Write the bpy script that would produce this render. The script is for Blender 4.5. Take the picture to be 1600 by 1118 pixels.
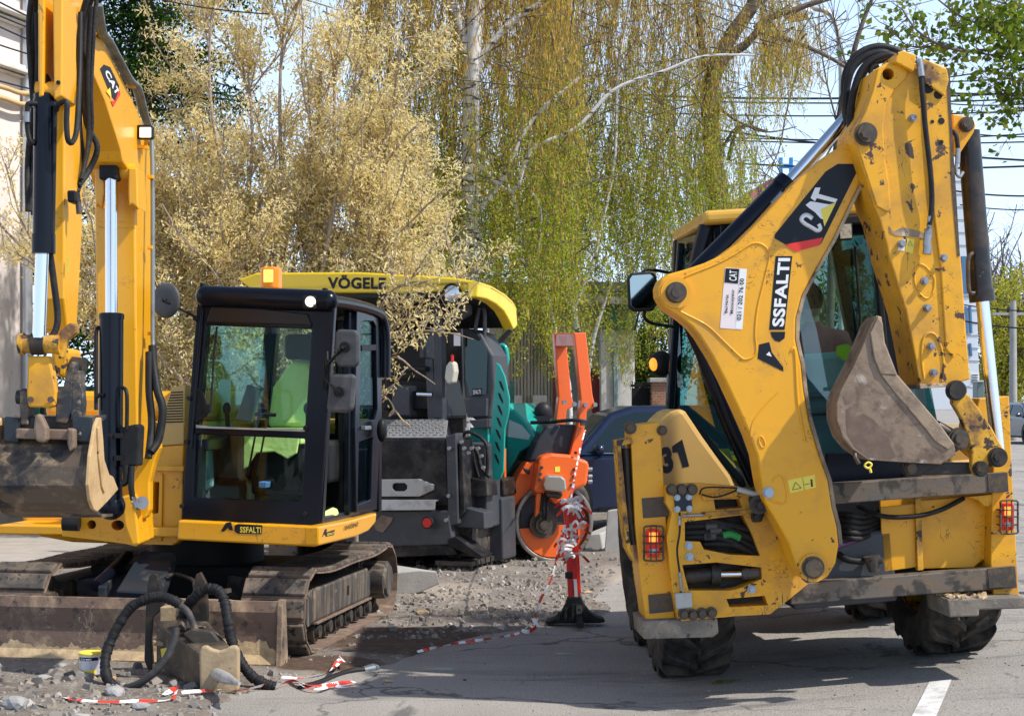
import bpy, bmesh, math, random
import numpy as np
from mathutils import Vector, Matrix, noise
from mathutils.geometry import tessellate_polygon
random.seed(7); RS = np.random.RandomState(11)
for o in list(bpy.data.objects): bpy.data.objects.remove(o, do_unlink=True)
SC = bpy.context.scene
COL = SC.collection
R = math.radians

# ---------------------------------------------------------------- camera, world, sun, exposure
FPX, HX, HY, CH = 2500.0, 800.0, 625.0, 1.75
cd = bpy.data.cameras.new('camera'); cam = bpy.data.objects.new('camera', cd); COL.objects.link(cam)
cam.location = (0, 0, CH); cam.rotation_euler = (R(90), 0, 0)
cd.sensor_width = 36; cd.lens = 36 * FPX / 1600; cd.shift_y = (HY - 559) / 1600
cd.clip_start = .1; cd.clip_end = 2000
SC.camera = cam
SUN = Vector((.78, -.31, 1.0)).normalized()
w = bpy.data.worlds.new('World'); SC.world = w; w.use_nodes = True
nt = w.node_tree; bg = nt.nodes['Background']; sky = nt.nodes.new('ShaderNodeTexSky')
sky.sky_type = 'NISHITA'; sky.sun_disc = False
sky.sun_elevation = math.asin(SUN.z); sky.sun_rotation = math.atan2(SUN.x, SUN.y)
sky.air_density = 1.0; sky.dust_density = .6; sky.ozone_density = 1.2
sm = nt.nodes.new('ShaderNodeMix'); sm.data_type = 'RGBA'; sm.inputs[7].default_value = (7.4, 9.4, 12.4, 1)   # thin bright veil of high cloud, thicker towards the horizon
stc = nt.nodes.new('ShaderNodeTexCoord'); sxyz = nt.nodes.new('ShaderNodeSeparateXYZ'); smr = nt.nodes.new('ShaderNodeMapRange'); nt.links.new(stc.outputs['Generated'], sxyz.inputs[0]); nt.links.new(sxyz.outputs[2], smr.inputs[0])
smr.inputs[1].default_value = .0; smr.inputs[2].default_value = .65; smr.inputs[3].default_value = .85; smr.inputs[4].default_value = .05; nt.links.new(smr.outputs[0], sm.inputs[0])
nt.links.new(sky.outputs[0], sm.inputs[6]); nt.links.new(sm.outputs[2], bg.inputs[0]); bg.inputs[1].default_value = .105
sl = bpy.data.lights.new('sun', 'SUN'); sl.energy = 3.9; sl.angle = R(.8); sl.color = (1, .94, .85)
so = bpy.data.objects.new('sun', sl); COL.objects.link(so)
so.rotation_euler = (-SUN).to_track_quat('-Z', 'Y').to_euler(); so.location = (20, -12, 30)
SC.view_settings.view_transform = 'Standard'; SC.view_settings.look = 'None'
SC.view_settings.exposure = .5; SC.view_settings.gamma = 1
SC.render.resolution_x = 1024; SC.render.resolution_y = 715

# ---------------------------------------------------------------- helpers
def W(px, py, Y): return Vector(((px - HX) * Y / FPX, Y, CH - (py - HY) * Y / FPX))
def gz(x, y): return .075 * min(max(x - .9, 0), 2.6)
def G(px, py):
    Y = CH * FPX / (py - HY); return Vector(((px - HX) * Y / FPX, Y, 0))
class Fr:
    def __init__(s, loc, yaw=0, roll=0):
        s.M = Matrix.Translation(loc) @ Matrix.Rotation(R(yaw), 4, 'Z') @ Matrix.Rotation(R(-roll), 4, 'Y')
        s.I = s.M.inverted()
    def hit(s, px, py, v, ax=1):
        o = s.I @ Vector((0, 0, CH)); d = s.I.to_3x3() @ Vector(((px - HX) / FPX, 1, -(py - HY) / FPX))
        return o + d * ((v - o[ax]) / d[ax])
    def hits(s, pts, v, ax=1): return [s.hit(a, b, v, ax) for a, b in pts]
WF = Fr((0, 0, 0))
def tag(o, label=None, cat=None, group=None, kind=None):
    for k, v in (('label', label), ('category', cat), ('group', group), ('kind', kind)):
        if v: o[k] = v
    return o
def thing(name, loc, label, cat, group=None, M=None):
    o = bpy.data.objects.new(name, None); COL.objects.link(o); o.empty_display_size = .2
    if M is not None: o.matrix_world = M
    else: o.location = loc
    return tag(o, label, cat, group)
def copy_tree(o, parent=None):
    c = o.copy(); COL.objects.link(c); c.parent = parent
    for ch in [x for x in bpy.data.objects if x.parent == o]: copy_tree(ch, c)
    return c
def fast(name, V, Fc, mats, parent=None, n=4, mi=None, smooth=False):
    me = bpy.data.meshes.new(name); V = np.asarray(V, dtype=np.float32); Fc = np.asarray(Fc, dtype=np.int32)
    me.vertices.add(len(V)); me.vertices.foreach_set('co', V.ravel())
    me.loops.add(Fc.size); me.loops.foreach_set('vertex_index', Fc.ravel())
    me.polygons.add(len(Fc)); me.polygons.foreach_set('loop_start', np.arange(0, Fc.size, n, dtype=np.int32))
    try: me.polygons.foreach_set('loop_total', np.full(len(Fc), n, dtype=np.int32))
    except Exception: pass
    if mi is not None: me.polygons.foreach_set('material_index', np.asarray(mi, dtype=np.int32))
    me.polygons.foreach_set('use_smooth', np.full(len(Fc), smooth))
    me.update(calc_edges=True)
    for m in (mats if isinstance(mats, list) else [mats]): me.materials.append(m)
    o = bpy.data.objects.new(name, me); COL.objects.link(o); o.parent = parent
    return o
def crom(P, n=8, closed=False):
    P = [Vector(p) for p in P]
    if len(P) < 3: return P
    out = []; L = len(P)
    for i in range(L if closed else L - 1):
        if closed: a, b, c, d = P[i - 1], P[i], P[(i + 1) % L], P[(i + 2) % L]
        else: a, b, c, d = P[max(i - 1, 0)], P[i], P[i + 1], P[min(i + 2, L - 1)]
        for k in range(n):
            t = k / n
            out.append(.5 * ((2 * b) + (c - a) * t + (2 * a - 5 * b + 4 * c - d) * t * t + (3 * b - a - 3 * c + d) * t ** 3))
    if not closed: out.append(P[-1])
    return out
class MB:
    def __init__(s): s.v = []; s.f = []; s.m = []; s.s = []; s.mat = 0; s.cuts = []
    def cut(s): s.cuts.append((len(s.v), len(s.f))); return s
    def into(s, fr): s.v = [tuple(fr.I @ Vector(p)) for p in s.v]; return s
    def add(s, V, Fc, smooth=False):
        b = len(s.v); s.v += [tuple(x) for x in V]
        for f in Fc: s.f.append([b + i for i in f]); s.m.append(s.mat); s.s.append(smooth)
        return s
    def prism(s, P, vec, holes=()):
        vec = Vector(vec); P = [Vector(p) for p in P]; n = len(P)
        if not holes:
            V = P + [p + vec for p in P]
            return s.add(V, [list(range(n))[::-1], list(range(n, 2 * n))] + [[i, (i + 1) % n, n + (i + 1) % n, n + i] for i in range(n)])
        loops = [P] + [[Vector(p) for p in h] for h in holes]
        allp = [p for l in loops for p in l]; N = len(allp)
        tr = tessellate_polygon(loops); F = [list(t) for t in tr] + [[N + i for i in t] for t in tr]; b = 0
        for l in loops:
            k = len(l); F += [[b + i, b + (i + 1) % k, N + b + (i + 1) % k, N + b + i] for i in range(k)]; b += k
        return s.add(allp + [p + vec for p in allp], F)
    def box(s, c, d, rot=None, taper=1):
        c = Vector(c); V = []
        for z in (-.5, .5):
            for x, y in ((-.5, -.5), (.5, -.5), (.5, .5), (-.5, .5)):
                k = taper if z > 0 else 1
                p = Vector((x * d[0] * k, y * d[1] * k, z * d[2]))
                if rot: p = rot @ p
                V.append(c + p)
        return s.add(V, [[3, 2, 1, 0], [4, 5, 6, 7], [0, 1, 5, 4], [1, 2, 6, 5], [2, 3, 7, 6], [3, 0, 4, 7]])
    def bar(s, a, b, wx, wz, up=(0, 0, 1)):
        a, b = Vector(a), Vector(b); d = (b - a).normalized(); up = Vector(up)
        x = d.cross(up)
        if x.length < .05: x = d.cross(Vector((1, 0, 0)))
        x.normalize(); z = x.cross(d).normalized(); V = []
        for p in (a, b):
            for i, j in ((-1, -1), (1, -1), (1, 1), (-1, 1)): V.append(p + x * i * wx / 2 + z * j * wz / 2)
        return s.add(V, [[3, 2, 1, 0], [4, 5, 6, 7], [0, 1, 5, 4], [1, 2, 6, 5], [2, 3, 7, 6], [3, 0, 4, 7]])
    def cyl(s, a, b, r, r2=None, n=20, caps=True):
        a, b = Vector(a), Vector(b); r2 = r if r2 is None else r2
        d = (b - a).normalized(); x = d.orthogonal().normalized(); y = d.cross(x)
        ring = [x * math.cos(2 * math.pi * i / n) + y * math.sin(2 * math.pi * i / n) for i in range(n)]
        A = [a + q * r for q in ring]; B = [b + q * r2 for q in ring]
        s.add(A + B, [[i, (i + 1) % n, n + (i + 1) % n, n + i] for i in range(n)], True)
        if caps: s.add(A, [list(range(n))[::-1]]); s.add(B, [list(range(n))])
        return s
    def tube(s, P, r, n=8, k=6, closed=False, raw=False):
        P = [Vector(p) for p in P] if raw else crom(P, k, closed)
        L = len(P); rr = r if isinstance(r, (list, tuple)) else None; V = []
        t0 = (P[1] - P[0]).normalized(); x = t0.orthogonal().normalized()
        for i, p in enumerate(P):
            if closed: t = (P[(i + 1) % L] - P[i - 1])
            else: t = P[min(i + 1, L - 1)] - P[max(i - 1, 0)]
            if t.length < 1e-9: t = t0
            t = t.normalized(); x = (x - t * x.dot(t))
            if x.length < 1e-6: x = t.orthogonal()
            x.normalize(); y = t.cross(x)
            q = rr[0] + (rr[-1] - rr[0]) * i / max(L - 1, 1) if rr else r
            V += [p + (x * math.cos(2 * math.pi * j / n) + y * math.sin(2 * math.pi * j / n)) * q for j in range(n)]
        F = []
        for i in range(L if closed else L - 1):
            a = i * n; b = ((i + 1) % L) * n
            F += [[a + j, a + (j + 1) % n, b + (j + 1) % n, b + j] for j in range(n)]
        s.add(V, F, True)
        if not closed: s.add(V[:n], [list(range(n))[::-1]]); s.add(V[-n:], [list(range(n))])
        return s
    def lathe(s, prof, a, axis, n=32, closed=False):
        a = Vector(a); ax = Vector(axis).normalized(); x = ax.orthogonal().normalized(); y = ax.cross(x); V = []; m = len(prof)
        for i in range(n):
            q = x * math.cos(2 * math.pi * i / n) + y * math.sin(2 * math.pi * i / n)
            V += [a + ax * h + q * r for r, h in prof]
        F = []
        for i in range(n):
            j = (i + 1) % n
            for k in range(m if closed else m - 1):
                l = (k + 1) % m; F.append([i * m + k, j * m + k, j * m + l, i * m + l])
        return s.add(V, F, True)
    def ball(s, c, r, n=14, m=9):
        c = Vector(c); r = Vector(r) if hasattr(r, '__len__') else Vector((r, r, r)); V = []
        for i in range(m + 1):
            a = math.pi * i / m
            for j in range(n):
                b = 2 * math.pi * j / n
                V.append(c + Vector((r.x * math.sin(a) * math.cos(b), r.y * math.sin(a) * math.sin(b), r.z * math.cos(a))))
        return s.add(V, [[i * n + j, (i + 1) * n + j, (i + 1) * n + (j + 1) % n, i * n + (j + 1) % n] for i in range(m) for j in range(n)], True)
    def obj(s, name, mats, parent=None, bevel=0, seg=2, label=None, sub=0):
        if s.cuts:
            cs = [c for c in [(0, 0)] + s.cuts + [(len(s.v), len(s.f))]]; o = None
            for (a, b), (c, d) in zip(cs, cs[1:]):
                if d == b: continue
                q = MB(); q.v = s.v[a:c]; q.f = [[i - a for i in f] for f in s.f[b:d]]; q.m = s.m[b:d]; q.s = s.s[b:d]; r_ = q.obj(name, mats, parent, bevel, seg, label, sub); o = o or r_
            return o
        me = bpy.data.meshes.new(name); me.from_pydata(s.v, [], s.f)
        me.polygons.foreach_set('material_index', s.m); me.polygons.foreach_set('use_smooth', s.s)
        for m in (mats if isinstance(mats, list) else [mats]): me.materials.append(m)
        bm = bmesh.new(); bm.from_mesh(me); bmesh.ops.recalc_face_normals(bm, faces=bm.faces); bm.to_mesh(me); bm.free()
        o = bpy.data.objects.new(name, me); COL.objects.link(o); o.parent = parent
        if bevel:
            b = o.modifiers.new('b', 'BEVEL'); b.width = bevel; b.segments = seg; b.limit_method = 'ANGLE'; b.angle_limit = R(35)
            b.use_clamp_overlap = True
        if sub:
            b = o.modifiers.new('s', 'SUBSURF'); b.levels = sub; b.render_levels = sub
        if label: o['label'] = label
        return o
_tc = {}
def text2d(st, off=.0):
    k = (st, off)
    if k in _tc: return _tc[k]
    c = bpy.data.curves.new('t', 'FONT'); c.body = st; c.offset = off; c.resolution_u = 3; c.space_character = 1.06
    o = bpy.data.objects.new('t', c); COL.objects.link(o); bpy.context.view_layer.update()
    me = bpy.data.meshes.new_from_object(o.evaluated_get(bpy.context.evaluated_depsgraph_get()))
    V = [(v.co.x, v.co.y) for v in me.vertices]; F = [list(p.vertices) for p in me.polygons]
    bpy.data.objects.remove(o, do_unlink=True); bpy.data.meshes.remove(me)
    x0 = min(a for a, b in V); x1 = max(a for a, b in V); y0 = min(b for a, b in V); y1 = max(b for a, b in V)
    V = [((a - x0) / (x1 - x0), (b - y0) / (y1 - y0)) for a, b in V]
    _tc[k] = (V, F); return _tc[k]
def lettering(st, bl, br, tl, mat, parent, off=.02, push=(0, 0, 0), name='lettering', skew=0):
    V, F = text2d(st, off); bl, br, tl = Vector(bl), Vector(br), Vector(tl); p = Vector(push)
    m = MB(); m.add([bl + (br - bl) * (a + skew * b) + (tl - bl) * b + p for a, b in V], F)
    me = bpy.data.meshes.new(name); me.from_pydata(m.v, [], m.f); me.materials.append(mat)
    o = bpy.data.objects.new(name, me); COL.objects.link(o); o.parent = parent
    return o

# ---------------------------------------------------------------- materials
MC = {}
def mat(name, c, r=.5, met=0, c2=None, s2=3, f2=(.45, .7), st=(1, 1, 1), c3=None, s3=25, f3=(.62, .66), bump=0, bs=60, coat=0, emit=None, es=0, scr=None, sp=None):
    if name in MC: return MC[name]
    m = bpy.data.materials.new(name); m.use_nodes = True; nt = m.node_tree; N = nt.nodes; L = nt.links
    p = N['Principled BSDF']; p.inputs['Base Color'].default_value = (*c, 1); p.inputs['Roughness'].default_value = r
    p.inputs['Metallic'].default_value = met; p.inputs['Coat Weight'].default_value = coat; p.inputs['Coat Roughness'].default_value = .12
    tc = N.new('ShaderNodeTexCoord'); out = None
    def nz(s, det=6, stretch=None, dist=0):
        n = N.new('ShaderNodeTexNoise'); n.inputs['Scale'].default_value = s; n.inputs['Detail'].default_value = det; n.inputs['Roughness'].default_value = .62
        n.inputs['Distortion'].default_value = dist
        mp = N.new('ShaderNodeMapping'); mp.inputs['Scale'].default_value = stretch or (1, 1, 1)
        L.new(tc.outputs['Object'], mp.inputs[0]); L.new(mp.outputs[0], n.inputs['Vector']); return n
    def ramp(n, a, b):
        q = N.new('ShaderNodeMapRange'); q.inputs['From Min'].default_value = a; q.inputs['From Max'].default_value = b
        L.new(n.outputs[0], q.inputs[0]); return q
    col = None; rr = None
    for cc, s, f, stt in ((c2, s2, f2, st), (c3, s3, f3, None)):
        if cc is None: continue
        q = ramp(nz(s, 8, stt, .3), *f); mx = N.new('ShaderNodeMix'); mx.data_type = 'RGBA'
        L.new(q.outputs[0], mx.inputs[0])
        if col: L.new(col, mx.inputs[6])
        else: mx.inputs[6].default_value = (*c, 1)
        mx.inputs[7].default_value = (*cc, 1); col = mx.outputs[2]
        mr = N.new('ShaderNodeMix'); L.new(q.outputs[0], mr.inputs[0])
        if rr: L.new(rr, mr.inputs[2])
        else: mr.inputs[2].default_value = r
        mr.inputs[3].default_value = max(r, .75); rr = mr.outputs[0]
    if scr:   # thin scratches and rubbed marks
        for i, (s_, wd_) in enumerate(((5.5, .0035), (17, .007))):
            n_ = nz(s_, 3, ((1, 1, .35), (.5, 1, 1))[i], .8); a_ = N.new('ShaderNodeMath'); a_.operation = 'SUBTRACT'; a_.inputs[1].default_value = .5; L.new(n_.outputs[0], a_.inputs[0]); b_ = N.new('ShaderNodeMath'); b_.operation = 'ABSOLUTE'; L.new(a_.outputs[0], b_.inputs[0])
            c_ = N.new('ShaderNodeMapRange'); c_.inputs[1].default_value = wd_; c_.inputs[2].default_value = wd_ * .5; L.new(b_.outputs[0], c_.inputs[0]); k_ = ramp(nz(2.7 + i, 4), .56, .60); m_ = N.new('ShaderNodeMath'); m_.operation = 'MULTIPLY'; L.new(c_.outputs[0], m_.inputs[0]); L.new(k_.outputs[0], m_.inputs[1])
            x_ = N.new('ShaderNodeMix'); x_.data_type = 'RGBA'; L.new(m_.outputs[0], x_.inputs[0]); x_.inputs[7].default_value = (*scr, 1)
            if col: L.new(col, x_.inputs[6])
            else: x_.inputs[6].default_value = (*c, 1)
            col = x_.outputs[2]
    if sp is not None: p.inputs['Specular IOR Level'].default_value = sp
    elif max(c) < .06 and not met: p.inputs['Specular IOR Level'].default_value = .22
    if col and rr is None: L.new(col, p.inputs['Base Color'])
    elif col: L.new(col, p.inputs['Base Color']); L.new(rr, p.inputs['Roughness'])
    if bump:
        b = N.new('ShaderNodeBump'); b.inputs['Strength'].default_value = 1; b.inputs['Distance'].default_value = bump
        L.new(nz(bs, 6).outputs[0], b.inputs['Height']); L.new(b.outputs[0], p.inputs['Normal'])
    if emit: p.inputs['Emission Color'].default_value = (*emit, 1); p.inputs['Emission Strength'].default_value = es
    MC[name] = m; return m
def glassm(name, tint, gl=.12, rough=.02, ior=1.22):
    if name in MC: return MC[name]
    m = bpy.data.materials.new(name); m.use_nodes = True; nt = m.node_tree; N = nt.nodes; L = nt.links
    N.remove(N['Principled BSDF']); t = N.new('ShaderNodeBsdfTransparent'); t.inputs[0].default_value = (*tint, 1)
    g = N.new('ShaderNodeBsdfGlossy'); g.inputs['Roughness'].default_value = rough; g.inputs[0].default_value = (.9, 1, 1, 1)
    f = N.new('ShaderNodeFresnel'); f.inputs[0].default_value = ior; a = N.new('ShaderNodeMath'); a.operation = 'ADD'; a.inputs[1].default_value = gl; a.use_clamp = True
    mx = N.new('ShaderNodeMixShader'); a.operation = 'MULTIPLY_ADD'; a.inputs[1].default_value = .12; a.inputs[2].default_value = gl; L.new(f.outputs[0], a.inputs[0]); L.new(a.outputs[0], mx.inputs[0]); L.new(t.outputs[0], mx.inputs[1]); L.new(g.outputs[0], mx.inputs[2])
    L.new(mx.outputs[0], N['Material Output'].inputs[0]); MC[name] = m; return m
def leafm(name, cols, tr=.35):
    if name in MC: return MC[name]
    m = bpy.data.materials.new(name); m.use_nodes = True; nt = m.node_tree; N = nt.nodes; L = nt.links
    N.remove(N['Principled BSDF']); g = N.new('ShaderNodeNewGeometry'); cr = N.new('ShaderNodeValToRGB'); cr.color_ramp.interpolation = 'LINEAR'
    e = cr.color_ramp.elements
    while len(e) < len(cols): e.new(.5)
    for i, c in enumerate(cols): e[i].position = i / (len(cols) - 1); e[i].color = (*c, 1)
    L.new(g.outputs['Random Per Island'], cr.inputs[0])
    d = N.new('ShaderNodeBsdfDiffuse'); t = N.new('ShaderNodeBsdfTranslucent'); mx = N.new('ShaderNodeMixShader'); mx.inputs[0].default_value = tr
    L.new(cr.outputs[0], d.inputs[0]); L.new(cr.outputs[0], t.inputs[0]); L.new(d.outputs[0], mx.inputs[1]); L.new(t.outputs[0], mx.inputs[2])
    L.new(mx.outputs[0], N['Material Output'].inputs[0]); MC[name] = m; return m

YEL = mat('yellow_paint', (.80, .37, .004), .38, c2=(.50, .25, .04), s2=2.6, f2=(.50, .78), c3=(.09, .05, .035), s3=9, f3=(.67, .685), coat=.15, bump=.0015, bs=9, scr=(.10, .055, .03))
YELW = mat('worn_yellow_paint', (.78, .37, .006), .5, c2=(.40, .20, .05), s2=3, f2=(.46, .76), c3=(.075, .045, .035), s3=11, f3=(.605, .62), coat=.06, bump=.002, bs=12, scr=(.08, .045, .03))
YELR = mat('rusty_yellow_paint', (.66, .34, .02), .6, c2=(.16, .08, .04), s2=6, f2=(.45, .62), c3=(.05, .035, .03), s3=14, f3=(.58, .6), bump=.004, bs=25)
YELB = mat('clean_yellow_paint', (.82, .38, .006), .32, c2=(.55, .27, .03), s2=1.5, f2=(.6, .9), c3=(.1, .06, .03), s3=14, f3=(.73, .74), coat=.3, scr=(.3, .15, .03))
TAN = mat('faded_tan_paint', (.60, .37, .10), .45, c2=(.50, .30, .08), s2=1.5, f2=(.4, .8), c3=(.2, .15, .08), s3=20, f3=(.70, .72), coat=.2)
BLK = mat('black_paint', (.004, .006, .012), .25, coat=.05); BLK.node_tree.nodes['Principled BSDF'].inputs['Specular IOR Level'].default_value = .2
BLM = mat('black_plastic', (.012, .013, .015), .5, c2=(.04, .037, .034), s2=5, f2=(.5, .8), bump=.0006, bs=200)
RUB = mat('hose_rubber', (.016, .016, .017), .5, c2=(.05, .046, .042), s2=12, f2=(.5, .8), bump=.001, bs=120)
CORR = mat('corrugated_hose', (.02, .02, .022), .5, c2=(.07, .062, .055), s2=10, f2=(.5, .8), bump=.006, bs=70)
TYR = mat('tyre_rubber', (.022, .021, .021), .75, c2=(.11, .095, .078), s2=5, f2=(.38, .68), c3=(.16, .14, .11), s3=18, f3=(.66, .74), bump=.003, bs=60)
STL = mat('steel_dark', (.075, .07, .065), .5, .5, c2=(.16, .12, .09), s2=5, f2=(.45, .7), c3=(.03, .027, .025), s3=14, f3=(.55, .6), bump=.003, bs=40)
GRS = mat('greasy_steel', (.022, .019, .017), .42, .2, c2=(.09, .06, .035), s2=8, f2=(.5, .72), bump=.003, bs=40)
CHR = mat('chrome_rod', (.75, .77, .8), .16, 1)
BLT = mat('bolt_steel', (.34, .35, .37), .38, .8, c2=(.12, .10, .09), s2=20, f2=(.5, .7))
BOLTD = mat('dark_pin', (.08, .07, .06), .5, .6, c2=(.16, .11, .07), s2=22, f2=(.45, .65), bump=.002, bs=50)
RST = mat('rusty_steel', (.185, .135, .10), .8, 0, c2=(.47, .34, .21), s2=4, f2=(.42, .60), st=(1, 1, .7), c3=(.075, .055, .05), s3=15, f3=(.57, .66), bump=.004, bs=40, scr=(.55, .46, .36))
BKT = mat('bucket_worn_steel', (.25, .175, .12), .5, .2, c2=(.13, .09, .065), s2=6, f2=(.50, .62), c3=(.58, .54, .49), s3=9, f3=(.60, .74), bump=.005, bs=18, scr=(.09, .07, .055))
DIRTS = mat('dusty_side_steel', (.52, .35, .17), .75, c2=(.36, .22, .10), s2=6, f2=(.45, .7), c3=(.1, .07, .05), s3=20, f3=(.66, .7), bump=.003, bs=50)
BKT2 = mat('dusty_black_steel', (.035, .037, .042), .4, .3, c2=(.17, .125, .085), s2=7, f2=(.42, .6), st=(1, 1, 2), c3=(.30, .24, .17), s3=30, f3=(.58, .7), bump=.003, bs=40)
TRK = mat('track_shoe', (.065, .058, .052), .7, .1, c2=(.22, .165, .12), s2=5, f2=(.42, .66), c3=(.025, .023, .022), s3=22, f3=(.55, .62), bump=.003, bs=60)
TRB = mat('track_edge_rust', (.17, .115, .085), .75, 0, c2=(.30, .22, .16), s2=12, f2=(.45, .7), bump=.002, bs=60)
BLUEB = mat('blue_black_paint', (.02, .027, .036), .35, c2=(.14, .12, .09), s2=4, f2=(.5, .75), c3=(.4, .35, .27), s3=13, f3=(.67, .70), coat=.2)
WHT = mat('white_vinyl', (.78, .78, .78), .5); BLV = mat('black_vinyl', (.012, .015, .022), .4); REDV = mat('red_vinyl', (.75, .03, .02), .45)
YLV = mat('yellow_vinyl', (.85, .66, .08), .45); PNK = mat('faded_label', (.78, .68, .68), .5)
RED = mat('red_plastic', (.8, .03, .015), .35, c2=(.5, .03, .02), s2=6, f2=(.6, .8))
ORA = mat('orange_paint', (.85, .13, .012), .4, c2=(.6, .11, .03), s2=4, f2=(.55, .8), c3=(.12, .06, .04), s3=30, f3=(.69, .71), coat=.3)
TEA = mat('teal_paint', (.0, .33, .27), .4, c2=(.01, .22, .18), s2=4, f2=(.55, .8), coat=.3)
GRM = mat('charcoal_metal', (.045, .05, .06), .5, .1, c2=(.1, .095, .09), s2=4, f2=(.5, .8), c3=(.16, .13, .1), s3=20, f3=(.66, .72), bump=.001, bs=60)
ALU = mat('tread_plate', (.5, .5, .5), .4, .7, c2=(.25, .22, .19), s2=9, f2=(.5, .75))
GAL = mat('galvanised', (.42, .42, .40), .5, .5, c2=(.25, .24, .22), s2=6, f2=(.5, .7), bump=.0008, bs=50)
LIT = mat('lit_lamp', (.9, .85, .75), .3, emit=(1, .82, .55), es=.75)
LED = mat('led_lens', (.62, .6, .5), .25, .3, c2=(.3, .3, .27), s2=60, f2=(.4, .6), bump=.004, bs=70)
AMB = mat('amber_beacon', (.9, .22, .005), .25, emit=(1, .38, .02), es=.12); AMBC = mat('amber_core', (1, .75, .15), .3, emit=(1, .6, .1), es=.9)
REDL = mat('red_lens', (.7, .02, .015), .15, emit=(1, .05, .02), es=.06); ORL = mat('orange_lens', (.95, .3, .05), .2, emit=(1, .33, .03), es=1.0)
GLS = glassm('cab_glass', (.70, .86, .86), .06); GLS2 = glassm('tinted_glass', (.36, .54, .53), .04); GLC = glassm('clear_glass', (.86, .96, .94), .012)
MIRR = mat('mirror_glass', (.35, .42, .42), .04, 1)
CONC = mat('concrete', (.40, .39, .37), .9, c2=(.29, .28, .26), s2=4, f2=(.4, .75), c3=(.2, .19, .17), s3=40, f3=(.62, .68), bump=.003, bs=50)
# ---------------------------------------------------------------- the ground
def asphalt():
    m = bpy.data.materials.new('asphalt'); m.use_nodes = True; nt = m.node_tree; N = nt.nodes; L = nt.links
    p = N['Principled BSDF']; p.inputs['Roughness'].default_value = .92
    tc = N.new('ShaderNodeTexCoord')
    def nz(s, d=8, sc=(1, 1, 1), di=0):
        mp = N.new('ShaderNodeMapping'); mp.inputs['Scale'].default_value = sc; L.new(tc.outputs['Object'], mp.inputs[0])
        n = N.new('ShaderNodeTexNoise'); n.inputs['Scale'].default_value = s; n.inputs['Detail'].default_value = d; n.inputs['Distortion'].default_value = di; n.inputs['Roughness'].default_value = .65
        L.new(mp.outputs[0], n.inputs['Vector']); return n.outputs[0]
    def mix(f, a, b, fa=None, lo=0, hi=1):
        r = N.new('ShaderNodeMapRange'); r.inputs[1].default_value = lo; r.inputs[2].default_value = hi; L.new(f, r.inputs[0])
        x = N.new('ShaderNodeMix'); x.data_type = 'RGBA'; L.new(r.outputs[0], x.inputs[0])
        for i, v in ((6, a), (7, b)):
            if isinstance(v, tuple): x.inputs[i].default_value = (*v, 1)
            else: L.new(v, x.inputs[i])
        return x.outputs[2]
    c = mix(nz(.5, 5), (.29, .268, .245), (.38, .35, .315), lo=.35, hi=.65)
    c = mix(nz(1.1, 8, (.35, 2.2, 1), .5), c, (.125, .122, .12), lo=.55, hi=.72)
    c = mix(nz(2.3, 9, (.25, 1.6, 1), 1.2), c, (.36, .335, .31), lo=.58, hi=.72)
    c = mix(nz(.9, 6, (1.5, .5, 1), .8), c, (.14, .135, .13), lo=.60, hi=.64)
    c = mix(nz(90, 3), c, (.085, .083, .08), lo=.54, hi=.66)
    c = mix(nz(130, 2), c, (.50, .47, .43), lo=.62, hi=.70)
    c = mix(nz(6, 8, (1, 3, 1)), c, (.30, .27, .24), lo=.62, hi=.75)
    v = N.new('ShaderNodeTexVoronoi'); v.feature = 'DISTANCE_TO_EDGE'; v.inputs['Scale'].default_value = .42
    mp = N.new('ShaderNodeMapping'); L.new(tc.outputs['Object'], mp.inputs[0])
    nn = N.new('ShaderNodeTexNoise'); nn.inputs['Scale'].default_value = 3; nn.inputs['Detail'].default_value = 8; L.new(tc.outputs['Object'], nn.inputs['Vector'])
    va = N.new('ShaderNodeVectorMath'); va.operation = 'MULTIPLY_ADD'; va.inputs[1].default_value = (.5, .5, .5); L.new(nn.outputs['Color'], va.inputs[0]); L.new(mp.outputs[0], va.inputs[2])
    L.new(va.outputs[0], v.inputs['Vector'])
    r = N.new('ShaderNodeMapRange'); r.inputs[1].default_value = .003; r.inputs[2].default_value = .010; r.inputs[3].default_value = 1; r.inputs[4].default_value = 0
    L.new(v.outputs['Distance'], r.inputs[0]); mm = N.new('ShaderNodeMath'); mm.operation = 'MULTIPLY'; L.new(r.outputs[0], mm.inputs[0])
    q = N.new('ShaderNodeMapRange'); q.inputs[1].default_value = .42; q.inputs[2].default_value = .55; L.new(nz(.7, 3), q.inputs[0]); L.new(q.outputs[0], mm.inputs[1])
    c = mix(mm.outputs[0], c, (.05, .048, .045), hi=1.4)
    L.new(c, p.inputs['Base Color'])
    b = N.new('ShaderNodeBump'); b.inputs['Distance'].default_value = .010; L.new(nz(75, 5), b.inputs['Height']); L.new(b.outputs[0], p.inputs['Normal'])
    return m
ASP = asphalt()
xs = np.concatenate([np.linspace(-400, -12, 12), np.linspace(-10, 6, 81), np.linspace(8, 400, 14)])
ys = np.concatenate([[-40, 0, 4], np.linspace(6, 40, 35), [60, 100, 200, 500]])
V = [(x, y, gz(x, y)) for y in ys for x in xs]; nx = len(xs)
F_ = [(j * nx + i, j * nx + i + 1, (j + 1) * nx + i + 1, (j + 1) * nx + i) for j in range(len(ys) - 1) for i in range(nx - 1)]
tag(fast('ground', V, F_, ASP, smooth=True), kind='structure')
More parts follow.
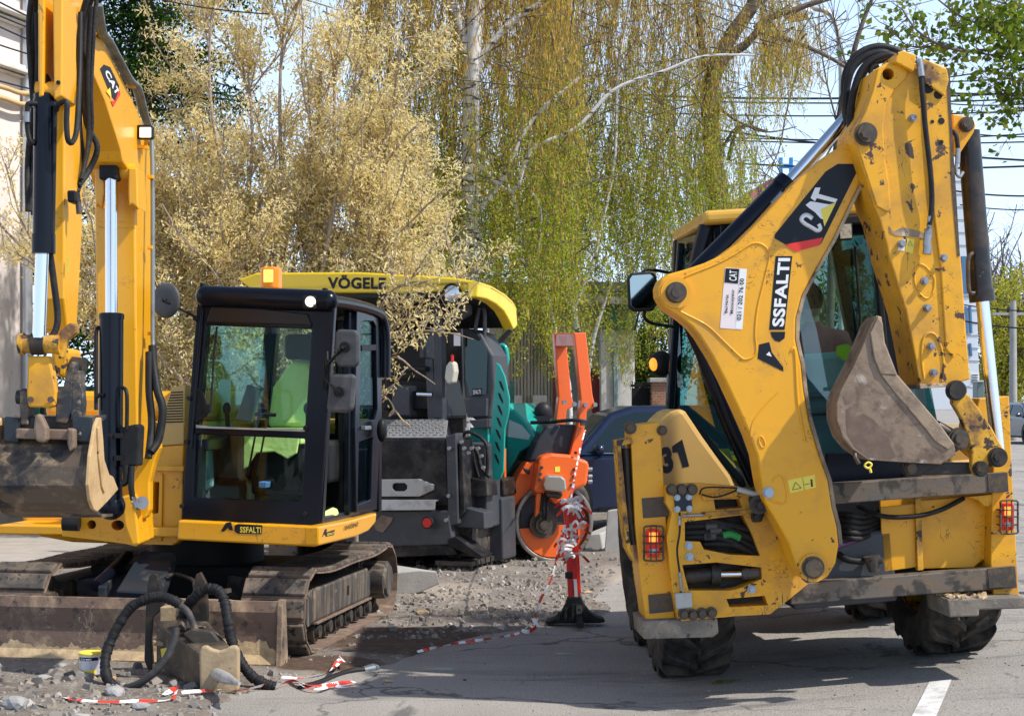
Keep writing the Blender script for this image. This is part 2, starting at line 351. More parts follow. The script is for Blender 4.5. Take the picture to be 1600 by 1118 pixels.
# torn-up verge of soil and crushed stone
edge_px = [(300, 1190), (345, 1100), (400, 1078), (455, 1060), (520, 1050), (610, 1040), (650, 1026), (690, 1010), (760, 992), (830, 984), (870, 975), (948, 962), (962, 950), (930, 935), (958, 915), (1000, 895), (1010, 860)]
poly = [G(*p) for p in edge_px]; poly = [(p.x, p.y) for p in poly] + [(2.2, 20), (2.6, 30), (-30, 30), (-30, 6), (-1.5, 6)]
def inside(X, Y):
    c = np.zeros(X.shape, bool); d = np.full(X.shape, 1e9); n = len(poly)
    for i in range(n):
        x1, y1 = poly[i]; x2, y2 = poly[(i + 1) % n]
        k = ((y1 > Y) != (y2 > Y)) & (X < (x2 - x1) * (Y - y1) / (y2 - y1 + 1e-12) + x1); c ^= k
        t = np.clip(((X - x1) * (x2 - x1) + (Y - y1) * (y2 - y1)) / ((x2 - x1) ** 2 + (y2 - y1) ** 2), 0, 1)
        d = np.minimum(d, np.hypot(X - x1 - t * (x2 - x1), Y - y1 - t * (y2 - y1)))
    return np.where(c, d, -d)
def fbm(x, y, s, o=4):
    return sum(noise.noise((x * s * 2 ** k, y * s * 2 ** k, 3.3 * k)) / 2 ** k for k in range(o))
def soilh(x, y, d):
    d = d + .05 * fbm(x, y, 5, 3)
    h = .012 * fbm(x, y, 2.2, 3) + .008 * fbm(x, y, 11, 3) + .02
    k = min(max(d / .10 + .35, 0), 1); k = k * k * (3 - 2 * k)
    return gz(x, y) - .045 + (h + .045) * k
gx = np.concatenate([np.arange(-9, -4.2, .16), np.arange(-4.2, 2.4, .05)]); gy = np.concatenate([np.arange(7.6, 14, .05), np.arange(14, 30, .14)])
GX, GY = np.meshgrid(gx, gy); D = inside(GX, GY)
Z = np.array([soilh(x, y, d) for x, y, d in zip(GX.ravel(), GY.ravel(), D.ravel())])
V = np.stack([GX.ravel(), GY.ravel(), Z], 1); nx = len(gx)
I = np.arange(nx - 1)[None, :] + nx * np.arange(len(gy) - 1)[:, None]; I = I.ravel()
Fq = np.stack([I, I + 1, I + 1 + nx, I + nx], 1)
keep = (D.ravel()[Fq].max(1) > -.14); Fq = Fq[keep]
def gravelmat():
    m = bpy.data.materials.new('soil_and_grit'); m.use_nodes = True; nt = m.node_tree; N = nt.nodes; L = nt.links
    p = N['Principled BSDF']; p.inputs['Roughness'].default_value = .95; tc = N.new('ShaderNodeTexCoord'); at = N.new('ShaderNodeAttribute'); at.attribute_name = 'soil'
    def nz(s, d=8):
        n = N.new('ShaderNodeTexNoise'); n.inputs['Scale'].default_value = s; n.inputs['Detail'].default_value = d; n.inputs['Roughness'].default_value = .7; L.new(tc.outputs['Object'], n.inputs['Vector']); return n.outputs[0]
    def mix(f, a, b, lo, hi):
        r = N.new('ShaderNodeMapRange'); r.inputs[1].default_value = lo; r.inputs[2].default_value = hi; L.new(f, r.inputs[0])
        x = N.new('ShaderNodeMix'); x.data_type = 'RGBA'; L.new(r.outputs[0], x.inputs[0])
        for i, v in ((6, a), (7, b)):
            if isinstance(v, tuple): x.inputs[i].default_value = (*v, 1)
            else: L.new(v, x.inputs[i])
        return x.outputs[2]
    c = mix(nz(1.5), (.155, .125, .10), (.27, .235, .20), .38, .66)
    c = mix(nz(28), c, (.36, .34, .32), .52, .66)
    s = N.new('ShaderNodeSeparateColor'); L.new(at.outputs['Color'], s.inputs[0])
    a1 = N.new('ShaderNodeMath'); a1.operation = 'MULTIPLY_ADD'; a1.inputs[1].default_value = .35; L.new(nz(6), a1.inputs[0]); L.new(s.outputs[0], a1.inputs[2])
    c2 = mix(nz(14), (.075, .043, .028), (.15, .095, .06), .4, .7)
    c = mix(a1.outputs[0], c, c2, .58, .75)
    a2 = N.new('ShaderNodeMath'); a2.operation = 'MULTIPLY_ADD'; a2.inputs[1].default_value = .35; L.new(nz(5), a2.inputs[0]); L.new(s.outputs[1], a2.inputs[2])
    c = mix(a2.outputs[0], c, (.37, .31, .25), .6, .8)
    L.new(c, p.inputs['Base Color'])
    b = N.new('ShaderNodeBump'); b.inputs['Distance'].default_value = .02; L.new(nz(38), b.inputs['Height']); L.new(b.outputs[0], p.inputs['Normal'])
    return m
go = fast('dirt_ground', V, Fq, gravelmat(), smooth=True); tag(go, kind='structure')
ca = go.data.color_attributes.new('soil', 'FLOAT_COLOR', 'POINT')
def gauss(x, y, px, py, sx, sy): g = G(px, py); return np.exp(-((x - g.x) / sx) ** 2 - ((y - g.y) / sy) ** 2)
X1, Y1 = V[:, 0], V[:, 1]
soil = np.maximum(gauss(X1, Y1, 640, 1003, .75, .85), gauss(X1, Y1, 500, 1040, .5, .35)) * .95
pale = np.maximum(gauss(X1, Y1, 690, 925, .7, 1.0), gauss(X1, Y1, 960, 900, .3, 1.5)) * .7
colr = np.zeros((len(V), 4), np.float32); colr[:, 0] = soil; colr[:, 1] = pale; colr[:, 3] = 1
ca.data.foreach_set('color', colr.ravel())
# crushed stone
def rocks(P, S, mats, name, label, seed=1, flat=.7):
    rs = np.random.RandomState(seed); n = len(P)
    base = np.array([(-1, -1, -1), (1, -1, -1), (1, 1, -1), (-1, 1, -1), (-1, -1, 1), (1, -1, 1), (1, 1, 1), (-1, 1, 1)], float) * .5
    B = np.repeat(base[None], n, 0) * (1 + rs.uniform(-.45, .3, (n, 8, 3)))
    B[:, 4:, :2] *= rs.uniform(.35, .9, (n, 1, 1))
    B *= np.stack([rs.uniform(.8, 1.4, n), rs.uniform(.6, 1.1, n), rs.uniform(.4, .9, n) * flat / .7], 1)[:, None] * S[:, None, None]
    a = rs.uniform(0, 6.28, n); t = rs.uniform(-.5, .5, n)
    c, s = np.cos(a), np.sin(a); x = B[:, :, 0] * c[:, None] - B[:, :, 1] * s[:, None]; y = B[:, :, 0] * s[:, None] + B[:, :, 1] * c[:, None]; z = B[:, :, 2]
    ct, st = np.cos(t)[:, None], np.sin(t)[:, None]; x, z = x * ct - z * st, x * st + z * ct
    Vv = np.stack([x, y, z], 2) + P[:, None]
    q = np.array([(3, 2, 1, 0), (4, 5, 6, 7), (0, 1, 5, 4), (1, 2, 6, 5), (2, 3, 7, 6), (3, 0, 4, 7)])
    Fc = (q[None] + (np.arange(n) * 8)[:, None, None]).reshape(-1, 4)
    o = fast(name, Vv.reshape(-1, 3), Fc, mats); 
    if label: tag(o, label, 'gravel', kind='stuff')
    return o
def grnd(x, y):
    d = float(inside(np.array([x]), np.array([y]))[0]); return max(soilh(x, y, d), gz(x, y) + .0)
def scatter(n, box, smin, smax, pw, dens=None, seed=3, off=0):
    rs = np.random.RandomState(seed); x = rs.uniform(box[0], box[1], n); y = box[2] + (box[3] - box[2]) * rs.uniform(0, 1, n) ** 1.3
    d = inside(x, y); k = d > off
    if dens is not None: k &= rs.uniform(0, 1, n) < dens(x, y)
    x, y, d = x[k], y[k], d[k]; s = smin + (smax - smin) * rs.uniform(0, 1, len(x)) ** pw
    z = np.array([max(soilh(a, b, c), gz(a, b)) for a, b, c in zip(x, y, d)]) + s * .12
    return np.stack([x, y, z], 1), s
ROC = leafm('stone_mix', [(.13, .12, .11), (.27, .245, .22), (.18, .17, .165), (.36, .33, .28), (.24, .20, .165), (.43, .41, .385)], 0.0)
def dn(x, y): return np.clip(.55 + .3 * np.sin(x * 2.1 + 1.3 * np.sin(y * 1.7)) - 1.0 * np.maximum(gauss(x, y, 640, 1003, .75, .9), gauss(x, y, 500, 1045, .6, .3)) - .5 * gauss(x, y, 660, 925, .45, .7), 0.03, 1)
a = scatter(9500, (-4.2, 1.6, 8.3, 15), .010, .038, 2.4, dn, 3)
b = scatter(9000, (-1.6, 1.6, 11.6, 19), .018, .062, 2.4, lambda x, y: np.clip(gauss(x, y, 800, 930, 1.3, 3.2) * .75, 0, 1) * (.35 + .65 * (np.sin(x * 5 + 2 * np.sin(y * 3)) > -.2)), 5, .1)
c = scatter(650, (-4, -1.3, 8.2, 10.4), .03, .09, 2.6, lambda x, y: np.clip(gauss(x, y, 60, 1080, 1.1, .9), 0, 1), 6, .03)
P = np.concatenate([a[0], b[0], c[0]]); S = np.concatenate([a[1], b[1], c[1]])
rocks(P, S, ROC, 'gravel', 'grey and buff crushed stone scattered over the torn up verge')
rs = np.random.RandomState(9); n = 1500; x = rs.uniform(-1.6, 4.2, n); y = 8.2 + 7 * rs.uniform(0, 1, n) ** 1.6; s = .003 + .012 * rs.uniform(0, 1, n) ** 4
P = np.stack([x, y, [gz(a, b) for a, b in zip(x, y)] + s * .1], 1)
rocks(P, s, leafm('grit_mix', [(.05, .045, .04), (.2, .18, .15), (.4, .36, .3), (.1, .09, .08)], 0), 'grit', 'fine loose grit sprinkled over the grey asphalt', 8)
# single larger stones that one can point to
def stone(px, py, s, c, label, cat='stone'):
    g = G(px, py); z = grnd(g.x, g.y); bm = bmesh.new(); bmesh.ops.create_icosphere(bm, subdivisions=2, radius=.5); sd = px * .37
    for v in bm.verts:
        q = v.co * 1.6 + Vector((sd, py, 0)); v.co *= 1 + .5 * noise.noise(q); v.co.z = max(v.co.z * .55, -.16)
        v.co *= s; v.co.x *= 1.35
    me = bpy.data.meshes.new('stone'); bm.to_mesh(me); bm.free(); me.materials.append(c)
    o = bpy.data.objects.new('stone', me); COL.objects.link(o); o.location = (g.x, g.y, z + s * .12); o.rotation_euler.z = px; tag(o, label, cat)
PALE = mat('pale_stone', (.34, .335, .33), .85, c2=(.22, .22, .23), s2=14, f2=(.45, .7), bump=.004, bs=60)
BUFF = mat('buff_stone', (.50, .36, .20), .85, c2=(.36, .27, .17), s2=20, f2=(.45, .7), bump=.004, bs=60)
stone(24, 1108, .15, PALE, 'large pale stone at the bottom left corner of the ground')
stone(70, 1064, .07, PALE, 'upright grey stone among the gravel left of the paint pail')
stone(178, 1088, .11, PALE, 'flat grey stone in front of the paint pail')
stone(302, 1080, .06, PALE, 'small pale stone at the left foot of the breaker')
stone(220, 1112, .10, PALE, 'whitish stone below the barrier tape near the bottom edge')
stone(96, 916 + 130, .06, PALE, 'greyish stone just below the dozer blade edge')
stone(606, 1065, .045, BUFF, 'buff stone lying alone on the asphalt by the hose end')
stone(660, 962, .085, BUFF, 'smooth buff stone between the soil patch and the kerb block')
stone(726, 1062, .02, mat('dark_stone', (.04, .035, .03), .8), 'tiny black pebble alone on the open asphalt')
stone(918, 930, .07, BUFF, 'buff stone just right of the red barrier post')
# centre line dash
p0, p1, p2, p3 = [WF.hit(*p, .12, 2) for p in ((1452, 1064), (1487, 1063), (1440, 1160), (1395, 1160))]
m = MB(); m.add([(p.x, p.y, gz(p.x, p.y) + .005) for p in (p0, p1, p2, p3)], [[0, 1, 2, 3]])
tag(m.obj('road_marking', mat('road_paint', (.66, .66, .65), .8, c2=(.38, .37, .35), s2=9, f2=(.5, .72), c3=(.2, .19, .18), s3=60, f3=(.6, .66), bump=.002, bs=90)), kind='structure')
# weeds along the crack
rs = np.random.RandomState(4); n = 700; t = rs.uniform(0, 1, n)
X = (1115 + 115 * t + rs.normal(0, 3, n)); Yp = 1066 - 7 * t + rs.normal(0, 1.4, n); pts = np.array([list(WF.hit(a, b, .03, 2)) for a, b in zip(X, Yp)])
def leaves(P, L, Wd, mode='rand', rs=RS, droop=0):
    n = len(P); a = rs.uniform(0, 6.283, n)
    if mode == 'hang': el = rs.uniform(-1.5, -1.1, n)
    elif mode == 'up': el = rs.uniform(.2, 1.3, n)
    else: el = rs.uniform(-1.2, 1.2, n)
    d = np.stack([np.cos(a) * np.cos(el), np.sin(a) * np.cos(el), np.sin(el)], 1)
    r = rs.normal(0, 1, (n, 3)); s = np.cross(d, r); s /= np.linalg.norm(s, axis=1)[:, None] + 1e-9
    L = np.asarray(L).reshape(-1, 1) if np.ndim(L) else L; Wd = np.asarray(Wd).reshape(-1, 1) if np.ndim(Wd) else Wd
    Vv = np.stack([P, P + d * L * .45 + s * Wd * .5, P + d * L, P + d * L * .45 - s * Wd * .5], 1).reshape(-1, 3)
    return Vv, np.arange(n * 4).reshape(-1, 4)
v, f = leaves(pts, rs.uniform(.006, .02, n), .008, 'up', rs)
tag(fast('weeds', v, f, leafm('weed_leaf', [(.08, .13, .02), (.16, .22, .05), (.25, .2, .1)])), 'thin green weeds growing from the asphalt crack in front of the tyres', 'weeds', kind='stuff')
# ---------------------------------------------------------------- backhoe loader
g0 = WF.hit(1300, 945, 9.25); B = Fr((g0.x, 9.25, .03), 3.0, 4.5)
bh = thing('backhoe_loader', None, 'yellow backhoe loader seen from the rear with its digging arm folded against the cab', 'backhoe loader', M=B.M)
def bp(name, px, v, th, m, parent=bh, bevel=.006, holes=(), label=None):
    mb = MB(); mb.prism(B.hits(px, v), (0, th, 0), [B.hits(h, v) for h in holes]); return mb.obj(name, m, parent, bevel, label=label)
def pin(mb, px, py, v, r, l=.05, n=6, wash=1.5):
    mb.cut(); c = B.hit(px, py, v); mb.cyl(c, c - Vector((0, l * .4, 0)), r * wash, n=20); mb.cyl(c, c - Vector((0, l, 0)), r, n=n)
PADM = mat('worn_pad', (.15, .13, .11), .85, c2=(.30, .25, .19), s2=5, f2=(.45, .7), c3=(.06, .05, .045), s3=16, f3=(.58, .66), bump=.004, bs=40, scr=(.4, .36, .3))
# wheels -------------------------------------------------
def tyre(cx, cy, cz, r, wd, n=19):
    m = MB(); h = wd / 2; x = Vector((1, 0, 0)); c = Vector((cx, cy, cz))
    m.lathe([(r * .56, -h * .72), (r * .62, -h * .98), (r * .8, -h * 1.04), (r * .90, -h * .97), (r * .925, -h * .6), (r * .93, 0), (r * .925, h * .6), (r * .90, h * .97), (r * .8, h * 1.04), (r * .62, h * .98), (r * .56, h * .72)], c, x, 48)
    for k in range(n):
        for s in (-1, 1):
            a0 = 2 * math.pi * (k + (.5 if s > 0 else 0)) / n; L = 6; V = []
            for i in range(L + 1):
                u = i / L; xx = s * (-.03 + u * 1.03) * h; a = a0 + .36 * u + .03 * math.sin(u * 6); wa = .052 + .03 * u
                rb = r * .915 if u < .9 else r * .87; rt = r * (1.0 if u < .88 else .95)
                for aa, q in ((a - wa, rb), (a - wa * .7, rt), (a + wa * .7, rt), (a + wa, rb)): V.append(c + Vector((xx, q * math.sin(aa), q * math.cos(aa))))
            F = [[i * 4 + j, i * 4 + j + 1, (i + 1) * 4 + j + 1, (i + 1) * 4 + j] for i in range(L) for j in range(3)] + [[0, 1, 2, 3], [L * 4 + 3, L * 4 + 2, L * 4 + 1, L * 4]]
            m.add(V, F)
    return m
def wheel(cx, cy, cz, r, wd, s, parent, M2=YELR):
    t = tyre(cx, cy, cz, r, wd).obj('tyre', TYR, None, .006, 1)
    w_ = MB(); c = Vector((cx, cy, cz)); w_.lathe([(0, s * wd * .12), (r * .25, s * wd * .12), (r * .3, s * wd * .2), (r * .45, s * wd * .16), (r * .56, s * wd * .36), (r * .6, s * wd * .42), (r * .57, s * wd * .3), (r * .57, -s * wd * .4)], c, (1, 0, 0), 40)
    o = w_.obj('rim', M2); e = bpy.data.objects.new('wheel', None); COL.objects.link(e); e.parent = parent; t.parent = e; o.parent = e; return e
TR = .64
lx = B.hit(1087, 1000, .35).x + .04; rx = B.hit(1490, 1000, .35).x + .12
gl = .03
wheel(lx, .95, TR + gl, TR, .44, -1, bh); wheel(rx, .95, TR + gl, TR, .44, 1, bh)
wheel(lx + .05, 2.3, TR + gl - .02, TR, .44, -1, bh); wheel(rx + .05, 2.6, TR + gl, TR, .44, 1, bh)
m = MB(); m.cyl((lx, .95, TR), (rx, .95, TR), .09); m.ball(((lx + rx) / 2, .95, TR), .2); m.cut(); m.cyl((lx, 2.6, TR), (rx, 2.6, TR), .08); m.ball(((lx + rx) / 2, 2.6, TR), .17)
m.obj('axle', STL, bh)
# chassis and front end
m = MB(); m.box(((lx + rx) / 2, 1.6, .72), (.62, 3.0, .42)); m.obj('chassis', GRM, bh, .02)
m = MB(); m.box(((lx + rx) / 2 + .1, 2.9, 1.05), (.9, 1.3, .5), taper=.9); m.obj('hood', YEL, bh, .05)
m = MB()
for s in (lx + .45, rx - .28): m.cut(); m.prism([(s, 1.7, 1.25), (s, 1.95, 1.4), (s, 3.4, .95), (s, 3.75, .45), (s, 3.6, .4), (s, 3.2, .8), (s, 1.75, 1.1)], (.1, 0, 0))
m.obj('loader_arm', YEL, bh, .01)
m = MB(); cx = (lx + rx) / 2; m.prism([(cx - .55, 3.7, .85), (cx - .55, 3.75, .25), (cx - .55, 4.0, .12), (cx - .55, 4.6, .12), (cx - .55, 4.6, .15), (cx - .55, 4.02, .17), (cx - .55, 3.8, .28), (cx - .55, 3.75, .85)], (1.5, 0, 0)); m.obj('loader_bucket', YELR, bh, .01)
# rear fenders
LF = B.hit(1046, 850, .55).x
m = MB()
m.prism([(rx + .26, .28, 1.12), (rx + .26, .5, 1.42), (rx + .26, 1.3, 1.45), (rx + .26, 1.62, 1.1), (rx + .26, 1.55, 1.08), (rx + .26, 1.25, 1.38), (rx + .26, .55, 1.36), (rx + .26, .33, 1.1)], (-.5, 0, 0)); m.obj('fender', TAN, bh, .01)
# tan side body panel with the number
fp = [(1030, 660), (1048, 644), (1064, 637), (1072, 643), (1098, 682), (1122, 714), (1143, 742), (1152, 762), (1148, 812), (1036, 812), (1026, 740)]
side = bp('body_panel', fp, .42, .6, TAN, bevel=.03)
def blet(s, bl, br, tl, v, mt, parent, off=.02, skew=0): return lettering(s, B.hit(*bl, v), B.hit(*br, v), B.hit(*tl, v), mt, parent, off, skew=skew)
bp('lettering', [(1050, 697), (1066, 686), (1077, 728), (1067, 730), (1059, 706), (1051, 707)], .418, .002, BLV, side, 0)
blet('3', (1037, 741), (1054, 736), (1031, 700), .416, BLV, side, .06)
# stabiliser frame left -----------------------------------
leg = bp('stabiliser_housing', [(985, 665), (1031, 659), (1034, 700), (1038, 770), (1042, 830), (1052, 925), (1056, 985), (1012, 987), (1000, 900), (992, 820)], 0, .30, YEL)
bp('wear_plate', [(1003, 778), (1044, 775), (1047, 806), (1005, 809)], -.006, .006, BOLTD, leg, 0)
bp('wear_plate', [(1013, 929), (1054, 925), (1057, 954), (1015, 958)], -.006, .006, BOLTD, leg, 0)
m = MB(); m.prism(B.hits([(964, 688), (987, 684), (989, 692), (970, 696), (978, 780), (986, 860), (992, 880), (980, 858), (971, 790)], -.02), (0, .22, 0)); m.obj('guide_channel', YELR, leg, .003)
m = MB(); m.tube([B.hit(978, 700, .06), B.hit(983, 790, .06), B.hit(990, 850, .06)], .03); m.obj('hydraulic_pipe', GRS, leg)
m = MB(); m.prism(B.hits([(1003, 970), (1121, 966), (1123, 988), (1114, 995), (1006, 998)], -.10), (0, .42, 0)); m.obj('stabiliser_pad', PADM, bh, .006)
m = MB(); pin(m, 984, 668, -.0, .025); pin(m, 1034, 672, 0, .02); m.obj('bolt', BOLTD, leg)
bp('front_fender', [(984, 800), (988, 791), (1004, 788), (1004, 862), (984, 852)], 1.5, .3, mat('fender_blue_grey', (.05, .065, .085), .5), bevel=.02)
# tail lamps
def tail(x, y, w_, h, v, parent):
    a = B.hit(x - w_ / 2, y + h / 2, v); b = B.hit(x + w_ / 2, y + h / 2, v); c = B.hit(x - w_ / 2, y - h / 2, v); ex = b - a; ez = c - a
    m = MB(); k = [a + ex * (.5 + .5 * math.cos(t) * (1 if abs(math.cos(t)) < .7 else 1)) * 1 + ez * (.5 + .5 * math.sin(t)) for t in [i * math.pi / 8 + .2 for i in range(16)]]
    m.prism([a + ex * p + ez * q for p, q in ((.1, 0), (.9, 0), (1, .1), (1, .9), (.9, 1), (.1, 1), (0, .9), (0, .1))], (0, -.045, 0)); lamp = m.obj('tail_lamp', REDL, parent, .006)
    m = MB(); m.prism([a + ex * p + ez * q - Vector((0, .045, 0)) for p, q in ((.2, .55), (.8, .55), (.8, .88), (.2, .88))], (0, -.004, 0)); m.obj('lit_lens', ORL, lamp)
    m = MB(); m.prism([a + ex * p + ez * q - Vector((0, .045, 0)) for p, q in ((.2, .15), (.8, .15), (.8, .3), (.2, .3))], (0, -.004, 0)); m.obj('reflector', LED, lamp)
    m = MB(); f = Vector((0, -.06, 0))
    pts = [a + ex * p + ez * q + f for p, q in ((-.12, -.1), (1.12, -.1), (1.2, .1), (1.2, .9), (1.1, 1.1), (-.1, 1.1), (-.2, .9), (-.2, .1))]; m.tube(pts, .006, 6, 2, True)
    for q in (.2, .5, .75): m.tube([a + ex * -.2 + ez * q, a + ex * -.2 + ez * q + f, a + ex * 1.2 + ez * q + f, a + ex * 1.2 + ez * q], .004, 5, raw=True)
    for p in (.3, .7): m.tube([a + ex * p + ez * -.1 + f, a + ex * p + ez * 1.1 + f], .004, 5, raw=True)
    m.obj('lamp_guard', STL, lamp); return lamp
tail(1019, 847, 21, 44, -.012, leg)
# left cast kingpost frame with its openings
kp = [(1041, 758), (1091, 755), (1155, 760), (1173, 767), (1190, 782), (1203, 804), (1225, 831), (1246, 880), (1252, 904), (1262, 912), (1234, 935), (1203, 959), (1149, 962), (1060, 970), (1051, 922), (1042, 840), (1050, 801), (1041, 786)]
h1 = [(1070, 815), (1161, 804), (1176, 835), (1188, 868), (1140, 866), (1100, 858), (1094, 846), (1070, 845)]
h2 = [(1066, 882), (1120, 878), (1190, 886), (1191, 904), (1155, 919), (1140, 922), (1076, 922)]
h3 = [(1115, 780), (1155, 779), (1160, 793), (1118, 796)]
h4 = [(1135, 935), (1195, 930), (1200, 945), (1140, 948)]
king = bp('kingpost_frame', kp, -.10, .12, YELR if 0 else YELW, holes=[h1, h2, h3, h4], bevel=.005)
bp('frame_back', [(1045, 765), (1190, 765), (1240, 880), (1235, 930), (1060, 960)], .08, .25, GRS, king, .01)
m = MB()
for i, (x0, y0, x1, y1) in enumerate([(1066, 822, 1190, 850), (1066, 832, 1192, 862), (1066, 840, 1192, 872), (1068, 815, 1180, 830), (1100, 850, 1192, 880)]):
    m.cut(); m.tube([B.hit(x0, y0, -.02), B.hit((x0 + x1) / 2 - 14, y0 - 1, -.05), B.hit((x0 + x1) / 2 + 12, y0 + 4, -.07), B.hit(x1, y1, -.02)], .021, 10)
m.obj('hydraulic_hose', RUB, king)
m = MB(); m.tube([B.hit(1130, 836, -.085), B.hit(1142, 834, -.09), B.hit(1156, 840, -.085)], .021); m.obj('green_spiral_hose', mat('green_hose', (.02, .25, .05), .5, bump=.006, bs=120), king)
m = MB(); 
for x in (1114, 1121): m.cyl(B.hit(x - 12, 822 + (x - 1114), -.06), B.hit(x + 6, 821 + (x - 1114), -.06), .024)
m.cyl(B.hit(1100, 838, -.06), B.hit(1118, 837, -.06), .024); m.obj('hose_fitting', STL, king)
m = MB(); m.cut(); m.cyl(B.hit(1070, 901, -.03), B.hit(1125, 896, -.03), .045); m.cyl(B.hit(1110, 897, -.03), B.hit(1124, 897, -.03), .065); m.obj('swing_cylinder', GRS, king)
m = MB(); m.cyl(B.hit(1124, 897, -.03), B.hit(1165, 896, -.03), .021); m.obj('cylinder_rod', CHR, king)
m = MB(); m.box(B.hit(1174, 895, -.04), (.12, .06, .07)); m.obj('rod_end', STL, king, .02)
m = MB()
for x in (1049, 1064, 1080): pin(m, x, 764, -.10, .026, .05, 6, 1.3)
for x, y in ((1068, 958), (1082, 959), (1096, 957), (1111, 956)): pin(m, x, y, -.10, .022, .04)
m.obj('bolt', BOLTD, king)
m = MB(); m.prism(B.hits([(1053, 773), (1080, 771), (1082, 797), (1055, 799)], -.112), (0, .012, 0)); q = m.obj('cover_plate', BLUEB, king, .003)
m = MB()
for x, y in ((1058, 777), (1076, 776), (1058, 795), (1077, 794)): pin(m, x, y, -.112, .012, .02)
for x, y in ((1076, 852), (1077, 869), (1174, 920)): pin(m, x, y, -.10, .016, .03)
m.obj('bolt', mat('zinc_bolt', (.35, .42, .5), .35, .7), king)
m = MB(); m.prism(B.hits([(1054, 926), (1081, 924), (1083, 949), (1057, 952)], -.125), (0, .025, 0)); m.obj('guide_block', GAL, king, .008)
m = MB(); m.tube([B.hit(1062, 800, -.115), B.hit(1062, 830, -.125), B.hit(1058, 860, -.14), B.hit(1062, 895, -.135), B.hit(1064, 925, -.125)], .006, 6); m.obj('thin_hose', RUB, king)
m = MB(); m.cyl(B.hit(1067, 805, -.115), B.hit(1100, 804, -.115), .009); m.cut(); m.cyl(B.hit(1062, 806, -.12), B.hit(1062, 820, -.125), .009); m.cut(); m.cyl(B.hit(1062, 893, -.135), B.hit(1065, 922, -.125), .010); m.obj('hose_end', BLT, king)
bp('stiffener_bar', [(1097, 800), (1190, 795), (1192, 801), (1098, 806)], -.125, .03, YELR, king, .003)
bp('stiffener_bar', [(1096, 773), (1150, 768), (1160, 774), (1120, 779), (1100, 782)], -.128, .03, YELW, king, .004)
m = MB(); m.tube([B.hit(1093, 772, -.14), B.hit(1100, 762, -.16), B.hit(1130, 761, -.17), B.hit(1152, 764, -.16), B.hit(1120, 776, -.15), B.hit(1096, 772, -.14)], .005, 6); m.obj('cable_loop', RUB, king)
m = MB(); m.cyl(B.hit(1152, 764, -.17), B.hit(1184, 773, -.2), .017); m.cyl(B.hit(1178, 771, -.2), B.hit(1194, 776, -.2), .008); m.obj('latch_cylinder', GAL, king)
m = MB(); m.cyl(B.hit(1186, 788, -.3), B.hit(1186, 788, .0), .055); pin(m, 1186, 788, -.3, .022); pin(m, 1180, 807, -.14, .018); m.obj('pivot_pin', GRS, king)
bp('latch_lug', [(1170, 778), (1182, 765), (1192, 770), (1200, 790), (1190, 815), (1176, 816)], -.12, .05, GRS, king, .006)
# rear cross bars and panel -------------------------------
for nm, pts in (('crossbar', [(1290, 756), (1440, 746), (1575, 737), (1576, 768), (1440, 777), (1292, 788)]), ('crossbar', [(1236, 912), (1420, 898), (1587, 884), (1590, 918), (1420, 930), (1236, 944)])):
    bp(nm, pts, -.03, .12, mat('crossbar_steel', (.13, .115, .10), .6, .2, c2=(.19, .13, .08), s2=6, f2=(.42, .7), st=(.4, 1, 1.5), c3=(.05, .045, .04), s3=10, f3=(.5, .6), bump=.002, bs=40), bevel=.006)
bp('wear_plate', [(1543, 740), (1574, 738), (1576, 767), (1545, 769)], -.036, .006, BOLTD, bevel=0); bp('wear_plate', [(1543, 888), (1585, 884), (1588, 915), (1546, 918)], -.036, .006, BOLTD, bevel=0)
rl = bp('stabiliser_housing', [(1558, 621), (1577, 618), (1580, 700), (1584, 790), (1592, 925), (1596, 934), (1553, 934), (1548, 880), (1550, 790), (1552, 730), (1518, 700), (1526, 640), (1530, 622)], .02, .28, YELW)
tail(1571, 806, 19, 42, .01, rl)
bp('rear_panel', [(1376, 792), (1432, 786), (1434, 885), (1382, 893), (1378, 850)], .10, .02, YELR if 0 else YEL, bevel=.004)
bp('rear_panel', [(1436, 782), (1510, 776), (1542, 780), (1548, 830), (1546, 868), (1528, 880), (1522, 886), (1438, 888)], .13, .02, YEL, bevel=.004)
bp('panel_rib', [(1430, 778), (1439, 778), (1443, 890), (1434, 891)], .07, .05, YELR, bevel=.003)
bp('gusset', [(1512, 776), (1555, 771), (1552, 786), (1545, 791), (1538, 790), (1530, 781)], .03, .05, YELW, bevel=.004)
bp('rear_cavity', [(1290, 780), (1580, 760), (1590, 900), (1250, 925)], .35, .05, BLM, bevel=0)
bp('panel_top', [(1376, 770), (1550, 758), (1552, 782), (1376, 796)], .20, .03, YEL, bevel=0)
bp('rear_panel', [(1296, 885), (1382, 880), (1382, 905), (1260, 910)], .25, .02, YELR, bevel=.004)
m = MB()
for k in range(5): m.cut(); m.tube([B.hit(1305, 802 + 8 * k, .2), B.hit(1325, 803 + 9 * k, .05), B.hit(1350, 807 + 8 * k, .08), B.hit(1400, 800 + 3 * k, .32)], .016, 8)
m.cut(); m.tube([B.hit(1340, 790, .15), B.hit(1380, 806, .04), B.hit(1430, 806, .02), B.hit(1470, 796, .04), B.hit(1505, 778, .12)], .015, 8)
m.cut(); m.tube([B.hit(1310, 865, .1), B.hit(1325, 874, .06), B.hit(1350, 877, .06)], .02, 8); m.obj('hydraulic_hose', RUB, bh)
m = MB(); m.tube([B.hit(1306, 856, .06), B.hit(1325, 848, .05), B.hit(1346, 842, .08)], .011, 8); m.obj('purple_hose', mat('purple_hose', (.09, .03, .10), .5), bh)
m = MB(); m.cyl(B.hit(1362, 868, .03), B.hit(1366, 892, .03), .05, .03); m.cyl(B.hit(1362, 875, .03), B.hit(1380, 875, .0), .02, .018); m.obj('tow_socket', STL, bh, .01)
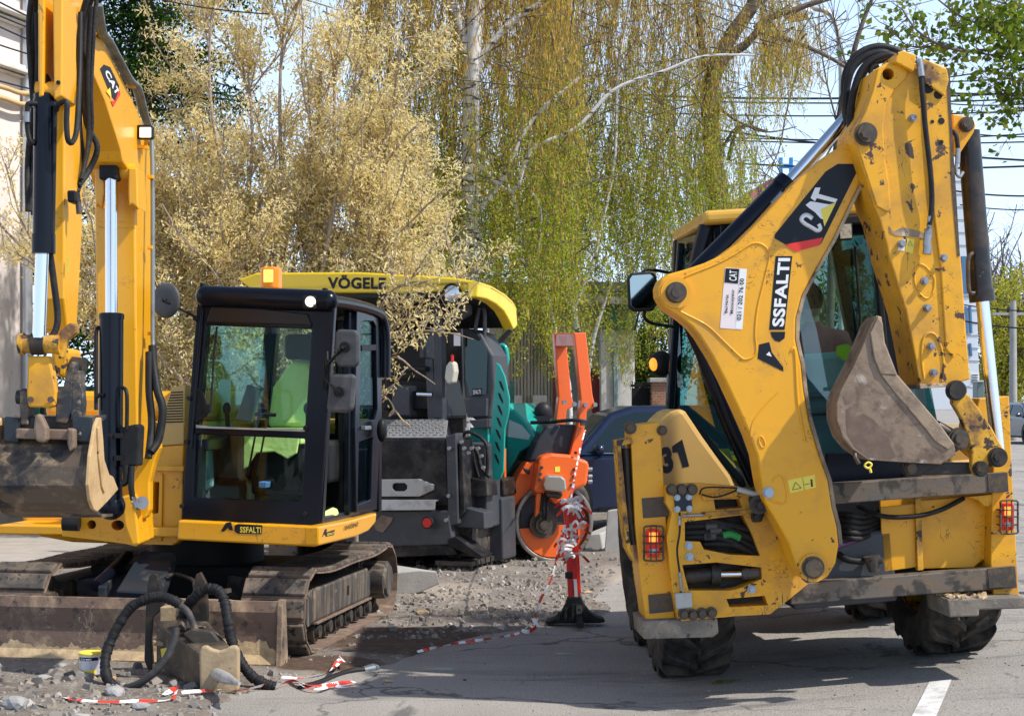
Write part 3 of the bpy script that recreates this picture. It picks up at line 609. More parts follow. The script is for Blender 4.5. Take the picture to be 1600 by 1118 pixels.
# right pad with gravel
pad = MB(); pad.prism(B.hits([(1480, 936), (1601, 932), (1604, 950), (1530, 952), (1530, 962), (1484, 964)], -.14), (0, .4, 0)); pad = pad.obj('stabiliser_pad', PADM, bh, .008)
rs = np.random.RandomState(5); P = []
for i in range(160):
    q = B.hit(1486 + rs.rand() * 60, 936, -.12); P.append([q.x, -.12 + rs.rand() * .3, q.z + .008 + .008 * rs.rand()])
o = rocks(np.array(P), rs.uniform(.01, .04, 160), BUFF, 'pad_gravel', None, 3); o.parent = pad; o['kind'] = 'stuff'
# cab -------------------------------------------------------
yr, yf = .45, 1.95
RLb, RRb, RLt, RRt = B.hit(1180, 750, yr), B.hit(1470, 725, yr), B.hit(1122, 352, yr), B.hit(1398, 336, yr)
FLt = B.hit(1062, 376, yf); FLb = B.hit(1050, 655, yf)
w0 = RRt.x - RLt.x; FRt = FLt + Vector((w0 - (FLt.x - RLt.x) * 1 - .0, 0, 0)); FRb = Vector((RRb.x - .02, yf, FLb.z))
cab = bpy.data.objects.new('cab', None); COL.objects.link(cab); cab.parent = bh
m = MB(); m.prism([RLt + Vector((-.10, -.10, -.0)), RRt + Vector((.14, -.10, 0)), FRt + Vector((.14, .12, 0)), FLt + Vector((-.03, .12, 0))], (0, 0, .085)); m.obj('roof', TAN if 0 else mat('roof_paint', (.64, .36, .04), .45, c2=(.5, .3, .08), s2=3, f2=(.5, .8), coat=.2), cab, .03, 3)
m = MB(); m.bar(RLb, RLb.lerp(B.hit(1060, 492, yr + .75), .0) + Vector((0, 0, .02)), .1, .1)
lp = [RLb + Vector((.02, 0, -.02)), B.hit(1140, 655, yr), B.hit(1105, 560, yr + .02), B.hit(1080, 480, yr + .05), RLt + Vector((-.05, .05, 0))]
m = MB(); m.tube(lp, .062, 10); m.obj('cab_pillar', BLK, cab)
m = MB(); m.bar(B.hit(1413, 742, yr), B.hit(1373, 345, yr), .13, .08, (0, 1, 0)); m.obj('cab_pillar', BLK, cab, .015)
m = MB(); m.bar(B.hit(1399, 742, yr - .03), B.hit(1367, 378, yr - .03), .04, .05, (0, 1, 0)); m.bar(B.hit(1425, 700, yr - .04), B.hit(1384, 380, yr - .04), .03, .03, (0, 1, 0)); m.obj('door_frame', BLM, cab, .01)
m = MB(); m.bar(FLb, FLt, .09, .09, (0, 1, 0)); m.bar(B.hit(1046, 655, 1.5), B.hit(1064, 380, 1.5), .05, .05, (0, 1, 0)); m.bar(FRb, FRt, .08, .08, (0, 1, 0)); m.bar(FLt - Vector((0, 0, .03)), FRt - Vector((0, 0, .03)), .08, .08)
m.bar(RRb + Vector((.03, .25, 0)), RRt + Vector((.03, .25, 0)), .05, .05, (0, 1, 0)); m.bar(RLt - Vector((0, 0, .05)), RRt - Vector((0, 0, .05)), .07, .12); m.bar(RLt - Vector((0, 0, .05)), FLt - Vector((0, 0, .05)), .07, .1)
m.tube([B.hit(1078, 372, 1.9), B.hit(1072, 470, 1.85)], .03); m.obj('cab_frame', BLK, cab, .012)
m = MB(); m.bar(B.hit(1064, 640, 1.3), B.hit(1160, 755, .45), .04, .07, (0, 1, 0)); m.obj('window_sill', BLM, cab, .01)
m = MB(); m.prism([RLb + Vector((0, .02, -.02)), B.hit(1066, 645, 1.3), FLb, FLt, B.hit(1070, 400, 1.2), RLt], (.008, 0, 0)); m.obj('side_window', GLS2, cab)
m = MB(); m.prism([RLb + Vector((.05, 0, .0)), B.hit(1408, 742, yr), B.hit(1372, 350, yr), RLt + Vector((.04, 0, -.05))], (0, .008, 0)); m.obj('rear_window', GLS, cab)
m = MB(); m.prism([B.hit(1418, 712, yr), B.hit(1470, 680, yr + .16), B.hit(1400, 400, yr + .16), B.hit(1385, 380, yr)], (0, .008, 0)); m.obj('corner_window', GLS2, cab)
m = MB(); m.prism([RRb + Vector((.05, .1, 0)), FRb + Vector((.02, 0, 0)), FRt, RRt + Vector((.05, .1, 0))], (.008, 0, 0)); m.obj('side_window', GLS2, cab)
m = MB(); m.prism([FLb, FRb, FRt, FLt], (0, .008, 0)); m.obj('windscreen', GLC, cab)
bp('rear_sill', [(1290, 706), (1418, 704), (1446, 716), (1470, 740), (1470, 752), (1290, 760)], yr - .06, .1, BLK, cab, .01)
bp('cab_floor', [(1200, 745), (1470, 725), (1475, 800), (1180, 820)], yr, 1.4, BLM, cab, .01)
bp('rear_body', [(1440, 690), (1520, 660), (1545, 690), (1548, 765), (1440, 770)], .40, .5, TAN, bevel=.03)
# work lamps under the roof
for x, y, w_ in ((1321, 362, 22), (1364, 359, 23)):
    lm = bp('work_lamp', [(x - w_ / 2, y - 13), (x + w_ / 2, y - 14), (x + w_ / 2 + 1, y + 12), (x - w_ / 2 + 1, y + 13)], yr - .22, .06, BLM, cab, .008)
    bp('lens', [(x - w_ / 2 + 2, y - 11), (x + w_ / 2 - 2, y - 12), (x + w_ / 2 - 1, y + 10), (x - w_ / 2 + 3, y + 11)], yr - .225, .006, LED, lm, .002)
bp('lamp_bar', [(1300, 338), (1385, 332), (1386, 348), (1300, 352)], yr - .12, .05, BLM, cab, .01)
m = MB(); m.tube([B.hit(1347, 555, yr - .05), B.hit(1343, 480, yr - .06), B.hit(1336, 385, yr - .04)], .009, 6); m.box(B.hit(1347, 552, yr - .05), (.06, .05, .09)); m.obj('wiper', BLM, cab)
m = MB(); m.ball(B.hit(1330, 402, 1.7), (.10, .02, .06)); m.obj('interior_mirror', BLM, cab)
m = MB(); m.box(B.hit(1345, 560, 1.75), (.3, .12, .25)); m.box(B.hit(1300, 690, 1.6), (.7, .3, .3)); m.tube([B.hit(1325, 600, 1.4), B.hit(1352, 585, 1.45), B.hit(1370, 610, 1.4), B.hit(1345, 628, 1.3)], .012, 6, 6, True); m.obj('dashboard', BLM, cab, .03)
seatm = mat('seat_fabric', (.16, .22, .26), .8); sx = B.hit(1275, 600, .9).x
m = MB(); m.box((sx, .95, RLb.z + .42), (.42, .42, .12)); m.box((sx, .74, RLb.z + .60), (.40, .10, .28)); m.box((sx, .95, RLb.z + .18), (.3, .3, .36)); m.obj('seat', seatm, cab, .04)
bh_cab = (RLb.z, sx)
# mirror on arms
bp('wing_mirror', [(986, 426), (1018, 424), (1026, 430), (1028, 474), (1020, 486), (990, 487), (982, 480), (980, 434)], 1.05, .03, BLM, cab, .012)
bp('mirror_glass', [(988, 430), (1016, 428), (1022, 433), (1024, 472), (1017, 481), (992, 482), (986, 477), (984, 436)], 1.045, .004, MIRR, cab, .001)
m = MB(); m.tube([B.hit(1002, 430, 1.09), B.hit(1010, 421, 1.1), B.hit(1030, 423, 1.15), B.hit(1054, 428, 1.4)], .011); m.cut(); m.tube([B.hit(1008, 484, 1.09), B.hit(1007, 496, 1.1), B.hit(1020, 505, 1.15), B.hit(1052, 510, 1.4)], .011); m.obj('mirror_arm', BLM, cab)
m = MB(); m.ball(B.hit(1033, 568, 1.8), (.085, .07, .09)); o = m.obj('side_lamp', BLM, cab)
m = MB(); m.ball(B.hit(1021, 569, 1.76), (.03, .035, .045)); m.obj('indicator_lens', ORL, o)
# boom ------------------------------------------------------
boomP = [(1347, 185), (1332, 218), (1306, 233), (1280, 252), (1250, 278), (1220, 308), (1186, 346), (1152, 380), (1126, 399), (1100, 411), (1070, 421), (1044, 428), (1034, 436), (1029, 448), (1030, 462), (1040, 480), (1067, 498), (1082, 511), (1094, 526), (1115, 560), (1132, 593), (1153, 638), (1172, 681), (1183, 712), (1189, 748), (1196, 785), (1215, 817), (1234, 852), (1246, 890), (1258, 906), (1275, 910), (1292, 903), (1306, 880), (1311, 850), (1308, 822), (1300, 790), (1294, 750), (1278, 704), (1264, 655), (1256, 610), (1252, 570), (1243, 530), (1244, 497), (1253, 462), (1275, 420), (1300, 377), (1330, 315), (1354, 268), (1375, 215), (1368, 190)]
VB = -.42
boom = bp('boom', boomP, VB, .24, YEL, bevel=.012)
# worn inner edge strip
edge = [(1311, 850), (1308, 822), (1300, 790), (1294, 750), (1278, 704), (1264, 655), (1256, 610), (1252, 570), (1243, 530), (1244, 497), (1253, 462), (1275, 420), (1300, 377), (1330, 315), (1354, 268)]
ed = [(x + 6, y) for x, y in edge]
bp('boom_flange', edge + ed[::-1], VB + .004, .22, RST, boom, .002)
def raised(pts, name='raised_rib', v=VB, r=.006, m_=YEL, parent=None):
    m = MB(); m.tube(B.hits(pts, v - .0), r, 6, 4); return m.obj(name, m_, parent)
raised([(1040, 445), (1075, 430), (1120, 412), (1150, 396), (1172, 382), (1186, 380), (1198, 388), (1202, 402), (1196, 430), (1184, 480), (1180, 520), (1182, 545), (1178, 556), (1165, 561), (1155, 556), (1130, 532), (1104, 508), (1070, 490), (1048, 478)], parent=boom)
raised([(1236, 548), (1240, 543), (1243, 560), (1246, 620), (1252, 660), (1258, 690)], r=.008, parent=boom)
raised([(1173, 682), (1176, 660), (1192, 636), (1215, 612)], r=.004, parent=boom)
raised([(1206, 752), (1212, 744), (1220, 743), (1225, 750), (1230, 775), (1226, 786), (1214, 785), (1200, 780)], parent=boom)
m = MB()
for x, y, r in ((1056, 457, .045), (1270, 886, .042)):
    m.cut(); c = B.hit(x, y, VB); m.cyl(c, c + Vector((0, -.018, 0)), r * 1.9, n=36)
m.obj('pivot_boss', YEL, boom, .006)
m = MB(); pin(m, 1056, 457, VB - .018, .052, .05, 24, 1.12); pin(m, 1056, 457, VB - .05, .028, .03, 8, 1); m.cuts.pop(); pin(m, 1270, 886, VB - .018, .05, .03, 10, 1.25); m.obj('pivot_pin', BOLTD, boom, .003)
m = MB(); pin(m, 1200, 769, VB, .024, .03, 20, 1.3); m.obj('bolt', mat('zinc_bolt', (0, 0, 0)), boom, .002)
m = MB(); m.tube(B.hits([(1186, 684), (1190, 681), (1195, 690), (1195, 697), (1190, 698), (1186, 690)], VB - .002), .004, 5, 3, True); m.obj('slot_rim', YELW, boom)
# decals on the boom
e1 = .002
dec = bp('logo_panel', [(1309, 256), (1335, 256), (1339, 260), (1338, 270), (1283, 381), (1243, 391), (1210, 372), (1211, 366), (1290, 268)], VB - e1, e1, BLV, boom, 0)
bp('logo_stripe', [(1226, 382), (1286, 371), (1281, 383), (1243, 393)], VB - .004, .001, REDV, dec, 0)
# A and T of the mark plus its triangle, laid along the boom
def qd(pts, mt, nm='logo_letter', v=VB - .0045): return bp(nm, pts, v, .001, mt, dec, 0)
# crop-traced strokes (x = 1150 + u/5.592, y = 200 + v/5.59)
cv = lambda L: [(1150 + u / 5.592, 200 + v / 5.59) for u, v in L]
qd(cv([(740, 845), (752, 855), (722, 885), (760, 905), (765, 880), (745, 860)]), WHT) if 0 else None
m = MB(); 
cpts = cv([(722, 838), (738, 878), (712, 896), (660, 868), (598, 832), (572, 800), (590, 768), (625, 762), (668, 790)])
m.tube(B.hits(cpts, VB - .004), .0145, 4, 5)
for i, v in enumerate(m.v): pass
yy = [B.hit(*cpts[4], VB - .004).y]
m.v = [(a, yy[0] + (b - yy[0]) * .05, c) for a, b, c in m.v]; m.obj('logo_letter', WHT, dec)
qd(cv([(692, 520), (738, 520), (722, 575), (888, 622), (868, 652), (706, 612), (690, 640), (652, 610)]), WHT)
qd(cv([(608, 672), (650, 640), (818, 668), (868, 650), (740, 712), (768, 800), (740, 790), (690, 735), (640, 700)]), WHT)
qd(cv([(742, 712), (875, 648), (773, 860)]), YLV, 'logo_triangle', VB - .0055)
bp('logo_panel', [(1212, 400), (1238, 400), (1226, 515), (1202, 515)], VB - e1, e1, BLV, boom, 0)
lettering('SSFALTI', B.hit(1225, 510, VB - .004), B.hit(1235, 403, VB - .004), B.hit(1206, 510, VB - .004), WHT, boom, .035)
bp('logo_panel', [(1204, 518), (1227, 518), (1226, 528), (1218, 534), (1211, 532), (1206, 526)], VB - e1, e1, BLV, boom, 0)
bp('logo_letter', [(1186, 538), (1202, 534), (1206, 550), (1224, 574), (1224, 580), (1184, 560)], VB - e1, e1, BLV, boom, 0)
bp('logo_letter', [(1202, 549), (1206, 557), (1197, 554)], VB - .004, .001, WHT, boom, 0)
st = bp('label_sticker', [(1133, 418), (1167, 420), (1159, 515), (1125, 512)], VB - e1, e1, PNK, boom, 0)
bp('sticker_band', [(1156, 421), (1167, 421), (1160, 514), (1149, 513)], VB - .003, .001, WHT, st, 0)
bp('sticker_logo', [(1134, 419), (1155, 420), (1153, 443), (1132, 441)], VB - .004, .001, BLV, st, 0)
for s_, bl_, br_, tl_, mt in (('CAT', (1151, 439), (1152, 423), (1139, 438), WHT), ('Bergerat', (1138, 489), (1140, 460), (1132, 489), BLV), ('Monnoyeur', (1147, 490), (1149, 452), (1141, 490), BLV), ('021 / 202 76 00', (1158, 500), (1163, 435), (1151, 500), BLV)):
    lettering(s_, B.hit(*bl_, VB - .0055), B.hit(*br_, VB - .0055), B.hit(*tl_, VB - .0055), mt, st, .02)
wl = bp('warning_label', [(1231, 750), (1273, 741), (1275, 761), (1235, 770)], VB - e1, e1, YLV, boom, 0)
m = MB(); L = [B.hit(x, y, VB - .004) for x, y in ((1238, 765), (1243, 753), (1252, 762))]; m.tube(L, .0022, 4, 1, True); m.tube([B.hit(1254, 746, VB - .004), B.hit(1257, 765, VB - .004)], .001, 4)
m.tube([B.hit(1257, 757, VB - .004), B.hit(1265, 755, VB - .004)], .0015, 4); m.cyl(B.hit(1268, 750, VB - .003), B.hit(1268, 750, VB - .005), .006); m.bar(B.hit(1268, 752, VB - .004), B.hit(1269, 760, VB - .004), .010, .001, (0, 1, 0)); m.obj('pictogram', BLV, wl)
# boom cylinder
m = MB(); m.cyl(B.hit(1062, 458, -.09), B.hit(1232, 287, -.09), .072, n=28); m.cyl(B.hit(1222, 297, -.09), B.hit(1234, 285, -.09), .080, n=28); m.obj('boom_cylinder', BLK, bh)
m = MB(); m.cyl(B.hit(1232, 287, -.09), B.hit(1372, 130, -.09), .040, n=24); m.obj('cylinder_rod', CHR, bh)
m = MB(); m.tube([B.hit(1226, 301, -.24), B.hit(1222, 304, -.25), B.hit(1200, 330, -.22), B.hit(1150, 382, -.20)], .017, 8); m.obj('hydraulic_hose', RUB, bh)
m = MB(); m.cyl(B.hit(1224, 302, -.25), B.hit(1208, 320, -.23), .021); m.obj('hose_fitting', BLT, bh)
# stick ------------------------------------------------------
VS = -.56
stickP = [(1368, 108), (1361, 142), (1350, 175), (1336, 197), (1333, 212), (1341, 242), (1356, 288), (1366, 322), (1374, 340), (1386, 383), (1389, 400), (1398, 428), (1416, 486), (1428, 547), (1438, 604), (1479, 603), (1490, 600), (1516, 592), (1510, 522), (1504, 431), (1498, 365), (1492, 273), (1487, 182), (1484, 107), (1444, 92), (1436, 100), (1430, 98), (1405, 96), (1385, 98)]
stick = bp('stick', stickP, VS, .36, YELW, bevel=.012, holes=[[(1388 + 9 * math.cos(a), 116 + 9 * math.sin(a)) for a in [i * math.pi / 6 for i in range(12)]]])
bp('doubler_plate', [(1372, 106), (1364, 142), (1352, 176), (1339, 199), (1337, 212), (1344, 242), (1359, 288), (1370, 322), (1386, 331), (1392, 326), (1390, 290), (1383, 250), (1380, 200), (1384, 165), (1398, 140), (1416, 122), (1419, 112), (1405, 101), (1386, 101)], VS - .012, .012, YELW, stick, .006, holes=[[(1388 + 9 * math.cos(a), 116 + 9 * math.sin(a)) for a in [i * math.pi / 6 for i in range(12)]]])
bp('side_fold', [(1445, 95), (1484, 108), (1487, 182), (1492, 273), (1498, 365), (1504, 431), (1509, 520), (1490, 560), (1478, 545), (1470, 420), (1455, 300), (1447, 200)], VS - .014, .014, YELW, stick, .012)
bp('worn_edge', [(1478, 106), (1484, 107), (1487, 182), (1490, 240), (1494, 300), (1500, 400), (1496, 400), (1487, 290), (1484, 200)], VS - .017, .002, BOLTD, stick, 0)
bp('top_guard', [(1402, 82), (1412, 79), (1432, 86), (1428, 112), (1399, 97)], VS - .05, .3, YELW, stick, .006)
bp('top_guard', [(1440, 90), (1480, 108), (1483, 125), (1476, 150), (1444, 128)], VS - .035, .02, YELR, stick, .006)
bp('foot_plate', [(1437, 600), (1478, 598), (1479, 604), (1438, 607)], VS - .05, .3, RST, stick, .003)
raised([(1430, 420), (1438, 413), (1448, 418), (1460, 436), (1457, 458), (1447, 466), (1435, 455), (1429, 438), (1430, 420)], v=VS, parent=stick, m_=YELW)
raised([(1444, 592), (1440, 560), (1443, 528), (1455, 520), (1466, 530), (1474, 560), (1472, 596)], v=VS, r=.008, parent=stick, m_=YELW)
m = MB()
for x, y, r in ((1352, 210, .05),): pin(m, x, y, VS - .012, r, .045, 20, 1.25); pin(m, x, y, VS - .055, .026, .03, 6, 1.1); m.cuts.pop()
pin(m, 1493, 610, VS - .01, .048, .04, 20, 1.2); pin(m, 1493, 610, VS - .05, .022, .02, 6, 1.1); m.cuts.pop()
m.obj('pivot_pin', BOLTD, stick, .003)
m = MB()
for x, y in ((1444, 439), (1448, 481), (1454, 541), (1458, 582), (1473, 403), (1425, 185), (1408, 373 + 8)): pin(m, x, y, VS - .0, .017, .04, 6, 1.3)
m.obj('bolt', BLT, stick, .002)
m = MB()
for x, y, r in ((1450, 137, .032), (1466, 148, .024), (1471, 189, .018), (1471, 222, .012), (1457, 190, .01)): m.cut(); c = B.hit(x, y, VS - .0165); m.cyl(c, c + Vector((0, .002, 0)), r)
m.obj('hole', BLM, stick)
bp('scrape_mark', [(1389, 353), (1396, 362), (1410, 355), (1425, 358), (1440, 362), (1452, 368), (1450, 374), (1430, 370), (1400, 368), (1391, 364)], VS - .003, .002, RST, stick, 0)
for pts, mt in (([(1405, 375), (1415, 374), (1413, 392), (1403, 391)], WHT), ([(1418, 372), (1429, 374), (1426, 396), (1415, 393)], YLV)): bp('warning_label', pts, VS - .002, .002, mt, stick, 0)
m = MB(); m.tube(B.hits([(1419, 383), (1422, 376), (1426, 384)], VS - .003), .0012, 4, 1, True); m.bar(B.hit(1408, 380, VS - .003), B.hit(1408, 387, VS - .003), .008, .001, (0, 1, 0)); m.obj('pictogram', BLV, stick)
m = MB(); m.tube([B.hit(1437, 95, VS - .03), B.hit(1440, 130, VS - .05), B.hit(1446, 200, VS - .05), B.hit(1454, 270, VS - .05), B.hit(1456, 320, VS - .04), B.hit(1452, 352, VS - .04)], .015, 8); m.obj('hydraulic_hose', RUB, stick)
m = MB(); m.cyl(B.hit(1436, 93, VS - .04), B.hit(1440, 120, VS - .05), .019); m.cut(); m.cyl(B.hit(1453, 338, VS - .04), B.hit(1451, 362, VS - .04), .013); m.cut(); m.cyl(B.hit(1451, 358, VS - .04), B.hit(1448, 384, VS - .04), .022); m.cyl(B.hit(1450, 384, VS - .04), B.hit(1448, 397, VS - .04), .024); m.obj('hose_fitting', BLT, stick)
ear = bp('cylinder_lug', [(1488, 178), (1512, 182), (1521, 186), (1525, 196), (1521, 208), (1500, 240), (1491, 242)], VS + .08, .16, YELW, stick, .006)
m = MB(); pin(m, 1509, 195, VS + .08, .034, .04, 20, 1.25); pin(m, 1509, 195, VS + .04, .018, .02, 6, 1.2); m.cuts.pop(); m.obj('pivot_pin', BOLTD, ear)
m = MB(); m.tube([B.hit(1487, 205, VS + .02), B.hit(1494, 212, VS), B.hit(1497, 235, VS)], .013, 8); m.obj('hydraulic_hose', RUB, ear)
m = MB(); m.cyl(B.hit(1497, 232, VS), B.hit(1496, 255, VS), .014); m.tube([B.hit(1495, 255, VS), B.hit(1494, 268, VS), B.hit(1499, 276, VS), B.hit(1504, 270, VS + .05)], .011, 8); m.obj('hose_fitting', BLT, ear)
# bucket cylinder
yc = VS + .16
m = MB(); m.cyl(B.hit(1513, 205, yc), B.hit(1534, 465, yc), .062, n=28); m.cyl(B.hit(1533, 452, yc), B.hit(1535, 471, yc), .07, n=28); m.obj('bucket_cylinder', mat('scuffed_black', (.016, .017, .02), .4, c2=(.07, .05, .04), s2=7, f2=(.48, .7), c3=(.5, .35, .2), s3=24, f3=(.68, .7), coat=.3), bh)
m = MB(); m.cyl(B.hit(1535, 471, yc), B.hit(1560, 712, yc), .036, n=24); m.obj('cylinder_rod', CHR, bh)
m = MB(); m.tube([B.hit(1520, 395, yc - .06), B.hit(1513, 405, yc - .07), B.hit(1513, 440, yc - .07), B.hit(1515, 456, yc - .07), B.hit(1522, 458, yc - .06)], .012, 8); m.obj('steel_pipe', BOLTD, bh)
# bucket linkage
lk = bp('bucket_lever', [(1487, 612), (1500, 604), (1515, 618), (1530, 638), (1550, 668), (1570, 704), (1568, 722), (1556, 730), (1545, 728), (1541, 744), (1524, 744), (1518, 730), (1519, 704), (1510, 674), (1500, 650), (1488, 630)], VS - .05, .05, YELR, bevel=.008)
m = MB(); pin(m, 1558, 714, VS - .05, .045, .035, 24, 1.2); pin(m, 1558, 714, VS - .085, .022, .02, 6, 1); m.cuts.pop(); pin(m, 1531, 732, VS - .05, .036, .04, 24, 1.2); pin(m, 1531, 732, VS - .09, .018, .015, 6, 1); m.cuts.pop(); pin(m, 1493, 610, VS - .05, .045, .035, 24, 1.2); m.obj('pivot_pin', GRS, lk, .003)
bp('bucket_link', [(1440, 728), (1470, 722), (1520, 722), (1540, 728), (1540, 740), (1460, 742), (1425, 742)], VS, .06, GRS, bevel=.01)
bp('bucket_link', [(1408, 722), (1470, 700), (1484, 676), (1500, 672), (1514, 682), (1513, 694), (1500, 702), (1470, 724), (1436, 744), (1416, 744)], VS - .03, .05, GRS, bevel=.01)
m = MB(); m.cyl(B.hit(1462, 664, VS - .0), B.hit(1500, 685, VS - .0), .03); pin(m, 1498, 685, VS - .03, .05, .03, 24, 1.25); pin(m, 1498, 685, VS - .06, .024, .02, 8, 1.1); m.cuts.pop(); pin(m, 1422, 731, VS - .03, .026, .04, 20, 1.3); m.obj('pivot_pin', BOLTD, bh, .003)
# bucket
bo = [(1372, 493), (1379, 503), (1381, 530), (1392, 558), (1402, 584), (1435, 623), (1470, 664), (1491, 693), (1494, 710), (1470, 725), (1410, 722), (1356, 718), (1333, 702), (1317, 683), (1308, 657), (1307, 631), (1314, 609), (1333, 573), (1349, 538), (1362, 506)]
VK = -.66; back = B.hits(bo[11:] + bo[:1], VK); bk = bpy.data.objects.new('bucket', None); COL.objects.link(bk); bk.parent = bh
bp('side_plate', bo, VK, .018, BKT, bk, .004); 
m = MB(); m.prism([p + Vector((0, .21, 0)) for p in B.hits(bo, VK)], (0, .018, 0)); m.obj('side_plate', BKT, bk, .004)
m = MB(); bb = B.hits(bo[9:] + bo[:1], VK + .018); c0 = sum(bb, Vector()) / len(bb); inn = [c0 + (p - c0) * .965 for p in bb]; m.prism(bb + inn[::-1], (0, .195, 0)); m.obj('bucket_shell', BKT, bk)
bp('mud_stain', [(1322, 640), (1330, 634), (1340, 640), (1336, 650), (1350, 646), (1366, 656), (1376, 668), (1388, 680), (1392, 696), (1400, 712), (1392, 718), (1357, 714), (1336, 698), (1324, 678), (1322, 660)], VK - .0012, .0012, mat('wet_mud', (.13, .085, .06), .6, c2=(.20, .14, .10), s2=14, f2=(.45, .7), scr=(.3, .24, .18)), bk, 0)
bp('mud_stain', [(1318, 618), (1328, 612), (1335, 618), (1330, 630), (1320, 632)], VK - .0012, .0012, MC['wet_mud'], bk, 0)
bp('side_cutter', [(1372, 495), (1380, 506), (1381, 532), (1392, 560), (1402, 586), (1376, 584), (1366, 560), (1360, 520)], VK - .014, .014, mat('cutter_steel', (.34, .25, .17), .6, .3, c2=(.2, .15, .11), s2=9, f2=(.45, .65), bump=.003, bs=40), bk, .005)
bp('edge_strip', [(1376, 584), (1402, 586), (1435, 624), (1470, 665), (1491, 694), (1482, 702), (1462, 690), (1430, 650), (1395, 610)], VK - .01, .01, mat('cutter_steel', (0, 0, 0)), bk, .004)
for k in range(2):
    a = B.hit(1376, 545, VK + .02 + k * .12); b = B.hit(1368 + 4, 492, VK + .02 + k * .12); m = MB()
    m.prism([a + Vector((-.055, 0, -.02)), b + Vector((-.012, 0, 0)), b + Vector((.02, 0, -.01)), a + Vector((.03, 0, 0))], (0, .06, 0)); m.obj('tooth', mat('cutter_steel', (0, 0, 0)), bk, .008)
m = MB(); m.tube([B.hit(1338, 700, VK + .05), B.hit(1336, 712, VK), B.hit(1342, 724, VK)], .012, 6); m.obj('lifting_hook', BOLTD, bk)
m = MB(); m.tube([B.hit(1356, 722, VK), B.hit(1351, 727, VK), B.hit(1357, 731, VK), B.hit(1362, 725, VK)], .006, 6, 5, True); m.tube([B.hit(1359, 731, VK), B.hit(1361, 738, VK)], .007, 6); m.obj('yellow_clip', YLV, bk)
# top hoses
m = MB()
for dy, pts in ((-.12, [(1338, 262), (1325, 210), (1319, 140), (1325, 105), (1345, 82), (1372, 73), (1398, 78), (1412, 88)]), (-.2, [(1330, 268), (1324, 200), (1322, 150), (1330, 112), (1350, 90), (1378, 82), (1402, 92)]), (-.05, [(1336, 215), (1336, 175), (1345, 125), (1362, 100), (1388, 92), (1404, 97)]), (-.3, [(1331, 210), (1330, 165), (1342, 118), (1360, 96), (1385, 86), (1402, 90)]), (-.15, [(1322, 255), (1328, 236), (1332, 205)])):
    m.cut(); m.tube([B.hit(x, y, dy) for x, y in pts], .021, 10, 8)
m.cut(); m.tube([B.hit(1300, 262, -.3), B.hit(1318, 244, -.34), B.hit(1330, 214, -.32), B.hit(1328, 180, -.32)], .024, 10)
m.cut(); m.tube([B.hit(1362, 120, -.3), B.hit(1361, 108, -.3), B.hit(1372, 102, -.3)], .015, 8)
m.obj('hydraulic_hose', RUB, bh)

# ---------------------------------------------------------------- the driver
def skin(name, chains, matr, parent, sub=2, root=0):
    V = []; E = []; Rr = []; idx = {}
    for ch in chains:
        prev = None
        for p, r in ch:
            key = tuple(round(c, 4) for c in p)
            if key not in idx: idx[key] = len(V); V.append(p); Rr.append(r)
            k = idx[key]
            if prev is not None and prev != k: E.append((prev, k))
            prev = k
    me = bpy.data.meshes.new(name); me.from_pydata(V, E, []); o = bpy.data.objects.new(name, me); COL.objects.link(o); o.parent = parent
    md = o.modifiers.new('skin', 'SKIN'); md.use_smooth_shade = True
    for i, r in enumerate(Rr): me.skin_vertices[0].data[i].radius = r if isinstance(r, tuple) else (r, r)
    me.skin_vertices[0].data[root].use_root = True
    s = o.modifiers.new('sub', 'SUBSURF'); s.levels = sub; s.render_levels = sub
    me.materials.append(matr); return o
hz = B.hit(1266, 468, 1.05); ps = thing('person', None, 'driver in a maroon jacket seated behind the rear window of the backhoe cab', 'person', M=B.M @ Matrix.Translation((hz.x, 1.05, hz.z - .72)))
MAR = mat('maroon_jacket', (.42, .09, .12), .85, c2=(.28, .05, .07), s2=6, f2=(.4, .7)); SKN = mat('skin', (.50, .28, .19), .55); HAR = mat('hair_dark', (.02, .017, .015), .7)
# local: x right, y forward, z up, pelvis at 0
def hand(c, d, s):
    out = []; side_ = Vector((1, 0, 0))
    for k in range(4):
        a = c + d * .05 + side_ * (k - 1.5) * .02; L = (.062, .07, .066, .05)[k]
        out.append([(tuple(c), .026), (tuple(a), .014), (tuple(a + d * L * .5 + Vector((0, 0, .004))), .0095), (tuple(a + d * L * .8 + Vector((0, 0, -.03))), .0085), (tuple(a + d * L * .6 + Vector((0, 0, -.05))), .007)])
    a = c - side_ * s * .03 + d * .01; out.append([(tuple(c), .026), (tuple(a), .013), (tuple(a - side_ * s * .012 + d * .04), .0095), (tuple(a + d * .065 + Vector((0, 0, -.012))), .008)])
    return out
ch = [[((0, 0, 0), (.16, .13)), ((0, -.02, .16), (.15, .11)), ((0, -.01, .34), (.17, .12)), ((0, 0, .46), (.15, .10)), ((0, .01, .54), .06), ((0, .02, .60), .058)]]
for s in (-1, 1):
    hp = Vector((s * .26, .40, .22)); ch.append([((0, 0, .46), (.15, .10)), ((s * .18, 0, .45), .075), ((s * .25, .08, .24), .058), ((s * .27, .22, .16), .048), (tuple(hp - Vector((0, .07, 0))), .032)])
    ch.append([((0, 0, 0), (.16, .13)), ((s * .11, .06, -.01), .095), ((s * .13, .42, .02), .07), ((s * .13, .48, -.2), .055), ((s * .13, .47, -.36), .045), ((s * .13, .58, -.40), .035)])
body = skin('body', ch, MAR, ps)
hn = []
for s in (-1, 1):
    hp = Vector((s * .26, .38, .22)); hn = [[(tuple(hp - Vector((0, .06, 0))), .028), (tuple(hp), .026)]] + hand(hp, Vector((0, 1, 0)), s); skin('hand', hn, SKN, ps)
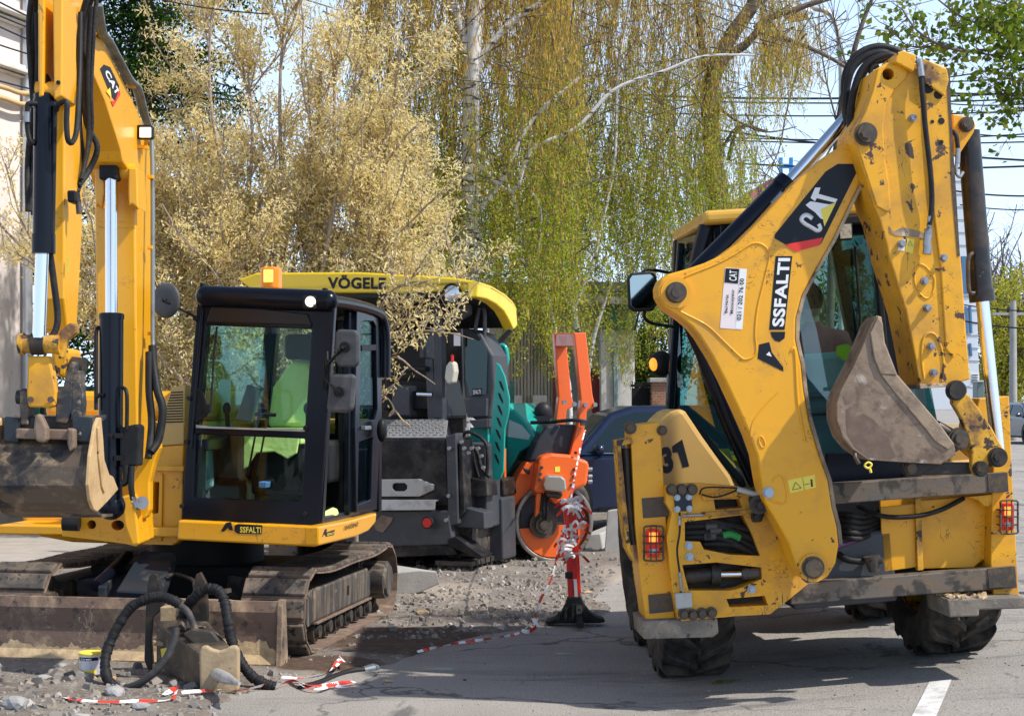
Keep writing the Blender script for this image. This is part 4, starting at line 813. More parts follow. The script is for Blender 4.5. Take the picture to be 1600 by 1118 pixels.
m = MB(); m.ball((0, .03, .70), (.078, .098, .118), 24, 16); m.ball((-.0, .13, .69), (.014, .022, .02)); m.ball((.079, .03, .69), (.012, .022, .03)); m.ball((-.079, .03, .69), (.012, .022, .03)); m.cyl((0, .01, .52), (0, .02, .64), .052); m.obj('head', SKN, ps)
m = MB(); m.ball((0, .015, .725), (.085, .098, .108), 24, 16); m.obj('hair', HAR, ps)
m = MB(); m.mat = 0
for s in (-1, 1): m.ball((s * .03, .118, .705), (.012, .008, .008))
m.ball((0, .118, .645), (.025, .008, .006)); m.obj('face', mat('eye_dark', (.05, .02, .02), .4), ps)
hv = B.hit(1320, 552, .60) ; lo = (B.M @ Matrix.Translation((hz.x, 1.05, hz.z - .72))).inverted() @ (B.M @ hv)
m = MB(); m.prism([lo + Vector(a) for a in ((-.05, -.02, .05), (.01, -.02, .06), (.06, -.02, .03), (.03, -.02, -.05), (-.02, -.02, -.04), (-.06, -.02, 0))], (0, .02, 0)); m.obj('hi_vis_patch', mat('hi_vis', (.6, .85, .05), .7, sp=.3), ps, .008)
# ---------------------------------------------------------------- tracked mini excavator
E = Fr((-2.307, 12.152, 0), -10)
ex = thing('excavator', None, 'yellow tracked mini excavator with a black cab and its bucket curled up at the left', 'excavator', M=E.M)
def ep(name, px, v, th, m, parent=ex, bevel=.006, holes=(), ax=1, label=None):
    mb = MB(); vec = [0, 0, 0]; vec[ax] = th; mb.prism(E.hits(px, v, ax), vec, [E.hits(h, v, ax) for h in holes]); return mb.obj(name, m, parent, bevel, label=label)
def P_(px, py, Y): return W(px, py, Y)
# tracks ----------------------------------------------------
def belt(x0, x1, parent):
    path = []; r = .27; yf_, yr_, zc = -1.0, 1.0, .30
    for i in range(13): a = math.pi / 2 + math.pi * i / 12; path.append((yf_ + r * math.cos(a), zc + r * math.sin(a)))
    for i in range(1, 12): path.append((yf_ + (yr_ - yf_) * i / 12, zc - r))
    for i in range(13): a = -math.pi / 2 + math.pi * i / 12; path.append((yr_ + r * math.cos(a), zc + r * math.sin(a)))
    for i in range(1, 12): t = i / 12; path.append((yr_ + (yf_ - yr_) * t, zc + r - .035 * math.sin(math.pi * t) - .01 * math.sin(3 * math.pi * t)))
    Pp = [Vector((0, a, b)) for a, b in path]; cum = [0]
    for i in range(len(Pp)): cum.append(cum[-1] + (Pp[(i + 1) % len(Pp)] - Pp[i]).length)
    n = 38; tot = cum[-1]; m = MB(); e = MB(); b = MB()
    for k in range(n):
        s = tot * (k + .5) / n; i = max(j for j in range(len(Pp)) if cum[j] <= s); t = (s - cum[i]) / (cum[i + 1] - cum[i])
        p = Pp[i].lerp(Pp[(i + 1) % len(Pp)], t); d = (Pp[(i + 1) % len(Pp)] - Pp[i]).normalized(); nn = Vector((0, d.z, -d.y))
        if (p - Vector((0, 0, .3))).dot(nn) < 0: nn = -nn
        L = tot / n; q = p + Vector(((x0 + x1) / 2, 0, 0))
        e.add([q + Vector((sx * (x1 - x0) / 2, 0, 0)) + d * u * L * .5 + nn * h for h in (-.006, .006) for sx, u in ((-1, -1), (1, -1), (1, 1), (-1, 1))], [[3, 2, 1, 0], [4, 5, 6, 7], [0, 1, 5, 4], [1, 2, 6, 5], [2, 3, 7, 6], [3, 0, 4, 7]])
        w2 = (x1 - x0) / 2 - .004
        m.add([q + Vector((sx * w2 * kk, 0, 0)) + d * u * L * kf + nn * h for h, kk, kf in ((.006, 1, .44), (.034, .985, .40)) for sx, u in ((-1, -1), (1, -1), (1, 1), (-1, 1))], [[3, 2, 1, 0], [4, 5, 6, 7], [0, 1, 5, 4], [1, 2, 6, 5], [2, 3, 7, 6], [3, 0, 4, 7]])
    cpt = Vector((0, 0, .3))
    for sx in (-.05, .05):
        b.cut(); V = []; nP = len(Pp)
        for p in Pp:
            i_ = cpt + (p - cpt) * (1 - .06 / max((p - cpt).length, .1)); V += [Vector(((x0 + x1) / 2 + sx - .018, p.y, p.z)), Vector(((x0 + x1) / 2 + sx + .018, p.y, p.z)), Vector(((x0 + x1) / 2 + sx + .018, i_.y, i_.z)), Vector(((x0 + x1) / 2 + sx - .018, i_.y, i_.z))]
        b.add(V, [[i * 4 + j, i * 4 + (j + 1) % 4, ((i + 1) % nP) * 4 + (j + 1) % 4, ((i + 1) % nP) * 4 + j] for i in range(nP) for j in range(4)])
    t = bpy.data.objects.new('track', None); COL.objects.link(t); t.parent = parent
    e.obj('track_shoes', TRB, t); m.obj('shoe_pads', TRK, t, .008, 2); b.obj('track_chain', STL, t)
    xo = x1 if x1 > 0 else x0; s = 1 if x1 > 0 else -1; xm = (x0 + x1) / 2
    f = MB(); f.prism([(xo - s * .07, -.82, .20), (xo - s * .07, .68, .20), (xo - s * .07, .68, .38), (xo - s * .07, .60, .44), (xo - s * .07, -.74, .44), (xo - s * .07, -.82, .38)], (-s * .3, 0, 0)); f.obj('track_frame', TRKF, t, .02)
    f = MB(); f.prism([(xo - s * .055, -.80, .185), (xo - s * .055, .66, .185), (xo - s * .055, .66, .20), (xo - s * .055, -.80, .20)], (-s * .33, 0, 0)); f.obj('frame_lip', TRB, t, .003)
    f = MB(); f.box((xo - s * .068, .02, .33), (.012, .03, .07)); f.obj('frame_slot', BLM, t)
    for k in range(6):
        f = MB(); y = -.70 + k * .27; f.cyl((xm - .13, y, .125), (xm + .13, y, .125), .075); f.cyl((xm - .16, y, .125), (xm + .16, y, .125), .045); f.obj('roller', STL, t)
    f = MB(); f.cyl((xm - .10, -1.0, .30), (xm + .10, -1.0, .30), .235, n=30); f.cyl((xm - .17, -1.0, .30), (xm + .17, -1.0, .30), .10); f.obj('idler', TRKF, t, .01)
    f = MB(); f.prism([(xo - s * .08, -1.12, .22), (xo - s * .08, -.8, .2), (xo - s * .08, -.8, .44), (xo - s * .08, -1.12, .38)], (-s * .03, 0, 0)); f.cyl((xo - s * .06, -1.0, .30), (xo - s * .1, -1.0, .30), .05, n=6); f.obj('idler_bracket', TRKF, t, .008)
    f = MB()
    f.cyl((xm - .03, 1.0, .30), (xm + .03, 1.0, .30), .20, n=26)
    for k in range(15): a = 2 * math.pi * k / 15; f.box((xm, 1.0 + .225 * math.cos(a), .30 + .225 * math.sin(a)), (.05, .05, .05))
    f.obj('sprocket', STL, t)
    f = MB(); f.cyl((xm, 1.0, .30), (xo - s * .02, 1.0, .30), .155, .15, n=30); f.cyl((xo - s * .02, 1.0, .30), (xo, 1.0, .30), .13, .12, n=30); f.obj('drive_motor', TRKF, t, .01)
TRKF = mat('track_frame_dusty', (.04, .038, .038), .6, .1, c2=(.20, .155, .11), s2=6, f2=(.45, .64), st=(1, 6, .4), c3=(.25, .2, .15), s3=16, f3=(.6, .7), bump=.002, bs=40)
belt(.71, 1.16, ex); belt(-1.16, -.71, ex)
m = MB(); m.box((0, 0, .42), (1.5, .9, .24)); m.cyl((0, 0, .54), (0, 0, .84), .42, n=36); m.obj('carbody', mat('under_black', (.008, .009, .01), .6), ex, .02)
m = MB()
for s in (-1, 1): m.cut(); m.bar((s * .35, -.4, .40), (s * .8, -.55, .36), .2, .18)
m.obj('axle_beam', BLUEB, ex, .02)
# dozer blade
bl = MB(); pr = [(-1.50, .43), (-1.515, .36), (-1.485, .22), (-1.50, .08), (-1.535, .015), (-1.50, .01), (-1.455, .08), (-1.44, .22), (-1.46, .36), (-1.47, .43)]
bl.prism([(-1.16, a, b) for a, b in pr], (2.21, 0, 0)); bl = bl.obj('dozer_blade', mat('blade_steel', (.175, .115, .085), .8, 0, c2=(.42, .30, .19), s2=5, f2=(.50, .68), st=(1, 1, .8), c3=(.075, .055, .05), s3=15, f3=(.57, .66), bump=.004, bs=40, scr=(.55, .46, .36)), ex)
m = MB(); m.prism([(1.05, -1.56, .0), (1.05, -1.545, .10), (1.05, -1.52, .40), (1.05, -1.50, .44), (1.05, -1.44, .44), (1.05, -1.40, .06), (1.05, -1.42, 0)], (.035, 0, 0)); m.obj('blade_end', RST, bl, .004)
m = MB(); m.prism([(-1.16, -1.545, .0), (-1.16, -1.50, .075), (-1.16, -1.49, .075), (-1.16, -1.52, 0)], (2.2, 0, 0)); m.obj('cutting_edge', DIRTS, bl, .002)
V = []; F = []; rs = np.random.RandomState(3); n = 90; hh = .12
for i in range(n + 1):
    hh = min(max(hh + rs.normal(0, .012), .085), .17); x = -1.15 + 2.19 * i / n; V += [(x, -1.541, .022), (x, -1.5075, .08), (x, -1.5075 + (hh - .08) * .11, hh + .012 * (i % 2))]
for i in range(n): a = i * 3; F += [(a, a + 3, a + 4, a + 1), (a + 1, a + 4, a + 5, a + 2)]
fast('mud_crust', V, F, mat('caked_mud', (.60, .44, .25), .95, c2=(.36, .26, .16), s2=12, f2=(.4, .65), bump=.004, bs=60), bl)
# blade arm plate
a = [E.hit(181, 922, -1.40), E.hit(252, 926, -1.40), E.hit(274, 862, -.80), E.hit(220, 859, -.80)]
m = MB(); m.prism(a, (0, .03, -.09)); m.obj('blade_arm', BLUEB, ex, .012)
m = MB(); m.bar(E.hit(160, 925, -1.35), E.hit(178, 890, -.5), .06, .08); m.obj('blade_arm', BLUEB, ex, .01)
m = MB(); m.cyl(E.hit(150, 915, -1.3), E.hit(200, 868, -.5), .04); m.obj('blade_cylinder', BLK, ex)
m = MB(); m.tube([E.hit(262, 900, -1.2), E.hit(275, 896, -1.0), E.hit(300, 905, -1.1), E.hit(304, 915, -1.25)], .014, 8); m.obj('blade_pipe', BOLTD, ex)
# house ------------------------------------------------------
hs = MB()
hs.prism([(-1.22, -.55, .86), (-1.25, .3, .86), (-1.1, .95, .86), (-.6, 1.22, .86), (.6, 1.22, .86), (1.1, .95, .86), (1.2, .5, .86), (.22, .4, .86), (.2, -.55, .86)], (0, 0, .74))
hs = hs.obj('house_body', YEL, ex, .06, 3)
m = MB(); m.prism([(-1.15, -.40, 1.598), (-1.12, .3, 1.598), (-.6, 1.1, 1.598), (.2, 1.1, 1.598), (.22, -.40, 1.598)], (0, 0, .22)); m.obj('engine_hood', YEL, ex, .07, 3)
m = MB(); m.prism([(-1.2, -1.0, .80), (.2, -1.02, .80), (.2, 1.1, .80), (-.8, 1.1, .80), (-1.2, .6, .80)], (0, 0, .065)); m.obj('revolving_frame', YEL, ex, .01)
gr = ep('vent_panel', [(244, 657), (262, 622), (268, 604), (290, 601), (287, 680), (250, 680)], -.58, .1, TAN, bevel=.01)
for k in range(16):
    y = 612 + k * 4.2; xl = 265 - (k * 1.25)
    ep('vent_slot', [(xl + 2, y), (286, y - 1), (286, y + 1), (xl + 2, y + 2)], -.584, .002, BLM, gr, 0)
ep('lower_panel', [(246, 662), (288, 660), (287, 694), (241, 697)], -.60, .1, TAN, bevel=.008)
ep('lower_panel', [(240, 698), (287, 695), (286, 728), (236, 730)], -.62, .1, YEL, bevel=.008)
fr_ = ep('side_frame', [(236, 728), (286, 729), (284, 842), (270, 851), (222, 850), (228, 800)], -.85, .12, YEL, bevel=.01, holes=[[(240, 753), (249, 753), (249, 800), (238, 803)]])
ep('frame_rib', [(249, 740), (254, 740), (252, 845), (246, 845)], -.87, .02, YEL, fr_, .004); ep('frame_rib', [(236, 727), (287, 728), (287, 736), (236, 735)], -.90, .05, YEL, fr_, .004)
ep('counterweight', [(30, 798), (200, 805), (200, 850), (110, 847), (60, 838), (36, 822)], -.55, .5, YEL, bevel=.04)
ep('frame_inner', [(232, 745), (282, 745), (280, 840), (232, 840)], -.72, .02, GRS, bevel=0)
# swing casting and bracket (world space planes)
def wp(name, px, Y, th, m, parent=ex, bevel=.006, holes=(), label=None):
    mb = MB(); mb.prism([P_(a, b, Y) for a, b in px], (0, th, 0), [[P_(a, b, Y) for a, b in h] for h in holes]); return mb.into(E).obj(name, m, parent, bevel, label=label)
ov = lambda x, y, a, b: [(x + a * math.cos(t), y + b * math.sin(t)) for t in [i * math.pi / 7 for i in range(14)]]
wp('swing_casting', [(96, 803), (120, 801), (160, 803), (222, 806), (224, 845), (212, 853), (196, 849), (149, 843), (97, 837)], 10.15, .3, YEL, bevel=.012, holes=[ov(143, 819, 7, 7), ov(184, 820, 10, 8)])
wp('casting_back', [(100, 806), (220, 808), (218, 845), (100, 836)], 10.3, .1, GRS)
m = MB(); m.cyl(P_(99, 816, 10.05), P_(124, 817, 10.05), .05); m.into(E).obj('swing_roller', BLM, ex)
br = wp('boom_bracket', [(232, 661), (238, 657), (245, 661), (249, 700), (241, 723), (234, 752), (234, 796), (229, 808), (210, 816), (200, 800), (203, 778), (210, 737), (226, 712), (230, 683)], 9.98, .10, YEL, bevel=.012)
wp('boom_bracket', [(190, 775), (206, 772), (212, 790), (216, 830), (218, 850), (206, 852), (194, 820)], 9.85, .3, YEL, bevel=.012)
m = MB(); m.cyl(P_(222, 785, 9.85), P_(222, 785, 9.95), .04); m.into(E).obj('pivot_pin', BLT, ex)
# boom: side profile in the (Y, Z) plane, extruded across
XL, XR = -2.585, -2.335
def yz(px, py, X=XR):
    p = WF.hit(px, py, X, 0); return (p.y, p.z)
bpro = [yz(216, 720), yz(213, 500), yz(211, 300), yz(203, 268), (9.60, 3.18), yz(189, 236), yz(165, 160), yz(141, 103), (8.8, 3.72), (8.74, 4.1), (8.95, 4.1), yz(155, 45), yz(165, 72), yz(183, 106), yz(200, 140), yz(218, 180), yz(229, 212), yz(236, 250), yz(239, 330), yz(238, 560), yz(236, 730), (10.2, 1.1)]
m = MB(); m.prism([(XL, a, b) for a, b in bpro], (XR - XL, 0, 0)); boomE = m.into(E).obj('boom', YELB, ex, .012)
# weld seam plates on the front face and lug for the cylinder
wp('weld_strip', [(151, 346), (211, 347), (211, 356), (151, 355)], 9.915, .01, YELB, boomE, .004)
for xs_ in ((148, 162), (200, 214)):
    x0, x1 = xs_; wp('cylinder_lug', [(x0, 262), (x1, 262), (x1 + 1, 300), (x1 + (2 if x0 > 180 else -3), 326), (x1 - 8, 318), (x0 + 1, 322), (x0, 300)], 9.72, .22, YELB, boomE, .01)
m = MB(); m.cyl(P_(148, 268, 9.78), P_(213, 268, 9.78), .05); m.into(E).obj('lug_pin', YELB, boomE)
m = MB(); m.box(P_(172, 262, 9.72), (.11, .12, .16)); m.cyl(P_(162, 258, 9.74), P_(182, 258, 9.74), .065); m.into(E).obj('rod_eye', BLM, ex, .015)
m = MB(); m.cyl(P_(173.5, 275, 9.7), P_(174, 500, 9.62), .036, n=24); m.into(E).obj('cylinder_rod', CHR, ex)
m = MB(); m.cyl(P_(174, 490, 9.62), P_(172, 788, 9.55), .072, n=28); m.cyl(P_(174, 491, 9.62), P_(174, 498, 9.62), .076, n=28); m.ball(P_(174, 790, 9.56), .085); m.into(E).obj('boom_cylinder', BLK, ex)
m = MB()
for y in (676, 711): m.cut(); m.cyl(P_(173, y, 9.58), P_(173, y + 8, 9.58), .077, n=28); m.box(P_(186, y + 4, 9.5), (.05, .03, .03))
m.into(E).obj('hose_clamp', BLM, ex)
m = MB(); m.tube([P_(159, 512, 9.6), P_(151, 516, 9.58), P_(150, 560, 9.55), P_(150, 640, 9.52)], .012, 8); m.cut(); m.tube([P_(191, 605, 9.55), P_(198, 615, 9.5), P_(198, 670, 9.5)], .012, 8); m.cut(); m.tube([P_(151, 620, 9.5), P_(158, 615, 9.5)], .012, 8)
m.into(E).obj('steel_pipe', BLM, ex)
wp('valve_block', [(187, 668), (212, 662), (218, 666), (215, 728), (187, 728)], 9.5, .14, BLM, bevel=.01)
m = MB(); m.tube([P_(206, 728, 9.5), P_(205, 760, 9.48), P_(208, 780, 9.5)], .018); m.cut(); m.tube([P_(196, 726, 9.5), P_(197, 750, 9.5), P_(190, 756, 9.5)], .02); m.into(E).obj('hydraulic_hose', RUB, ex)
m = MB()
for k in range(3): m.tube([P_(206 + 3 * k, 776, 9.45), P_(212, 790 + 2 * k, 9.45), P_(205 + 2 * k, 784, 9.44)], .006, 5)
m.into(E).obj('fitting_cluster', BLT, ex)
# logo on the boom's right side: laid on the XR plane
def xp(name, px, m, parent, off=.002, th=.001):
    mb = MB(); mb.prism([WF.hit(a, b, XR + off, 0) for a, b in px], (th, 0, 0)); return mb.into(E).obj(name, m, parent)
lgp = xp('logo_panel', [(156, 108), (162, 101), (172, 105), (186, 134), (184, 145), (180, 158), (173, 150)], BLV, boomE, .001)
xp('logo_stripe', [(180, 158), (184, 145), (187, 140), (188, 148), (177, 167), (173, 158)], REDV, lgp, .003)
q = [WF.hit(a, b, XR + .004, 0) for a, b in ((163, 113), (182, 150), (170, 108))]
V2, F2 = text2d('CAT', .04); mb = MB(); mb.add([q[0] + (q[1] - q[0]) * a + (q[2] - q[0]) * b * .9 for a, b in V2], F2); mb.v = [tuple(E.I @ Vector(v)) for v in mb.v]
me = bpy.data.meshes.new('l'); me.from_pydata(mb.v, [], mb.f); me.materials.append(WHT); o = bpy.data.objects.new('logo_letters', me); COL.objects.link(o); o.parent = lgp
xp('logo_triangle', [(166, 143), (172, 137), (174, 154)], YLV, lgp, .005)
# pipes along the top of the boom and down the side
m = MB()
for dx, r in ((0, .017), (5, .015), (9, .013)):
    m.cut(); m.tube([P_(148 + dx, 8, 8.75), P_(155 + dx, 50, 8.95), P_(166 + dx, 66, 9.2), P_(196 + dx, 122, 9.65), P_(210 + dx, 138, 9.85), P_(222 + dx * .8, 178, 10.1), P_(232 + dx * .5, 200, 10.2)], r, 8)
m.into(E).obj('steel_pipe', mat('grey_pipe', (.22, .26, .28), .4, .4, c2=(.12, .12, .12), s2=6, f2=(.5, .7)), ex)
m = MB(); m.tube([P_(237, 212, 10.2), P_(238.5, 300, 10.15), P_(238.5, 500, 10.1), P_(239, 540, 10.08)], .014, 8); m.into(E).obj('steel_pipe', MC['grey_pipe'], ex)
m = MB()
for y in (277, 387, 521): m.cut(); m.box(P_(236, y, 10.14), (.035, .06, .022))
for x, y in ((155, 30), (205, 132)): m.cut(); m.box(P_(x, y, 9.0 if x < 180 else 9.78), (.05, .06, .04))
m.into(E).obj('pipe_clip', YELB, ex, .003)
m = MB(); m.tube([P_(238, 540, 10.08), P_(240, 570, 10.05), P_(246, 610, 10.0), P_(254, 640, 9.98), P_(248, 685, 9.95), P_(236, 706, 9.9)], .026); m.cut(); m.tube([P_(233, 550, 10.05), P_(233, 610, 10.0), P_(237, 660, 9.98), P_(232, 715, 9.9)], .024)
m.into(E).obj('hydraulic_hose', RUB, ex)
# boom work lamps
def lamp(px, py, Y, s, parent, lit=True):
    m = MB(); m.box(P_(px, py, Y), (s * 1.15, .08, s)); o = m.into(E).obj('work_lamp', BLM, parent, .012)
    m = MB(); m.box(P_(px, py, Y - .045), (s * .85, .01, s * .75)); m.into(E).obj('lens', LIT if lit else LED, o, .006)
lamp(227, 207, 10.0, .085, ex); lamp(126, 211, 10.2, .08, ex)
m = MB(); m.bar(P_(229, 216, 10.02), P_(226, 232, 10.1), .02, .02); m.bar(P_(213, 229, 10.0), P_(232, 231, 10.0), .05, .02); m.into(E).obj('lamp_bracket', YELB, ex)
# stick ------------------------------------------------------
SL, SR = -2.475, -2.335
sk = MB(); sk.prism([(SL, 8.35, 4.25), (SL, 8.35, 2.28), (SL, 8.42, 2.12), (SL, 8.58, 2.10), (SL, 8.68, 2.6), (SL, 8.72, 3.4), (SL, 8.72, 4.25)], (SR - SL, 0, 0)); sk = sk.into(E).obj('stick', YELB, ex, .01)
for a, b, c in (((59, -8), (70, -8), [(68, 150), (60, 152)]), ((82, -8), (98, -8), [(97, 150), (84, 156)])):
    wp('stick_flange', [a, b] + c, 8.10, .26, YELB, sk, .008)
wp('stick_back', [(66, -8), (84, -8), (84, 120), (67, 118)], 8.26, .06, YEL, sk, 0)
m = MB(); m.cyl(P_(58, 141, 8.16), P_(98, 141, 8.16), .045); m.into(E).obj('pivot_pin', YELB, sk, .003)
m = MB(); m.cyl(P_(91, 129, 8.08), P_(91, 129, 8.1), .012, n=6); m.into(E).obj('bolt', BLM, sk)
m = MB(); m.ball(P_(70, 135, 8.16), (.035, .04, .07)); m.cyl(P_(70, 148, 8.16), P_(68, 392, 8.12), .054, n=28); m.cyl(P_(70, 156, 8.16), P_(70, 170, 8.16), .058, n=28); m.cyl(P_(68, 366, 8.12), P_(68, 396, 8.12), .059, n=28); m.into(E).obj('bucket_cylinder', BLK, ex)
m = MB(); m.cyl(P_(86, 165, 8.13), P_(82, 380, 8.12), .012, n=8); m.into(E).obj('steel_pipe', BLM, ex)
m = MB(); m.cyl(P_(66, 394, 8.12), P_(61, 528, 8.1), .034, n=24); m.into(E).obj('cylinder_rod', CHR, ex)
m = MB()
m.tube([P_(60, 162, 8.12), P_(46, 162, 8.1), P_(43, 168, 8.1), P_(43, 200, 8.1), P_(48, 222, 8.1), P_(56, 218, 8.14), P_(60, 190, 8.2)], .014, 8)
m.cut(); m.tube([P_(88, 172, 8.12), P_(92, 163, 8.08), P_(104, 160, 8.06), P_(104, 190, 8.06), P_(106, 218, 8.06), P_(113, 222, 8.1), P_(120, 200, 8.2), P_(124, 120, 8.4), P_(126, 20, 8.5)], .014, 8)
m.into(E).obj('hydraulic_hose', RUB, ex)
m = MB()
for (x, y) in ((43, 175), (104, 175)): m.cut(); m.cyl(P_(x, y, 8.09), P_(x, y + 16, 8.09), .014, n=8)
m.into(E).obj('hose_fitting', BLT, ex)
m = MB()
for i, pts in enumerate([[(138, -10, 8.5), (126, 40, 8.55), (124, 120, 8.6), (124, 200, 8.65), (130, 260, 8.7), (120, 300, 8.6)], [(146, -10, 8.55), (134, 30, 8.6), (131, 110, 8.6), (135, 190, 8.65), (152, 230, 8.7), (138, 268, 8.7), (122, 290, 8.6)], [(142, 10, 8.5), (139, 60, 8.55), (137, 130, 8.6), (138, 220, 8.65), (127, 280, 8.6)], [(152, -10, 8.6), (147, 40, 8.6), (142, 140, 8.62), (143, 200, 8.66), (134, 250, 8.66)]]):
    m.cut(); m.tube([P_(*p) for p in pts], .017 if i < 2 else .013, 8)
m.into(E).obj('corrugated_hose', CORR, ex)
m = MB()
for i, pts in enumerate([[(50, -10, 8.5), (45, 40, 8.5), (48, 110, 8.5), (52, 170, 8.5), (53, 250, 8.4), (47, 330, 8.35)], [(57, -10, 8.55), (53, 60, 8.55), (56, 160, 8.5), (50, 270, 8.4), (53, 335, 8.35)], [(58, 20, 8.45), (58, 120, 8.5), (44, 240, 8.4), (44, 330, 8.35)]]):
    m.cut(); m.tube([P_(*p) for p in pts], .016, 8)
m.cut(); m.tube([P_(77, 390, 8.16), P_(84, 440, 8.2), P_(90, 500, 8.22), P_(80, 530, 8.2)], .018, 8)
m.into(E).obj('corrugated_hose', CORR, ex)
wp('hose_bracket', [(104, 297), (118, 297), (119, 316), (105, 316)], 8.3, .1, BLM, sk, .01)
m = MB(); m.cyl(P_(122, 312, 8.35), P_(124, 334, 8.35), .016, n=8); m.into(E).obj('hose_fitting', STL, sk)
wp('sticker', [(104, 405), (108, 400), (107, 425), (103, 428)], 8.345, .002, YLV, sk, 0)
# bucket linkage
m = MB(); m.cyl(P_(31, 537, 8.12), P_(94, 538, 8.12), .047, n=24); m.cyl(P_(31, 537, 8.12), P_(38, 537, 8.12), .055, n=24); m.cyl(P_(88, 538, 8.12), P_(95, 538, 8.12), .05, n=24); m.into(E).obj('link_pin', YELR, ex, .003)
m = MB(); m.cyl(P_(50, 537, 8.12), P_(71, 537, 8.12), .056, n=24); m.into(E).obj('rod_eye', GRS, ex, .003)
wp('idler_link', [(92, 518), (108, 504), (120, 506), (121, 520), (106, 530), (97, 560), (90, 560)], 8.1, .05, YELR, bevel=.01)
wp('bucket_link', [(43, 556), (77, 556), (88, 612), (86, 634), (74, 637), (44, 636), (41, 614)], 8.1, .07, YELW, bevel=.01)
wp('stick_end', [(78, 540), (108, 545), (106, 585), (96, 592), (82, 580)], 8.35, .25, YELW, bevel=.02)
m = MB()
for x in (48, 79): m.cut(); m.cyl(P_(x, 624, 8.09), P_(x, 624, 8.06), .016, n=10)
m.into(E).obj('bolt', BOLTD, ex)
m = MB(); m.cyl(P_(27, 620, 8.16), P_(115, 623, 8.16), .036); m.cut(); m.cyl(P_(112, 573, 8.4), P_(132, 575, 8.4), .055); m.into(E).obj('link_pin', GRS, ex, .003)
for pts in ([(30, 608), (40, 606), (46, 625), (44, 664), (31, 664)], [(88, 612), (98, 606), (104, 580), (111, 564), (116, 566), (114, 600), (112, 640), (104, 662), (86, 660)], [(112, 580), (124, 578), (128, 630), (126, 656), (110, 656)]):
    wp('hitch_plate', pts, 8.12, .1, BKT2, bevel=.008)
wp('hitch_beam', [(24, 669), (110, 671), (110, 687), (24, 685)], 8.05, .1, TRB, bevel=.008); wp('hitch_body', [(30, 650), (112, 650), (114, 672), (28, 670)], 8.14, .15, GRS, bevel=.01)
wp('hitch_hook', [(54, 650), (59, 645), (64, 650), (73, 668), (73, 686), (69, 692), (56, 689), (52, 670)], 7.98, .06, BKT, bevel=.015)
wp('hitch_foot', [(104, 668), (116, 670), (116, 700), (108, 706), (104, 690)], 8.02, .06, BKT, bevel=.01)
# bucket
def zz(py, Y): return CH - (py - HY) * Y / FPX
bx0, bx1 = -2.60, -2.125
pb = [(8.38, zz(648, 8.38)), (8.24, zz(655, 8.24)), (8.10, zz(694, 8.1)), (8.03, zz(728, 8.03)), (8.02, zz(758, 8.02)), (8.06, zz(785, 8.06)), (8.14, zz(799, 8.14)), (8.3, zz(808, 8.3)), (8.52, zz(806, 8.52)), (8.52, zz(802, 8.52)), (8.3, zz(803, 8.3)), (8.16, zz(795, 8.16)), (8.08, zz(782, 8.08)), (8.045, zz(758, 8.045)), (8.05, zz(730, 8.05)), (8.12, zz(697, 8.12)), (8.26, zz(660, 8.26)), (8.38, zz(653, 8.38))]
m = MB(); m.prism([(bx0, a, b) for a, b in pb], (bx1 - bx0, 0, 0)); bke = m.into(E).obj('bucket', mat('bucket_belly', (.115, .085, .06), .5, .4, c2=(.03, .032, .036), s2=3.5, f2=(.48, .58), c3=(.27, .20, .13), s3=11, f3=(.53, .68), bump=.004, bs=25), ex)
for xx, mm in ((bx1, DIRTS), (bx0 - .018, DIRTS)):
    side_ = [WF.hit(a, b, bx1, 0) for a, b in ((144, 664), (149, 652), (153, 652), (156, 684), (158, 717), (166, 741), (172, 744), (180, 764), (163, 783), (147, 799), (141, 795), (136, 782), (133, 757), (136, 712))]
    m = MB(); m.prism([(xx, p.y, p.z) for p in side_], (.018, 0, 0)); m.into(E).obj('side_plate', mm, bke, .004)
m = MB(); m.prism([(bx1 + .018, p.y, p.z) for p in [WF.hit(a, b, bx1 + .018, 0) for a, b in ((150, 668), (153, 666), (158, 717), (166, 745), (161, 770), (157, 760), (152, 715))]], (.01, 0, 0)); m.into(E).obj('side_cutter', DIRTS, bke, .003)
for x0, x1 in ((6, 29), (112, 144)): wp('upper_plate', [(x0, 650), (x1, 652), (x1, 692), (x0 - 2, 690)], 8.09, .1, BLUEB, bke, .01)
# cab --------------------------------------------------------
yc0 = -1.06; cabE = bpy.data.objects.new('cab', None); COL.objects.link(cabE); cabE.parent = ex
ep('front_frame', [(320, 452), (330, 449), (505, 459), (516, 465), (523, 478), (499, 823), (283, 812), (290, 700), (302, 540), (308, 475), (313, 458)], yc0, .06, BLK, cabE, .015, holes=[[(323, 508), (487, 514), (476, 670), (345, 668), (306, 663)], [(306, 678), (476, 685), (471, 783), (302, 777)]])
ep('window_pane', [(321, 506), (489, 512), (478, 672), (304, 665)], yc0 + .025, .006, GLC, cabE, 0); ep('window_pane', [(304, 676), (478, 683), (473, 785), (300, 779)], yc0 + .03, .006, GLC, cabE, 0)
ep('window_seal', [(306, 663), (330, 666), (476, 671), (476, 674), (306, 668)], yc0 - .004, .004, GAL, cabE, 0)
ep('pillar_ridge', [(313, 480), (318, 480), (300, 700), (297, 700)], yc0 - .02, .03, BLK, cabE, .006)
ep('corner_plate', [(302, 600), (318, 615), (327, 640), (322, 650), (304, 662)], yc0 - .01, .02, BLM, cabE, .006)
m = MB(); a, b = E.hit(322, 463, yc0 - .01), E.hit(512, 470, yc0 - .01); m.cyl(a, b, .075, n=24); m.ball(a, .075); m.ball(b, .075); m.obj('roof_front', BLK, cabE)
ep('visor_panel', [(330, 478), (350, 475), (480, 490), (486, 508), (322, 503)], yc0 - .02, .03, mat('visor_dark', (.03, .022, .02), .3), cabE, .008)
